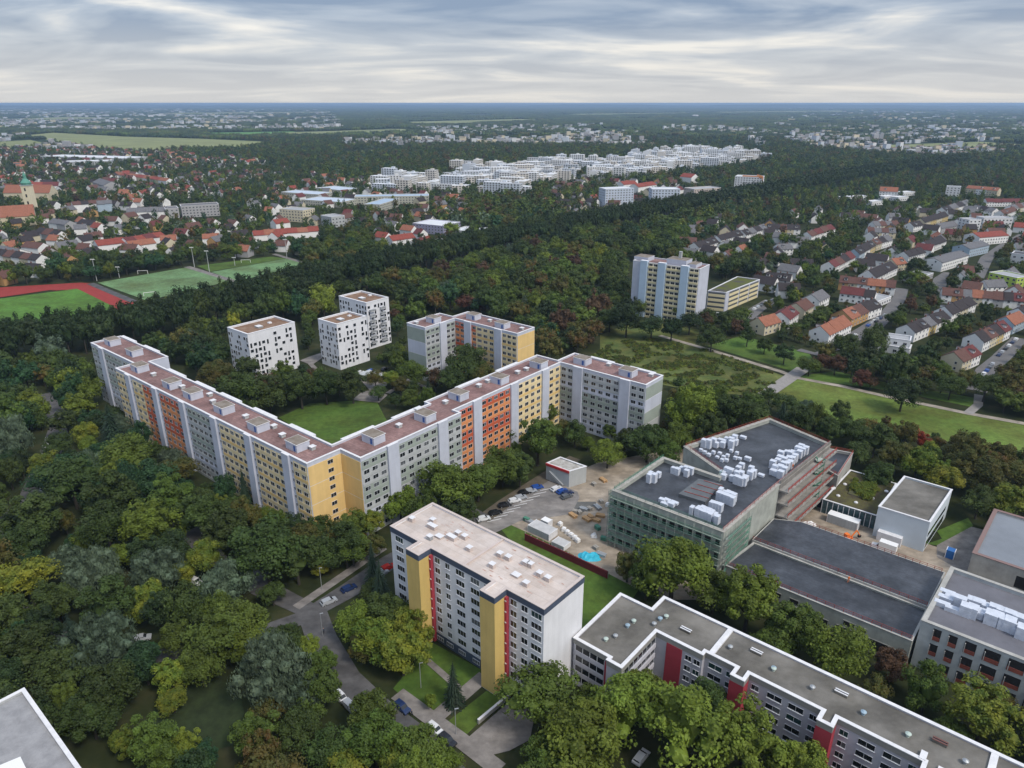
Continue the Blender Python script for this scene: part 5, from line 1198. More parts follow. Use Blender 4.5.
for q in (pt, pt2):
    for t0 in (.03, .5, .97):
        a = Vector(q[0]).lerp(Vector(q[1]), t0); c = Vector(q[3]).lerp(Vector(q[2]), t0); band('pitch_line', [tuple(a.lerp(c, .03)), tuple(a.lerp(c, .97))], .45, linem, z=.19, clear=False, px=False)
    for t0 in (.03, .97):
        a = Vector(q[0]).lerp(Vector(q[3]), t0); c = Vector(q[1]).lerp(Vector(q[2]), t0); band('pitch_line', [tuple(a.lerp(c, .03)), tuple(a.lerp(c, .97))], .45, linem, z=.194, clear=False, px=False)
    cc = (Vector(q[0])+Vector(q[1])+Vector(q[2])+Vector(q[3]))/4
    band('pitch_line', [(cc.x+9*math.cos(a*math.pi/12), cc.y+9*math.sin(a*math.pi/12)) for a in range(25)], .45, linem, z=.198, clear=False, px=False)
# distant fields
surf('field', zp(*ZC,[(85,135),(160,128),(380,140),(600,146),(860,158),(700,180),(400,185),(200,165)]), mat('stubble_field', (.20,.22,.09), .95, .15, .01), margin=5)
surf('field', zp(*ZC,[(630,128),(880,124),(890,134),(760,140),(640,140)]), mat('green_field', (.09,.21,.05), .95, .1, .01), margin=5)
surf('field', zp(*ZC,[(0,155),(90,150),(160,165),(60,175),(0,175)]), MAT['stubble_field'], margin=5)
surf('field', [(342,152),(372,150),(406,146),(400,150),(350,156)], MAT['stubble_field'], margin=5)
for q_ in ([(0,119),(70,117),(140,118),(60,121)],[(150,113),(330,111.5),(340,113),(180,115)],[(700,112),(840,110.5),(850,112),(720,113.5)],[(400,122),(520,119),(560,121),(430,125)],[(560,114),(690,112.5),(690,114),(580,116)],[(860,146),(980,142),(1030,145),(900,150)],[(270,133),(400,129),(420,131),(300,137)]): surf('field', q_, MAT['stubble_field'], margin=20)
surf('field', [(390,108.5),(600,108),(640,109.5),(400,110)], MAT['green_field'], clear=False)
# goals, floodlights, street lamps
def mast(px, top, label):
    X, Y = P(*px); r = empty('floodlight_mast', (X, Y, 0), label, 'floodlight', 'floodlights round the pitches')
    h = CAMH+ (0)
    # height from the pixel length
    lo, hi = 2, 40
    for _ in range(30):
        mid = (lo+hi)/2
        if proj(X, Y, mid)[1] > top: lo = mid
        else: hi = mid
    H = lo; b = MB(); b.tube(X, Y, 0, H, .28, .16, pgrey, 8); b.build('pole', r); b = MB(); b.box(X, Y, H, 3.2, .4, .25, 0, pgrey)
    for s in (-1.2, -.4, .4, 1.2): b.box(X+s, Y-.3, H+.2, .6, .3, .6, 0, coping)
    b.build('lamp_head', r)
for q, t, lb_ in [((97,281),260,'floodlight mast beside the running track corner'),((119.5,277.5),267.5,'short floodlight mast behind the first football pitch'),((194.5,267),248,'left one of two floodlight masts between the pitches'),((209.5,272),251.5,'right one of two floodlight masts between the pitches'),((287,258),240,'floodlight mast behind the far corner of the second pitch'),((315,262),246,'floodlight mast at the right end of the second pitch'),((235,266),258,'low floodlight behind the second pitch')]: mast(q, t, lb_)
def goal(px, ang, label):
    X, Y = P(*px); r = empty('goal', (X, Y, 0), label, 'goal'); b = MB(); c, n = math.cos(ang), math.sin(ang)
    b.beam((X-3.6*c, Y-3.6*n, 0), (X-3.6*c, Y-3.6*n, 2.6), .25, rail_w); b.beam((X+3.6*c, Y+3.6*n, 0), (X+3.6*c, Y+3.6*n, 2.6), .25, rail_w); b.beam((X-3.6*c, Y-3.6*n, 2.6), (X+3.6*c, Y+3.6*n, 2.6), .25, rail_w); b.build('goal_frame', r)
goal((143,274), .1, 'white goal at the back of the first football pitch'); goal((150,296), .5, 'white goal at the near side of the first football pitch'); goal((246,263), .1, 'white goal at the back of the second pitch')
def lamp(px, label, H=7):
    X, Y = P(*px); r = empty('street_lamp', (X, Y, 0), label, 'street lamp', 'street lamps'); b = MB(); b.tube(X, Y, 0, H, .09, .06, metal, 6); b.build('pole', r); b = MB(); b.box(X+.3, Y, H, .8, .22, .1, .3, metal); b.build('lamp_head', r)
for q, lb_ in [((421,688),'street lamp on the lawn in front of the high-rise'),((323,637),'street lamp at the road junction'),((204,545),'street lamp by the hidden street among dark trees'),((456,735),'street lamp at the path fork'),((322,590),'street lamp left of the parked silver car'),((50,455),'street lamp at the left edge street'),((398,660),'street lamp behind the yellow tree')]: lamp(q, lb_)
# ramp beside the low-rise
q0 = P(*zp(*Z9,[(868,598)])[0]); q1 = P(*zp(*Z9,[(985,500)])[0]); rw = empty('ramp_wall', q0, 'pale concrete ramp wall beside the lawn at the high-rise foot', 'wall'); b = MB(); panel(b, Fx, *q0, *q1, 0, 1.1, concrete, t1=.4); b.build('wall', rw)
b = MB(); panel(b, Fx, *q0, *q1, 1.1, 1.2, coping, t1=.5); b.build('coping', rw)
# pedestrians
def person(px, label, top, legs, ang=0.0, stride=.22, hair=(.03,.02,.015)):
    X, Y = P(*px)
    me = bpy.data.meshes.new('person'); J = {'pel':(0,0,.95),'che':(0,0,1.38),'nec':(0,0,1.52),'hd':(0,.01,1.62),'hd2':(0,0,1.76)}
    order = ['pel','che','nec','hd','hd2']; V = [J[k] for k in order]; E_ = [(0,1),(1,2),(2,3),(3,4)]; rad = [.15,.17,.055,.085,.08]
    def add(p, par, r_): V.append(p); rad.append(r_); E_.append((par, len(V)-1)); return len(V)-1
    for s in (-1, 1):
        k = add((s*.10, 0, .88), 0, .095); k = add((s*.11, s*stride*.5, .50), k, .06); k = add((s*.11, s*stride-.04, .09), k, .042); add((s*.11, s*stride+.12, .04), k, .035)
        k = add((s*.20, 0, 1.42), 1, .06); k = add((s*.25, -s*.06, 1.15), k, .042); k = add((s*.25, -s*.02, .90), k, .033); h = k
        for f in range(4): add((s*(.25+.012*(f-1.5)), .0+.02*(f-1.5), .80-.006*abs(f-1.5)), h, .009)
        add((s*.225, .05, .84), h, .010)
    me.from_pydata(V, E_, []); o = bpy.data.objects.new('person', me); COL.objects.link(o); o.location = (X, Y, .06); o.rotation_euler.z = ang
    me.materials.append(top); me.skin_vertices.new() if hasattr(me.skin_vertices, 'new') else None
    md = o.modifiers.new('skin', 'SKIN')
    bpy.context.view_layer.update()
    if len(me.skin_vertices):
        for i, v in enumerate(me.skin_vertices[0].data): v.radius = (rad[i], rad[i]); v.use_root = (i == 0)
    o.modifiers.new('sub', 'SUBSURF').levels = 1
    tag(o, label, 'person'); return o
cl = bpy.data.materials.new('clothing'); cl.use_nodes = True
try:
    n = cl.node_tree.nodes; l = cl.node_tree.links; tc = n.new("ShaderNodeTexCoord"); sx = n.new("ShaderNodeSeparateXYZ"); l.new(tc.outputs["Object"], sx.inputs[0]); mr = n.new("ShaderNodeMapRange"); mr.inputs["From Max"].default_value = 1.85; l.new(sx.outputs["Z"], mr.inputs["Value"])
    r_ = n.new("ShaderNodeValToRGB"); r_.color_ramp.interpolation = 'CONSTANT'; e = r_.color_ramp.elements; e[0].color = (.02,.02,.025,1); e[0].position = 0; e[1].position = .49; e[1].color = (.06,.07,.10,1)
    k = e.new(.82); k.color = (.45,.28,.2,1); k = e.new(.93); k.color = (.04,.025,.015,1); l.new(mr.outputs["Result"], r_.inputs["Fac"]); l.new(r_.outputs["Color"], n["Principled BSDF"].inputs["Base Color"])
except Exception as ex: print(ex)
person((324,634), 'person in dark clothes standing at the road junction', cl, None, .4)
person((372,646), 'person in dark clothes walking on the lower street', cl, None, 2.2)
person((412,716), 'person in dark clothes walking on the pavement by the lawn', cl, None, 2.3)
orangev = mat('hi_vis_orange', (.75,.18,.03), .7)
def worker(px, z, label):
    o = person(px, label, orangev, None, R.uniform(0,6)); X, Y = P(px[0], px[1], z); o.location = (X, Y, z); return o
worker(zp(770,440,3.839,[(98,270)])[0], .1, 'worker in orange on the track under the red-railed terraces'); worker(zp(690,400,6.4,[(748,410)])[0], 17.0, 'worker in orange at the far roof edge by the long white stack'); worker(zp(690,400,6.4,[(655,440)])[0], 17.0, 'worker in orange at the roof edge right of the long white stack')
worker(zp(770,440,3.839,[(300,545)])[0], 8.3, 'worker in orange between the two long hall roofs')
# small orange digger on the track
X, Y = P(*zp(770,440,3.839,[(295,392)])[0]); dg = empty('excavator', (X, Y, 0), 'small orange excavator on the brown track behind the long hall', 'excavator')
b = MB(); b.box(X, Y, .7, 2.6, 1.6, 1.0, .4, orangev); b.box(X-.4, Y, 1.7, 1.2, 1.2, 1.2, .4, orangev); b.build('body', dg); b = MB(); b.box(X, Y-.7, 0, 2.8, .45, .65, .4, dark); b.box(X, Y+.7, 0, 2.8, .45, .65, .4, dark); b.build('track', dg)
b = MB(); b.beam((X+1, Y+.3, 1.4), (X+2.8, Y+1, 3.4), .3, orangev); b.beam((X+2.8, Y+1, 3.4), (X+4.2, Y+1.6, 1.4), .25, orangev); b.box(X+4.2, Y+1.6, .7, .8, .7, .7, .4, dark); b.build('arm', dg)
# ================================================================== TREES
def leafmat(name, col, col2=None):
    m = mat('leaf_'+name, col, .62, .28, 1.6, col2=col2, spec=.25, objrand=.22, detail=2)
    n = m.node_tree.nodes; l = m.node_tree.links; b = n["Principled BSDF"]
    t = n.new("ShaderNodeBsdfTranslucent"); mx = n.new("ShaderNodeMixShader"); mx.inputs[0].default_value = .22; src = b.inputs["Base Color"].links[0].from_socket
    l.new(src, t.inputs["Color"]); l.new(b.outputs[0], mx.inputs[1]); l.new(t.outputs[0], mx.inputs[2]); l.new(mx.outputs[0], n["Material Output"].inputs["Surface"])
    return m
LEAF = {'dark green': leafmat('dark', (.050,.078,.018)), 'deep green': leafmat('deep', (.031,.054,.017)), 'green': leafmat('mid', (.078,.116,.019)), 'light green': leafmat('light', (.125,.170,.022)), 'lime': leafmat('lime', (.09,.14,.020), (.19,.21,.025)), 'yellow': leafmat('yellow', (.12,.16,.022), (.28,.28,.03)), 'olive': leafmat('olive', (.070,.085,.020), (.12,.10,.024)), 'grey-green': leafmat('willow', (.095,.135,.085)), 'brown': leafmat('brown', (.085,.050,.026)), 'russet': leafmat('rust', (.095,.045,.026)), 'red': leafmat('red', (.30,.035,.020))}
LEAF['bluish green'] = leafmat('teal', (.030,.074,.028)); LEAF['rusty olive'] = leafmat('rustolive', (.075,.092,.018), (.13,.075,.025))
NEEDLE = leafmat('needle', (.022,.042,.024))
def rdir(rr):
    z = rr.uniform(-1, 1); a = rr.uniform(0, 2*math.pi); s = math.sqrt(1-z*z); return Vector((s*math.cos(a), s*math.sin(a), z))
def ico(sub):
    import bmesh
    bm = bmesh.new(); bmesh.ops.create_icosphere(bm, subdivisions=sub, radius=1); v = [w.co.copy() for w in bm.verts]; f = [tuple(q.index for q in p.verts) for p in bm.faces]; bm.free(); return v, f
ICO = {1: ico(1), 2: ico(2)}
def crown_geo(seed, nc, nl, ls, rz=1.0, core=.62, cr=(.26,.42), droop=0.0, flat=.0):
    rr = random.Random(seed); v = []; f = []
    iv, if_ = ICO[2 if nl > 60 else 1]
    def blob(c, r, k=.10):
        o = len(v)
        for q in iv: s = r*(1+k*2*noise.noise(q*2.2+c*3)); v.append(c+Vector((q.x*s, q.y*s, q.z*s*rz)))
        for t in if_: f.append(tuple(o+i for i in t))
    blob(Vector((0,0,-.08)), core*.74, .35)
    cl = []; tries = 0
    while len(cl) < nc and tries < 3000:
        tries += 1; d = rdir(rr)
        if d.z < -.45: continue
        rad = rr.uniform(.50,.92) if rr.random() < .85 else rr.uniform(.2,.5)
        r = rr.uniform(*cr)*(1.1-.35*max(0, d.z)); c = Vector((d.x*rad, d.y*rad, d.z*rad*rz))
        if any((c-q).length < .55*(r+s)*.8 for q, s in cl): 
            if tries < 2500: continue
        cl.append((c, r))
    for c, r in cl:
        if nl > 12: blob(c, r*(.5 if nl > 60 else .66), .3)
        for _ in range(nl):
            d = rdir(rr)
            if d.dot(c) < -.1*c.length and rr.random() < .7: d = -d
            p = c+d*(r*rr.uniform(.78,1.12)); p.z = c.z+(p.z-c.z)*min(1, rz+.1)
            n = (d*.8+rdir(rr)*.75+Vector((0,0,.35))).normalized(); u = n.cross(rdir(rr)).normalized(); w = n.cross(u); s = ls*rr.uniform(.6,1.25)
            if droop: p.z -= droop*rr.random()*r
            o = len(v); ww = s*rr.uniform(.5,.8)*(1-.4*(droop > 0))
            if droop: u = (u*.4+Vector((0,0,-1))).normalized(); w = n.cross(u).normalized()
            v.extend([p-u*s*.5, p+w*ww*.5, p+u*s*.5, p-w*ww*.5]); f.append((o, o+1, o+2, o+3))
    return v, f
def mk(name, vf, m, trunk=False, smooth=False):
    v, f = vf; v = [tuple(q) for q in v]; f = list(f); mi = [0]*len(f)
    if trunk:
        b = MB(); b.tube(0, 0, -1.55, -.2, .075, .04, bark, 6, False)
        k = len(v); v += b.v; f += [tuple(k+i for i in q) for q in b.f]; mi += [1]*len(b.f)
    me = bpy.data.meshes.new(name); me.from_pydata(v, [], f); me.materials.append(m)
    if trunk: me.materials.append(bark); me.polygons.foreach_set('material_index', mi)
    return me
def conifer_geo(seed, layers, nl, ls):
    rr = random.Random(seed); v = []; f = []
    for i in range(layers):
        t = i/(layers-1); z = -1+2*t; r = (1-t)**.85*.95+.04; k = max(5, int(nl*(1-t)+5))
        for j in range(k):
            a = 2*math.pi*(j+rr.random()*.8)/k; L = r*rr.uniform(.7,1.1)
            for q in range(3):
                x0 = L*(.25+.28*q); x1 = L*(.5+.28*q); w = ls*(1-.15*q)*rr.uniform(.7,1.2)*(.4+.6*(1-t)); dz = -.10*q*r-.02+rr.uniform(-.02,.02)
                o = len(v); c, s = math.cos(a), math.sin(a)
                v.extend([Vector((x0*c-w*s, x0*s+w*c, z+dz)), Vector((x0*c+w*s, x0*s-w*c, z+dz)), Vector((x1*c+w*.4*s, x1*s-w*.4*c, z+dz-.07*r)), Vector((x1*c-w*.4*s, x1*s+w*.4*c, z+dz-.07*r))]); f.append((o, o+1, o+2, o+3))
    o = len(v); N = 8
    for i in range(N): v.append(Vector((.45*math.cos(2*math.pi*i/N), .45*math.sin(2*math.pi*i/N), -1)))
    v.append(Vector((0,0,.95)))
    for i in range(N): f.append((o+i, o+(i+1) % N, o+N))
    return v, f
CR = [crown_geo(s, nc, 165, .10, rz, .55, cr) for s, nc, rz, cr in ((1,34,1.05,(.20,.40)),(2,26,.9,(.22,.48)),(3,42,1.15,(.16,.36)),(4,30,.95,(.20,.44)),(5,20,.85,(.24,.52)),(6,36,1.2,(.16,.40)),(7,28,1.3,(.18,.38)),(8,46,1.0,(.14,.32)),(9,18,1.0,(.26,.50)))]
CW = [crown_geo(s, 34, 190, .12, .95, .5, (.24,.36), droop=.9) for s in (21,22)]
CONIF = [conifer_geo(s, 26, 16, .10) for s in (31,32)]
crownN = [mk('crown', g_, LEAF['green']) for g_ in CR]; crownW = [mk('crown', g_, LEAF['grey-green']) for g_ in CW]; crownC = [mk('crown', g_, NEEDLE) for g_ in CONIF]
def trunk_mesh(seed):
    rr = random.Random(seed); b = MB(); b.tube(0, 0, 0, .55, .05, .032, bark, 8, False); b.tube(0, 0, .55, 1.0, .032, .008, bark, 6, False)
    for i in range(5):
        a = i*1.3+rr.random(); z = .35+.1*i; b.beam((0,0,z), (.22*math.cos(a), .22*math.sin(a), z+.22), .022, bark)
    return b.mesh('trunk')
TR = [trunk_mesh(s) for s in (1,2)]
ANCH = [('the white high-rise',(485,600)),("the slab's yellow end wall",(320,500)),('the parking lot',(530,505)),("the unfinished building",(680,540)),('the long low hall',(850,600)),("the crimson-panelled block",(780,700)),("the corner gravel roof",(40,740)),('the road junction',(312,612)),('the courtyard lawn',(345,420)),('the left white tower',(262,350)),('the middle white tower',(345,350)),('the small angled block',(470,350)),("the slab's grey end",(640,420)),('the blue-white cube hall',(915,520)),('the path crossing',(795,378)),('the meadow',(900,420)),("the slab's orange bays",(170,450)),("the slab's far-left tip",(100,400)),('the left edge street',(45,470)),('the dark lawn at lower left',(200,710)),('the lower street',(380,710)),("the slab's yellow bays",(240,500)),("the red-edged site office",(567,475)),('the right concrete shell',(960,650)),("the slab's red bays",(480,430)),('the wild meadow',(700,360)),("the blue-shafted tower block",(670,300)),('the sandy yard',(600,530)),('the bottom edge',(280,768)),('the mid-left woodland',(120,560))]
NEAR = []
def tree(x, y, Rr, H, col, kind='broad', note=None, squash=None):
    NEAR.append(dict(x=x, y=y, R=Rr, H=H, c=col, k=kind, note=note))
# hand placed trees: crown centre px, radius px, colour
HAND = [(540,690,33,'green','broad'),(585,742,40,'light green',0),(628,708,34,'light green',0),(685,725,44,'light green',0),(745,742,40,'light green',0),(550,762,26,'green',0),(800,768,30,'light green',0),(640,690,24,'light green',0),
 (674,566,38,'light green',0),(647,580,20,'green',0),(628,565,17,'olive',0),(750,596,34,'light green',0),(795,625,28,'green',0),(840,652,30,'light green','tall'),(715,590,24,'green',0),(770,645,20,'green',0),(700,555,16,'green',0),
 (928,690,24,'green','tall'),(985,714,33,'lime',0),(893,665,18,'brown',0),(875,690,16,'olive',0),(950,735,18,'green',0),
 (354,620,21,'light green',0),(388,612,22,'dark green',0),(402,650,26,'yellow',0),(355,528,18,'green',0),(337,532,15,'olive',0),(320,530,15,'dark green',0),(370,520,15,'lime',0),(388,505,12,'green',0),(378,640,24,'lime',0),(412,628,22,'lime',0),(372,590,12,'dark green',0),(366,645,16,'olive',0),(380,580,14,'deep green','conifer'),(372,560,12,'deep green','conifer'),
 (453,680,13,'green','conifer'),(430,700,6,'light green',0),
 (268,668,36,'grey-green','willow'),(96,642,30,'grey-green','willow'),(95,570,26,'grey-green','willow'),(155,568,25,'grey-green','willow'),(226,582,24,'grey-green','willow'),(68,560,18,'grey-green','willow'),(300,690,24,'grey-green','willow'),
 (26,578,26,'yellow',0),(146,600,20,'lime',0),(181,572,13,'yellow',0),(205,555,19,'lime',0),(171,676,17,'lime','tall'),(172,700,14,'lime',0),(124,742,14,'lime',0),(85,432,12,'lime','tall'),(88,445,10,'light green','tall'),(55,600,22,'dark green',0),(106,605,27,'dark green',0),(25,650,26,'dark green',0),(60,670,24,'dark green',0),(105,690,30,'dark green',0),(90,715,26,'dark green',0),(150,740,26,'green',0),(165,762,22,'green',0),(240,620,26,'green',0),(215,640,26,'green',0),(245,640,22,'light green',0),(200,665,22,'green',0),(270,710,20,'olive',0),
 (283,640,18,'dark green',0),(322,660,15,'green',0),(308,648,13,'light green',0),(318,690,24,'green',0),(300,728,22,'dark green',0),(258,735,24,'green',0),(330,748,26,'dark green',0),(375,740,30,'green',0),(372,712,24,'green',0),(418,750,30,'green',0),(440,760,20,'light green',0),(345,768,22,'lime',0),(400,768,24,'lime',0),
 (150,525,25,'light green',0),(125,455,24,'green',0),(108,500,26,'dark green',0),(70,480,26,'dark green',0),(30,520,26,'dark green',0),(20,545,22,'dark green',0),(265,548,34,'dark green',0),(228,530,24,'dark green',0),(200,515,22,'dark green',0),(170,495,22,'green',0),(180,470,16,'olive',0),(296,560,24,'dark green',0),(320,552,20,'dark green',0),(345,545,22,'dark green',0),(272,592,14,'dark green',0),
 (303,512,9,'deep green','conifer'),(243,484,10,'deep green','conifer'),(320,566,10,'yellow',0),(352,548,18,'green',0),(372,545,14,'olive',0),
 (400,502,18,'light green',0),(445,487,27,'green',0),(478,480,20,'green',0),(503,464,20,'green',0),(425,515,20,'green',0),(460,510,18,'dark green',0),(538,440,23,'green',0),(546,430,11,'yellow',0),(520,470,16,'dark green',0),(480,440,14,'olive',0),(500,432,14,'dark green',0),(545,415,12,'green',0),(575,432,14,'dark green',0),(608,452,15,'light green',0),(625,440,14,'dark green',0),(648,440,20,'dark green',0),(668,452,16,'green',0),(612,430,9,'green',0),
 (692,410,24,'light green','tall'),(712,430,18,'dark green','tall'),(680,435,16,'green',0),(730,410,16,'dark green','tall'),(755,415,16,'dark green','tall'),(650,395,12,'green',0),
 (468,362,20,'dark green',0),(452,378,14,'dark green',0),(484,378,14,'olive',0),(413,372,14,'green',0),(420,360,10,'dark green',0),(435,380,11,'brown',0),
 (400,385,10,'olive',0),(392,378,10,'lime',0),(378,392,8,'dark green',0),(428,388,7,'green','conifer'),(410,398,10,'green',0),(395,400,8,'dark green',0),
 (235,395,22,'dark green',0),(268,392,18,'dark green',0),(300,388,18,'dark green',0),(325,385,17,'dark green',0),(352,385,16,'dark green',0),(215,375,16,'olive',0),(245,370,14,'dark green',0),(285,375,14,'green',0),(375,378,10,'olive',0),
 (842,412,11,'dark green','tall'),(876,440,16,'dark green',0),(855,430,14,'dark green',0),(895,455,18,'olive',0),(912,432,8,'red',0),(922,440,9,'red',0),(930,450,12,'yellow',0),(918,462,18,'lime',0),(965,465,20,'olive',0),(990,475,20,'olive',0),(1012,500,18,'lime',0),(945,480,16,'yellow',0),(940,470,14,'lime',0),(1000,455,16,'olive',0),(980,500,18,'dark green',0),(880,475,16,'dark green',0),(830,430,14,'dark green',0),(800,420,16,'dark green',0),(785,405,12,'dark green',0),(770,395,9,'dark green',0),(858,452,12,'dark green',0),(1020,475,16,'olive',0),(960,445,12,'olive',0),
 (904,392,17,'deep green',0),(922,385,9,'dark green',0),(822,362,9,'russet',0),(836,364,10,'russet',0),(862,378,9,'russet',0),(871,382,7,'brown',0),(810,365,10,'green',0),(785,353,10,'deep green',0),(875,340,14,'dark green',0),(845,345,14,'dark green',0),(765,345,8,'dark green',0),(748,335,10,'dark green',0),(952,385,13,'dark green',0),(968,378,12,'olive',0),(987,385,15,'dark green',0),(1010,385,16,'olive',0),(1022,395,12,'brown',0),(940,368,10,'green',0),(905,365,12,'green',0),(925,362,9,'dark green',0),
 (627,318,16,'deep green',0),(652,325,12,'deep green',0),(672,328,12,'deep green',0),(690,322,11,'deep green',0),(712,338,12,'dark green',0),(640,300,8,'yellow',0),(678,308,10,'green',0),(610,318,12,'dark green',0)]
MAN = {'tall': 1.25, 'willow': 1.0}
for x, y, r, c, k in HAND:
    X, Y = P(x, y, 8); sl = math.sqrt(X*X+Y*Y+112*112); f = Y*CP+112*SP; Rr = r*f/F
    if k == 'conifer': H = Rr*4.4; kd = 'conifer'
    else: kd = 'willow' if k == 'willow' else 'broad'; H = max(4, Rr*2.15*(1.12 if k == 'tall' else 1))
    hc = H*.58; X, Y = P(x, y, hc)
    tree(X, Y, Rr, H, c, kd, note='hand')
class Hash:
    def __init__(s, c=40): s.c = c; s.d = {}
    def add(s, poly, m):
        xs = [p[0] for p in poly]; ys = [p[1] for p in poly]; c = s.c
        for i in range(int((min(xs)-10)//c), int((max(xs)+10)//c)+1):
            for j in range(int((min(ys)-10)//c), int((max(ys)+10)//c)+1): s.d.setdefault((i, j), []).append((poly, m))
    def hit(s, x, y, r):
        for poly, m in s.d.get((int(x//s.c), int(y//s.c)), ()):
            if inpoly(x, y, poly): return True
            if m+r > 0:
                n = len(poly)
                for i in range(n):
                    if segd(x, y, poly[i], poly[(i+1) % n]) < m+r: return True
        return False
HB1 = Hash(); HC1 = Hash()
for p, m in FOOT: HB1.add(p, m)
for p, m in CLEAR: HC1.add(p, m)
KEEP = [[(90,342),(120,335),(330,442),(445,400),(563,353),(668,376),(668,415),(614,425),(595,432),(586,432),(575,424),(568,415),(558,410),(537,408),(523,428),(510,440),(496,420),(481,445),(463,470),(445,462),(417,475),(386,484),(372,484),(358,490),(335,498),(307,505),(297,510),(279,512),(235,480),(205,464),(179,450),(166,438),(147,430),(133,420),(118,398),(110,390),(101,375)],
 [(226,328),(276,316),(300,320),(303,362),(265,372),(247,372),(240,358),(229,348)],[(314,318),(350,310),(340,300),(365,293),(389,300),(391,343),(374,345),(374,360),(340,369),(322,364)],
 [(405,322),(441,312),(468,311),(535,329),(533,345),(515,358),(495,345),(470,335),(450,345),(442,370),(430,368),(408,352)],
 [(290,412),(315,402),(380,400),(392,410),(392,420),(345,438),(325,440)],
 [(390,525),(433,502),(584,575),(582,640),(560,690),(540,640),(512,655),(505,690),(495,700),(470,670),(432,645),(428,620),(416,600),(397,590)],
 [(505,530),(520,524),(620,580),(625,600),(600,615),(584,578)],
 [(575,640),(620,590),(652,606),(664,594),(1024,766),(1010,768),(900,768),(830,735),(790,712),(742,690),(700,672),(660,690),(640,680),(610,690),(583,672)],
 [(605,490),(663,455),(690,445),(770,417),(832,443),(855,452),(955,490),(952,520),(1024,518),(1024,690),(960,650),(915,660),(880,650),(850,632),(790,600),(730,570),(700,550),(660,545),(620,552)],
 [(480,522),(555,475),(600,480),(605,500),(612,552),(640,560),(625,575),(560,545),(505,527)],[(546,464),(560,456),(588,466),(588,482),(572,490),(545,478)],
 [(776,392),(800,380),(880,400),(1024,428),(1024,446),(900,418),(840,402),(820,398)],[(0,292),(85,284),(133,300),(100,312),(40,326),(0,326)],[(97,282),(187,267),(232,282),(160,297),(133,300)],[(212,271),(290,257),(305,263),(250,279)],
 [(705,350),(780,372),(765,392),(700,378),(650,368),(640,350)],[(716,335),(760,345),(795,368),(780,372),(720,350)],
 [(630,255),(715,268),(713,300),(690,300),(672,305),(660,298),(645,303),(632,290)],[(706,283),(740,276),(762,281),(762,298),(728,311),(707,305)],
 [(292,602),(330,588),(385,560),(394,566),(345,604),(333,620),(318,640),(300,625)],[(350,668),(378,682),(402,702),(388,715),(352,690)],[(250,585),(290,598),(285,606),(250,592)],[(455,720),(500,690),(515,700),(500,768),(480,768),(440,735)],[(405,690),(430,655),(470,680),(445,715),(425,705)]]
KBOX = [(min(p[0] for p in k), min(p[1] for p in k), max(p[0] for p in k), max(p[1] for p in k), k) for k in KEEP+KEEPROW]
def blocks(x, y, Rr, H):
    hc = H*.58; d = y*CP+(CAMH-hc)*SP; rp = F*Rr/d; cx, cy = proj(x, y, hc)
    for k in range(8):
        a = k*math.pi/4; px, py = cx+rp*.85*math.cos(a), cy-rp*.95*math.sin(a)
        for x0, y0, x1, y1, q in KBOX:
            if x0 <= px <= x1 and y0 <= py <= y1 and inpoly(px, py, q): return True
    return False
TOWN = [[(-60,150),(120,148),(250,160),(330,180),(460,182),(470,222),(360,228),(345,252),(200,262),(100,270),(-60,296)],[(560,178),(640,185),(790,172),(870,170),(840,195),(760,196),(700,205),(570,222),(545,205)],
 [(684,236),(760,205),(850,185),(940,165),(1100,160),(1100,410),(1000,400),(930,372),(850,355),(800,350),(740,325),(765,300),(750,270),(690,268)],[(372,215),(440,235),(460,260),(400,262),(350,240)]]
FART = [[(-60,108),(330,110),(345,130),(200,132),(-60,130)],[(800,100),(1100,98),(1100,150),(930,158),(820,150),(760,135)],[(345,128),(560,124),(760,128),(770,150),(560,146),(345,146)],[(0,134),(60,138),(120,150),(-60,152)]]
def zone(X, Y):
    px, py = proj(X, Y, 0)
    for p in TOWN:
        if inpoly(px, py, p): return 'town'
    for p in FART:
        if inpoly(px, py, p): return 'fart'
    return 'wood'
cols = ['dark green','deep green','green','light green','lime','olive','grey-green','brown','russet','yellow','bluish green','rusty olive']
def pickcol(X, Y, rr):
    px, py = proj(X, Y, 8); n = noise.noise(Vector((X/45, Y/45, 3.1)))
    if py < 330 and 380 < px < 620 and n > .1: w = [28,8,26,10,1,12,0,5,.5,.4,2,8]
    elif px > 830 and py > 400: w = [20,8,16,4,5,28,0,3,.5,2,0,12]
    elif px < 240 and py > 380: w = [24,9,16,11,5,2,9,0,0,1.5,30,0]
    elif py < 240: w = [34,10,26,7,.3,10,2,2,.3,.1,8,4]
    elif px > 600 and py < 400: w = [32,16,24,6,1,12,2,3,1,.5,4,6]
    else: w = [30,10,26,8,2,10,2,3,.5,.5,10,5]
    return rr.choices(cols, w)[0]
GRP = {}   # (meshkind, colour) -> list of (x,y,z,rot,sx,sz)
def scat(kind, col, x, y, z, Rr, rz): GRP.setdefault((kind, col), []).append((x, y, z, R.uniform(0, 6.28), Rr, rz))
handpts = [(t['x'], t['y'], t['R']) for t in NEAR]
hh = {}
for x, y, r in handpts: hh.setdefault((int(x//20), int(y//20)), []).append((x, y, r))
def nearhand(x, y, r):
    i, j = int(x//20), int(y//20)
    return any(math.hypot(x-a, y-c) < (r+q)*.74 for di in (-1,0,1) for dj in (-1,0,1) for a, c, q in hh.get((i+di, j+dj), ()))
rr = random.Random(5)
def infr(X, Y, m=40, h=8):
    px, py = proj(X, Y, h); return -m < px < 1024+m and py < 768+m*1.5
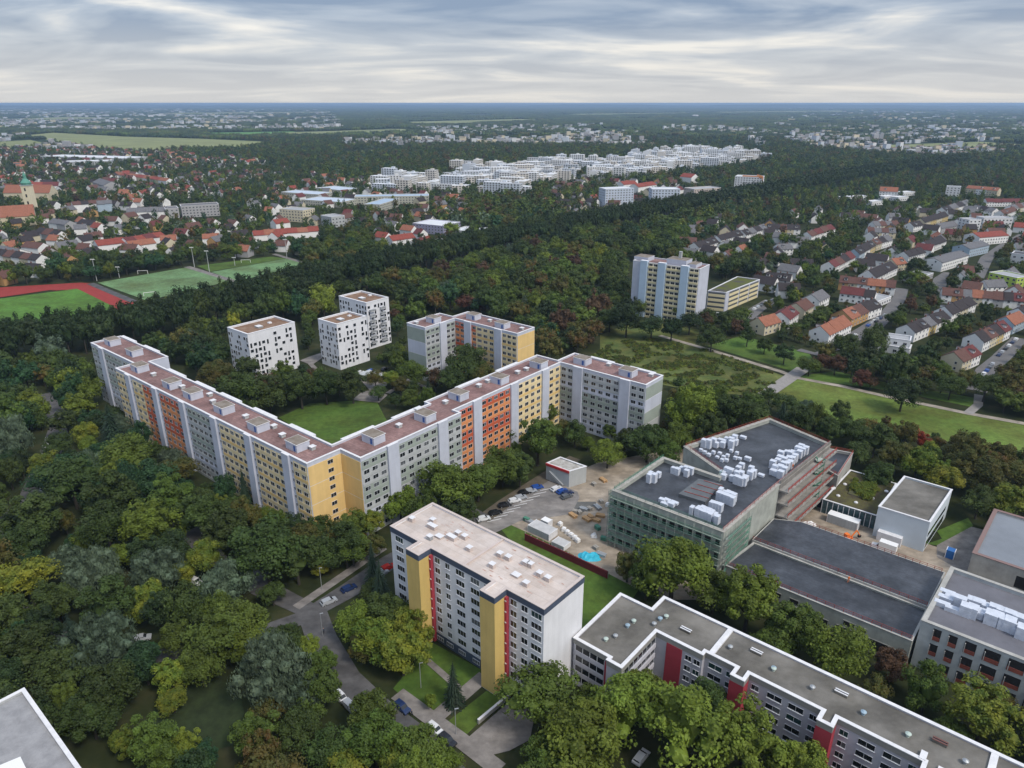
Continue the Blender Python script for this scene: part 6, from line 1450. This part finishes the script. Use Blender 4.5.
# avenue
AV = [P(x, y) for x, y in [(-60,374),(0,358),(133,341),(190,325),(234,313),(342,286),(509,246),(684,212),(860,178),(960,163)]]
AVP = []
for i in range(len(AV)-1):
    a, c = Vector(AV[i]), Vector(AV[i+1]); d = (c-a).normalized(); n = Vector((-d.y, d.x)); k = int((c-a).length/8.0)
    for j in range(k):
        for o in (-14, -4, 6):
            p = a+d*(8.0*j+rr.uniform(-1,1))+n*(o+rr.uniform(-1,1)); AVP.append((p.x, p.y))
avh = {}
for x, y in AVP: avh.setdefault((int(x//30), int(y//30)), []).append((x, y))
def navn(x, y, r):
    i, j = int(x//30), int(y//30)
    return any(math.hypot(x-a, y-c) < r for di in (-1,0,1) for dj in (-1,0,1) for a, c in avh.get((i+di, j+dj), ()))
for x, y in AVP:
    if not infr(x, y): continue
    if HB1.hit(x, y, 2): continue
    H = rr.uniform(20,23); Rr = rr.uniform(4.6,5.6); c = rr.choices(['deep green','dark green','olive'], [92,8,0])[0]
    if math.hypot(x, y) < 900: scat('mid', c, x, y, H*.58, Rr*1.05, H*.40)
    else: scat('far', c, x, y, H*.54, Rr*1.25, H*.40)
def grid(r0, r1, cell, kindf):
    n0 = int(r1/cell)+1
    for j in range(0, n0):
        for i in range(-n0, n0):
            X = (i+rr.uniform(.08,.92))*cell; Y = (j+rr.uniform(.08,.92))*cell; d = math.hypot(X, Y)
            if d < r0 or d >= r1 or Y < 20 or abs(X) > Y*.80+40: continue
            if not infr(X, Y, 60 if d < 700 else 15): continue
            kindf(X, Y, d)
acc = {}
def overlap(x, y, r):
    i, j = int(x//12), int(y//12)
    return any(math.hypot(x-a, y-c) < (r+q)*.60 for di in (-2,-1,0,1,2) for dj in (-2,-1,0,1,2) for a, c, q in acc.get((i+di, j+dj), ()))
def near_tree(X, Y, d):
    z = zone(X, Y)
    if z == 'town' and rr.random() < .45: return
    u_ = rr.random(); Rr = (rr.uniform(5.8,7.6) if u_ < .28 else rr.uniform(4,5.8) if u_ < .75 else rr.uniform(2.3,4))*(.66 if z == 'town' else 1); H = Rr*rr.uniform(1.9,2.9)*(1.15 if Rr < 4 else 1)
    if overlap(X, Y, Rr): return
    if nearhand(X, Y, Rr) or HB1.hit(X, Y, Rr*.55) or HC1.hit(X, Y, Rr*.35): return
    if blocks(X, Y, Rr, H):
        Rr *= .55; H *= .5
        if blocks(X, Y, Rr, H): return
    if navn(X, Y, Rr+7.5): return
    acc.setdefault((int(X//12), int(Y//12)), []).append((X, Y, Rr))
    c = pickcol(X, Y, rr)
    if d < 290: NEAR.append(dict(x=X, y=Y, R=Rr, H=H, c=c, k='willow' if c == 'grey-green' else ('conifer' if rr.random() < .03 else 'broad'), note=None))
    else: scat('mid', c, X, Y, H*.56, Rr, H*.44)
CAND = []
grid(60, 290, 4.6, lambda X, Y, d: CAND.append((X, Y, d))); grid(290, 720, 6.0, lambda X, Y, d: CAND.append((X, Y, d)))
rr.shuffle(CAND)
for c_ in CAND: near_tree(*c_)
def far_tree(X, Y, d):
    z = zone(X, Y)
    if z == 'town' and rr.random() < .22: return
    if z == 'fart' and rr.random() < .7: return
    Rr = rr.choice([rr.uniform(4,6), rr.uniform(6,9)])*(.66 if z == 'town' else 1); H = rr.uniform(11,17)*(.75 if z == 'town' else 1)
    if HB1.hit(X, Y, Rr*.4) or HC1.hit(X, Y, 2): return
    if navn(X, Y, Rr+8): return
    if d < 1500 and blocks(X, Y, Rr, H) and rr.random() < .88: return
    scat('far', pickcol(X, Y, rr), X, Y, H*.5, Rr, H*.5)
grid(720, 1500, 11.5, far_tree); grid(1500, 2800, 16, far_tree)
def clump(X, Y, d):
    z = zone(X, Y)
    if z == 'fart' and rr.random() < .74: return
    if HC1.hit(X, Y, 10): return
    if z == 'wood' and d > 3500 and noise.noise(Vector((X/900, Y/500, 1.7))) > .33: return
    s = cellS[0]; c = rr.choices(['deep green','dark green','green','olive'], [40,34,18,8])[0]
    scat('clump', c, X, Y, 4, s*rr.uniform(.62,.9), rr.uniform(7,14))
cellS = [26]; grid(2800, 5200, 30, clump); cellS = [52]; grid(5200, 10500, 62, clump); cellS = [110]; grid(10500, 21000, 135, clump)
print('near', len(NEAR), {k: len(v) for k, v in GRP.items()})
# nearest 300 of a kind become things of their own
def px_size(t): return t['R']/(t['y']*CP+112*SP)+(.02 if t['note'] else 0)
def visible(t):
    cx, cy = proj(t['x'], t['y'], t['H']*.58); return -25 < cx < 1049 and cy < 795
IND = []
for kd in ('broad', 'willow', 'conifer'):
    L_ = sorted([t for t in NEAR if t['k'] == kd and visible(t)], key=px_size, reverse=True); IND += L_[:298]
ids = set(id(t) for t in IND)
for t in NEAR:
    if id(t) in ids: continue
    scat('near' if t['k'] == 'broad' else ('needle' if t['k'] == 'conifer' else 'weep'), t['c'], t['x'], t['y'], t['H']*.56, t['R'], t['H']*.44)
# labels
def where(t):
    px, py = proj(t['x'], t['y'], t['H']*.5); best = min(ANCH, key=lambda a: math.hypot(px-a[1][0], (py-a[1][1])*1.3))
    dx, dy = px-best[1][0], py-best[1][1]
    rel = ('right of' if dx > 0 else 'left of') if abs(dx) > abs(dy)*.9 else ('in front of' if dy > 0 else 'behind')
    return '%s %s' % (rel, best[0]), px, py
G_ = {}
for t in IND:
    w_, px, py = where(t); t['px'], t['py'] = px, py
    rp = t['R']*F/(t['y']*CP+112*SP); t['sz'] = 'large' if t['R'] > 6.0 else ('small' if t['R'] < 3.8 else '')
    kn = {'broad': 'broadleaf tree', 'willow': 'willow-like tree', 'conifer': 'conifer'}[t['k']]
    t['base'] = ' '.join(q for q in (t['sz'], t['c'], kn, w_) if q); G_.setdefault(t['base'], []).append(t)
for bs, L_ in G_.items():
    L_.sort(key=lambda t: t['px'])
    for i, t in enumerate(L_):
        n = len(L_); o = '' if n == 1 else (', the left one' if i == 0 and n == 2 else ', the right one' if n == 2 else ', leftmost' if i == 0 else ', rightmost' if i == n-1 else ', '+ordn(i, n, 'from left'))
        t['lab'] = bs+o
for i, t in enumerate(IND):
    x, y, Rr, H = t['x'], t['y'], t['R'], t['H']; kd = t['k']
    nm = {'broad': 'broadleaf_tree', 'willow': 'willow_tree', 'conifer': 'conifer_tree'}[kd]
    r = empty(nm, (x, y, 0), t['lab'], 'tree', 'trees standing near the buildings', R.uniform(0, 6.28))
    inst('trunk', R.choice(TR), r, (0,0,0), 0, (Rr*1.3, Rr*1.3, H*.72))
    if kd == 'conifer': inst('crown', R.choice(crownC), r, (0,0,H*.55), 0, (Rr, Rr, H*.46), NEEDLE)
    else: inst('crown', R.choice(crownW if kd == 'willow' else crownN), r, (0,0,H*.57), R.uniform(0,6), (Rr*R.uniform(.86,1.12), Rr*R.uniform(.86,1.12), H*R.uniform(.37,.43)), LEAF[t['c']]).rotation_euler.x = R.uniform(-.18,.18)
# scattered masses (stuff)
midG = [crown_geo(41, 20, 44, .16, 1.0, .8, (.26,.42)), crown_geo(42, 15, 50, .16, .9, .8, (.30,.48)), crown_geo(43, 26, 36, .15, 1.1, .8, (.22,.38)), crown_geo(44, 12, 56, .17, .95, .85, (.32,.54))]
farG = [crown_geo(51, 9, 11, .42, 1.0, .72, (.34,.5)), crown_geo(52, 7, 12, .45, 1.0, .75, (.36,.5))]
def clump_geo(seed):
    r2 = random.Random(seed); v = []; f = []; iv, if_ = ICO[1]
    for k in range(16):
        c = Vector((r2.uniform(-.8,.8), r2.uniform(-.8,.8), r2.uniform(-.1,.35))); s = r2.uniform(.22,.36); o = len(v)
        for q in iv: v.append(Vector((c.x+q.x*s*(1+.3*noise.noise(q*2+c*5)), c.y+q.y*s, c.z+q.z*.7)))
        for t in if_: f.append(tuple(o+i for i in t))
    return v, f
clG = [clump_geo(s) for s in (61, 62)]
GEO = {'near': CR[:3], 'weep': CW, 'needle': CONIF, 'mid': midG, 'far': farG, 'clump': clG}
def scatter_object(name, pts, me, label):
    pm = bpy.data.meshes.new(name); pm.from_pydata([(p[0], p[1], p[2]) for p in pts], [], [])
    a = pm.attributes.new('rot', 'FLOAT_VECTOR', 'POINT'); a.data.foreach_set('vector', [c for p in pts for c in (0, 0, p[3])])
    a = pm.attributes.new('scl', 'FLOAT_VECTOR', 'POINT'); a.data.foreach_set('vector', [c for p in pts for c in (p[4], p[4], p[5])])
    o = bpy.data.objects.new(name, pm); COL.objects.link(o); tag(o, label, 'trees', None, 'stuff')
    src = bpy.data.objects.new(name+'_source', me)
    ng = bpy.data.node_groups.new(name, 'GeometryNodeTree'); ng.interface.new_socket('Geometry', in_out='INPUT', socket_type='NodeSocketGeometry'); ng.interface.new_socket('Geometry', in_out='OUTPUT', socket_type='NodeSocketGeometry')
    n = ng.nodes; l = ng.links; gi = n.new('NodeGroupInput'); go = n.new('NodeGroupOutput'); oi = n.new('GeometryNodeObjectInfo'); oi.inputs['Object'].default_value = src; oi.inputs['As Instance'].default_value = True
    ip = n.new('GeometryNodeInstanceOnPoints')
    for nm_, sk in (('rot', 'Rotation'), ('scl', 'Scale')):
        na = n.new('GeometryNodeInputNamedAttribute'); na.data_type = 'FLOAT_VECTOR'; na.inputs['Name'].default_value = nm_
        out = [q for q in na.outputs if q.enabled and q.name == 'Attribute'][0]
        if sk == 'Rotation':
            e = n.new('FunctionNodeEulerToRotation'); l.new(out, e.inputs[0]); l.new(e.outputs[0], ip.inputs['Rotation'])
        else: l.new(out, ip.inputs['Scale'])
    l.new(gi.outputs[0], ip.inputs['Points']); l.new(oi.outputs['Geometry'], ip.inputs['Instance']); l.new(ip.outputs[0], go.inputs[0])
    o.modifiers.new('scatter', 'NODES').node_group = ng
    return o
NAMES = {'near': 'woodland', 'weep': 'woodland', 'needle': 'woodland', 'mid': 'woodland', 'far': 'forest', 'clump': 'far_forest'}
for (kd, c), pts in sorted(GRP.items()):
    gs = GEO[kd]
    for k, g_ in enumerate(gs):
        sub = pts[k::len(gs)]
        if not sub: continue
        m = NEEDLE if kd == 'needle' else LEAF[c]
        scatter_object(NAMES[kd], sub, mk('crown_'+kd, g_, m, trunk=kd in ('near','mid','weep')), None)
# undergrowth: shrubs on the wild meadow and dark bushes
def shrubs():
    pts = []; wp = [P(x, y) for x, y in zp(*ZM,[(-150,160),(80,205),(300,285),(245,335),(60,325),(-160,285),(-330,260)])]
    xs = [p[0] for p in wp]; ys = [p[1] for p in wp]
    for _ in range(9000):
        X, Y = rr.uniform(min(xs), max(xs)), rr.uniform(min(ys), max(ys))
        if inpoly(X, Y, wp) and noise.noise(Vector((X/9, Y/9, 0))) > -.05: pts.append((X, Y, .3, rr.uniform(0,6), rr.uniform(.4,1.2), rr.uniform(.3,1.0)))
    for i, c in enumerate(['dark green','green','olive','lime']):
        q = pts[i::5]
        if q: scatter_object('undergrowth', q, mk('shrub', farG[i % 2], LEAF[c]), None)
shrubs()
pts = []
for _ in range(90):
    X, Y = P(rr.uniform(850,880), rr.uniform(476,500), 5)
    if inpoly(X, Y, PATIO): pts.append((X, Y, 5.2, rr.uniform(0,6), rr.uniform(.8,1.5), rr.uniform(.6,1.4)))
if pts: scatter_object('undergrowth', pts, mk('shrub', midG[0], LEAF['lime']), None)
# ================================================================== random town houses
hp = {}
def hp_ok(x, y, d):
    i, j = int(x//30), int(y//30)
    if any(math.hypot(x-a, y-c) < d for di in (-1,0,1) for dj in (-1,0,1) for a, c in hp.get((i+di, j+dj), ())): return False
    hp.setdefault((i, j), []).append((x, y)); return True
cand = []
for _ in range(60000):
    z = rr.choice(TOWN); xs = [p[0] for p in z]; ys = [p[1] for p in z]
    px, py = rr.uniform(max(-5, min(xs)), min(1030, max(xs))), min(ys)+(max(ys)-min(ys))*rr.random()
    if not inpoly(px, py, z) or py > 300: continue
    X, Y = P(px, py)
    if HB1.hit(X, Y, 7) or HC1.hit(X, Y, 6) or navn(X, Y, 14) or not hp_ok(X, Y, 25 if px < 680 else 21): continue
    if noise.noise(Vector((X/110, Y/110, 8))) < -.08 or (px > 680 and (py < 212 or rr.random() < .25)): continue
    cand.append((X, Y))
    if len(cand) > 760: break
cand.sort(key=lambda p: math.hypot(*p))
nrow = len(HOUSES); ni = max(0, 298-nrow); stuff = MB()
print('houses rows', nrow, 'random', len(cand))
def hlabel(x, y, wc, rc):
    px, py = proj(x, y, 5)
    HA = [('the church',(40,205)),('the long white warehouse',(90,157)),('the first football pitch',(150,270)),('the second football pitch',(250,255)),('the grey mansard block',(200,208)),('the cream flat-roofed house',(295,212)),('the light blue school roofs',(340,190)),('the lilac hall',(430,225)),("the red hip roofs",(640,195)),('the beige long block',(705,195)),("the orange-rimmed block",(748,182)),('the white villa by the wood',(890,190)),('the bright red hall roof',(987,232)),("the blue-shafted tower block",(680,275)),("the garden terrace",(980,290)),('the cream gables by the wood',(780,222)),('the dark red roof line',(1000,200)),('the lime-green block',(1000,270))]
    b_ = min(HA, key=lambda a: math.hypot(px-a[1][0], (py-a[1][1])*2)); dx, dy = px-b_[1][0], py-b_[1][1]
    rel = ('right of' if dx > 0 else 'left of') if abs(dx) > abs(dy)*1.3 else ('in front of' if dy > 0 else 'beyond')
    return '%s house with %s roof %s %s' % (wc, rc, rel, b_[0])
HL_ = {}
for i, (x, y) in enumerate(cand):
    left = proj(x, y, 0)[0] < 500
    wc = rr.choices(['white','cream','grey','ochre'], [66,18,8,8])[0]; rc = rr.choices(['red','orange','brown','dark','grey','dark red'], [8,12,30,28,14,8] if left else [5,4,24,42,18,7])[0]
    ang = rr.choice([-.7, .87, -.2, 1.3])+rr.uniform(-.1,.1); L = rr.uniform(10,17)
    if i < ni: HL_.setdefault(hlabel(x, y, wc, rc), []).append((x, y, ang, L, wc, rc))
    else:
        ms = house_meshes(L, 10, 5.5, 9.5); c, n = math.cos(ang), math.sin(ang)
        for me_, mm in ((ms[0], wallc[wc]), (ms[1], roofc[rc])):
            k = len(stuff.v); stuff.v += [(x+v.co.x*c-v.co.y*n, y+v.co.x*n+v.co.y*c, v.co.z) for v in me_.vertices]
            for p in me_.polygons: stuff.f.append(tuple(k+q for q in p.vertices)); stuff.m.append(stuff.mi(mm))
for lb_, L_ in HL_.items():
    L_.sort(key=lambda t: proj(t[0], t[1], 0)[0])
    for i, (x, y, ang, L, wc, rc) in enumerate(L_):
        n = len(L_); o = '' if n == 1 else (', leftmost' if i == 0 else ', rightmost' if i == n-1 else ', '+ordn(i, n, 'from left'))
        house(x, y, ang, L, 10, 5.5, 9.5, wc, rc, lb_+o, 'scattered town houses', 1)
if stuff.v: stuff.build('distant_houses')['kind'] = 'stuff'
# far towns
ft = MB(); n_ = 0
def fbox(x, y, L, D_, H, m, m2): ft.box(x, y, 0, L, D_, H, rr.uniform(-.5,.5), m, m2)
for _ in range(60000):
    z = rr.choices(FART, [42,24,14,6])[0]; xs = [p[0] for p in z]; ys = [p[1] for p in z]; px, py = rr.uniform(-20,1044), rr.uniform(min(ys), max(ys))
    if not inpoly(px, py, z) or rr.random() > .5: continue
    X, Y = P(px, py); nn = noise.noise(Vector((X/420, Y/650, 5)))
    if nn < .0: continue
    if HC1.hit(X, Y, 15): continue
    d = math.hypot(X, Y); s = d/2500
    m = rr.choices([pw, ew[1], wallc['grey'], wallc['cream']], [14,28,44,14])[0]; m2 = rr.choices([whiteroof, roofc['grey'], roofc['brown'], roofc['orange'], roofc['red']], [16,24,24,26 if px > 700 else 6,16 if px > 700 else 6])[0]
    fbox(X, Y, rr.uniform(9,20)*max(1, s*.6), rr.uniform(9,14)*max(1, s*.6), rr.uniform(9,15)*(1.6 if rr.random() < .15 else 1), m, m2); n_ += 1
    if n_ > 3400: break
for (x0, x1, y, H, m) in [(60,215,117,18,pw),(150,168,117,30,pw),(215,300,121.5,12,pw),(300,372,123.5,10,pw),(830,925,136,10,ew[2]),(745,805,138,8,pw),(600,640,132,12,pw),(915,965,106,28,ew[1]),(960,1024,104,22,pw),(925,952,131,24,ew[1]),(955,975,133,26,ew[1]),(980,1024,131,14,pw),(690,700,117,30,pw)]:
    k = int((x1-x0)/6)
    for i in range(max(1, k)):
        if rr.random() < .25: continue
        X, Y = P(x0+(x1-x0)*(i+.5)/max(1, k)+rr.uniform(-2,2), y+rr.uniform(-.7,.7)); s = Y/711; fbox(X, Y, rr.uniform(3,6)*s, 25, H*rr.uniform(.6,1.1), m, whiteroof)
ft.build('distant_town')['kind'] = 'stuff'
# ================================================================== HAZE, SKY, SUN, CAMERA
b = MB(); b.prism([(-47000,-1500),(47000,-1500),(47000,47000),(-47000,47000)], -2.2, 122.5, mat('haze', (1,1,1)), None, True); hz = b.build('haze'); hz['kind'] = 'stuff'
m = bpy.data.materials.new('haze_air'); m.use_nodes = True; n = m.node_tree.nodes; n.remove(n["Principled BSDF"]); v = n.new("ShaderNodeVolumePrincipled"); v.inputs["Color"].default_value = (.50,.71,1,1); v.inputs["Density"].default_value = 7.5e-5; v.inputs["Anisotropy"].default_value = .2
m.node_tree.links.new(v.outputs[0], n["Material Output"].inputs["Volume"]); hz.data.materials.clear(); hz.data.materials.append(m)
m.volume_intersection_method = 'ACCURATE' if hasattr(m, 'volume_intersection_method') else None
EL, AZ = math.radians(50), math.radians(135)    # sun behind right of the camera, veiled by cloud
w = bpy.data.worlds.new("World"); sc.world = w; w.use_nodes = True; n = w.node_tree.nodes; l = w.node_tree.links; bg = n["Background"]
sky = n.new("ShaderNodeTexSky"); sky.sky_type = 'NISHITA'; sky.sun_disc = False; sky.sun_elevation = EL; sky.sun_rotation = AZ; sky.air_density = 1.2; sky.dust_density = 2.0
tc = n.new("ShaderNodeTexCoord"); sp_ = n.new("ShaderNodeSeparateXYZ"); l.new(tc.outputs["Generated"], sp_.inputs[0])
def math_(op, a, c=None, v=None):
    q = n.new("ShaderNodeMath"); q.operation = op; l.new(a, q.inputs[0])
    if c is not None: l.new(c, q.inputs[1])
    if v is not None: q.inputs[1].default_value = v
    return q.outputs[0]
zc_ = math_('MAXIMUM', sp_.outputs["Z"], v=0.0); zz = math_('ADD', zc_, v=.10)
xx = math_('DIVIDE', sp_.outputs["X"], zz); yy = math_('DIVIDE', sp_.outputs["Y"], zz)
cv = n.new("ShaderNodeCombineXYZ"); l.new(xx, cv.inputs[0]); l.new(yy, cv.inputs[1])
mp = n.new("ShaderNodeMapping"); mp.inputs["Rotation"].default_value = (0,0,math.radians(-16)); mp.inputs["Scale"].default_value = (.42,.62,1); mp.inputs["Location"].default_value = (1.3,.4,0); l.new(cv.outputs[0], mp.inputs[0])
def wn(s, d, r=.55, dist=.3):
    q = n.new("ShaderNodeTexNoise"); q.inputs["Scale"].default_value = s; q.inputs["Detail"].default_value = d; q.inputs["Roughness"].default_value = r; q.inputs["Distortion"].default_value = dist; l.new(mp.outputs[0], q.inputs["Vector"]); return q.outputs["Fac"]
n1 = wn(1.2, 5, .5, .9); n2 = wn(2.2, 5, .5, .5)
mm = n.new("ShaderNodeMix"); mm.data_type = 'FLOAT'; mm.inputs[0].default_value = .28; l.new(n1, mm.inputs[2]); l.new(n2, mm.inputs[3])
rp = n.new("ShaderNodeValToRGB"); e = rp.color_ramp.elements; e[0].position = .42; e[0].color = (1.55,2.05,2.95,1); e[1].position = .63; e[1].color = (5.9,5.7,5.4,1); k = e.new(.52); k.color = (2.9,3.3,3.95,1); l.new(mm.outputs[0], rp.inputs["Fac"])
hzn = n.new("ShaderNodeMapRange"); hzn.inputs["From Min"].default_value = 0; hzn.inputs["From Max"].default_value = .10; hzn.inputs["To Min"].default_value = .8; hzn.inputs["To Max"].default_value = 0; l.new(zc_, hzn.inputs["Value"])
m1 = n.new("ShaderNodeMix"); m1.data_type = 'RGBA'; l.new(hzn.outputs["Result"], m1.inputs[0]); l.new(rp.outputs["Color"], m1.inputs[6]); m1.inputs[7].default_value = (4.9,4.75,4.5,1)
zg = n.new("ShaderNodeMapRange"); zg.interpolation_type = 'SMOOTHSTEP'; zg.inputs['From Min'].default_value = .25; zg.inputs['From Max'].default_value = .95; zg.inputs['To Min'].default_value = 1; zg.inputs['To Max'].default_value = 1.9; l.new(zc_, zg.inputs['Value'])
vs_ = n.new('ShaderNodeVectorMath'); vs_.operation = 'SCALE'; l.new(m1.outputs[2], vs_.inputs[0]); l.new(zg.outputs['Result'], vs_.inputs['Scale'])
m2 = n.new("ShaderNodeMix"); m2.data_type = 'RGBA'; m2.inputs[0].default_value = .9; l.new(sky.outputs[0], m2.inputs[6]); l.new(vs_.outputs[0], m2.inputs[7]); l.new(m2.outputs[2], bg.inputs["Color"]); bg.inputs["Strength"].default_value = .1
sl = bpy.data.lights.new('sun', 'SUN'); sl.energy = 1.5; sl.angle = math.radians(12); sl.color = (1,.93,.83); so = bpy.data.objects.new('sun', sl); COL.objects.link(so)
# sun direction: sky sun_rotation is measured clockwise from +Y
sd = Vector((math.sin(AZ)*math.cos(EL), math.cos(AZ)*math.cos(EL), math.sin(EL))); so.rotation_euler = sd.to_track_quat('Z', 'Y').to_euler()
cam = bpy.data.cameras.new('camera'); cam.sensor_width = 36; cam.lens = F/1024*36; cam.clip_start = 1; cam.clip_end = 90000
co = bpy.data.objects.new('camera', cam); co.location = (0,0,CAMH); co.rotation_euler = (math.radians(90)-PITCH, 0, 0); COL.objects.link(co); sc.camera = co
sc.view_settings.view_transform = 'Standard'; sc.view_settings.look = 'None'; sc.view_settings.exposure = .72; sc.view_settings.gamma = 1
cy = sc.cycles; cy.max_bounces = 5; cy.diffuse_bounces = 3; cy.glossy_bounces = 2; cy.transmission_bounces = 2; cy.volume_bounces = 0; cy.use_denoising = True; cy.denoiser = 'OPENIMAGEDENOISE'; cy.transparent_max_bounces = 4
cy.caustics_reflective = False; cy.caustics_refractive = False; cy.sample_clamp_indirect = 4

for o in sc.objects:
    if o.get('label') and len(o['label'].split()) > 16: o['label'] = o['label'].replace(' with ', ', ', 1)
for o in sc.objects:
    if o.get('label') and len(o['label'].split()) > 16: print('LONG', len(o['label'].split()), o['label'])
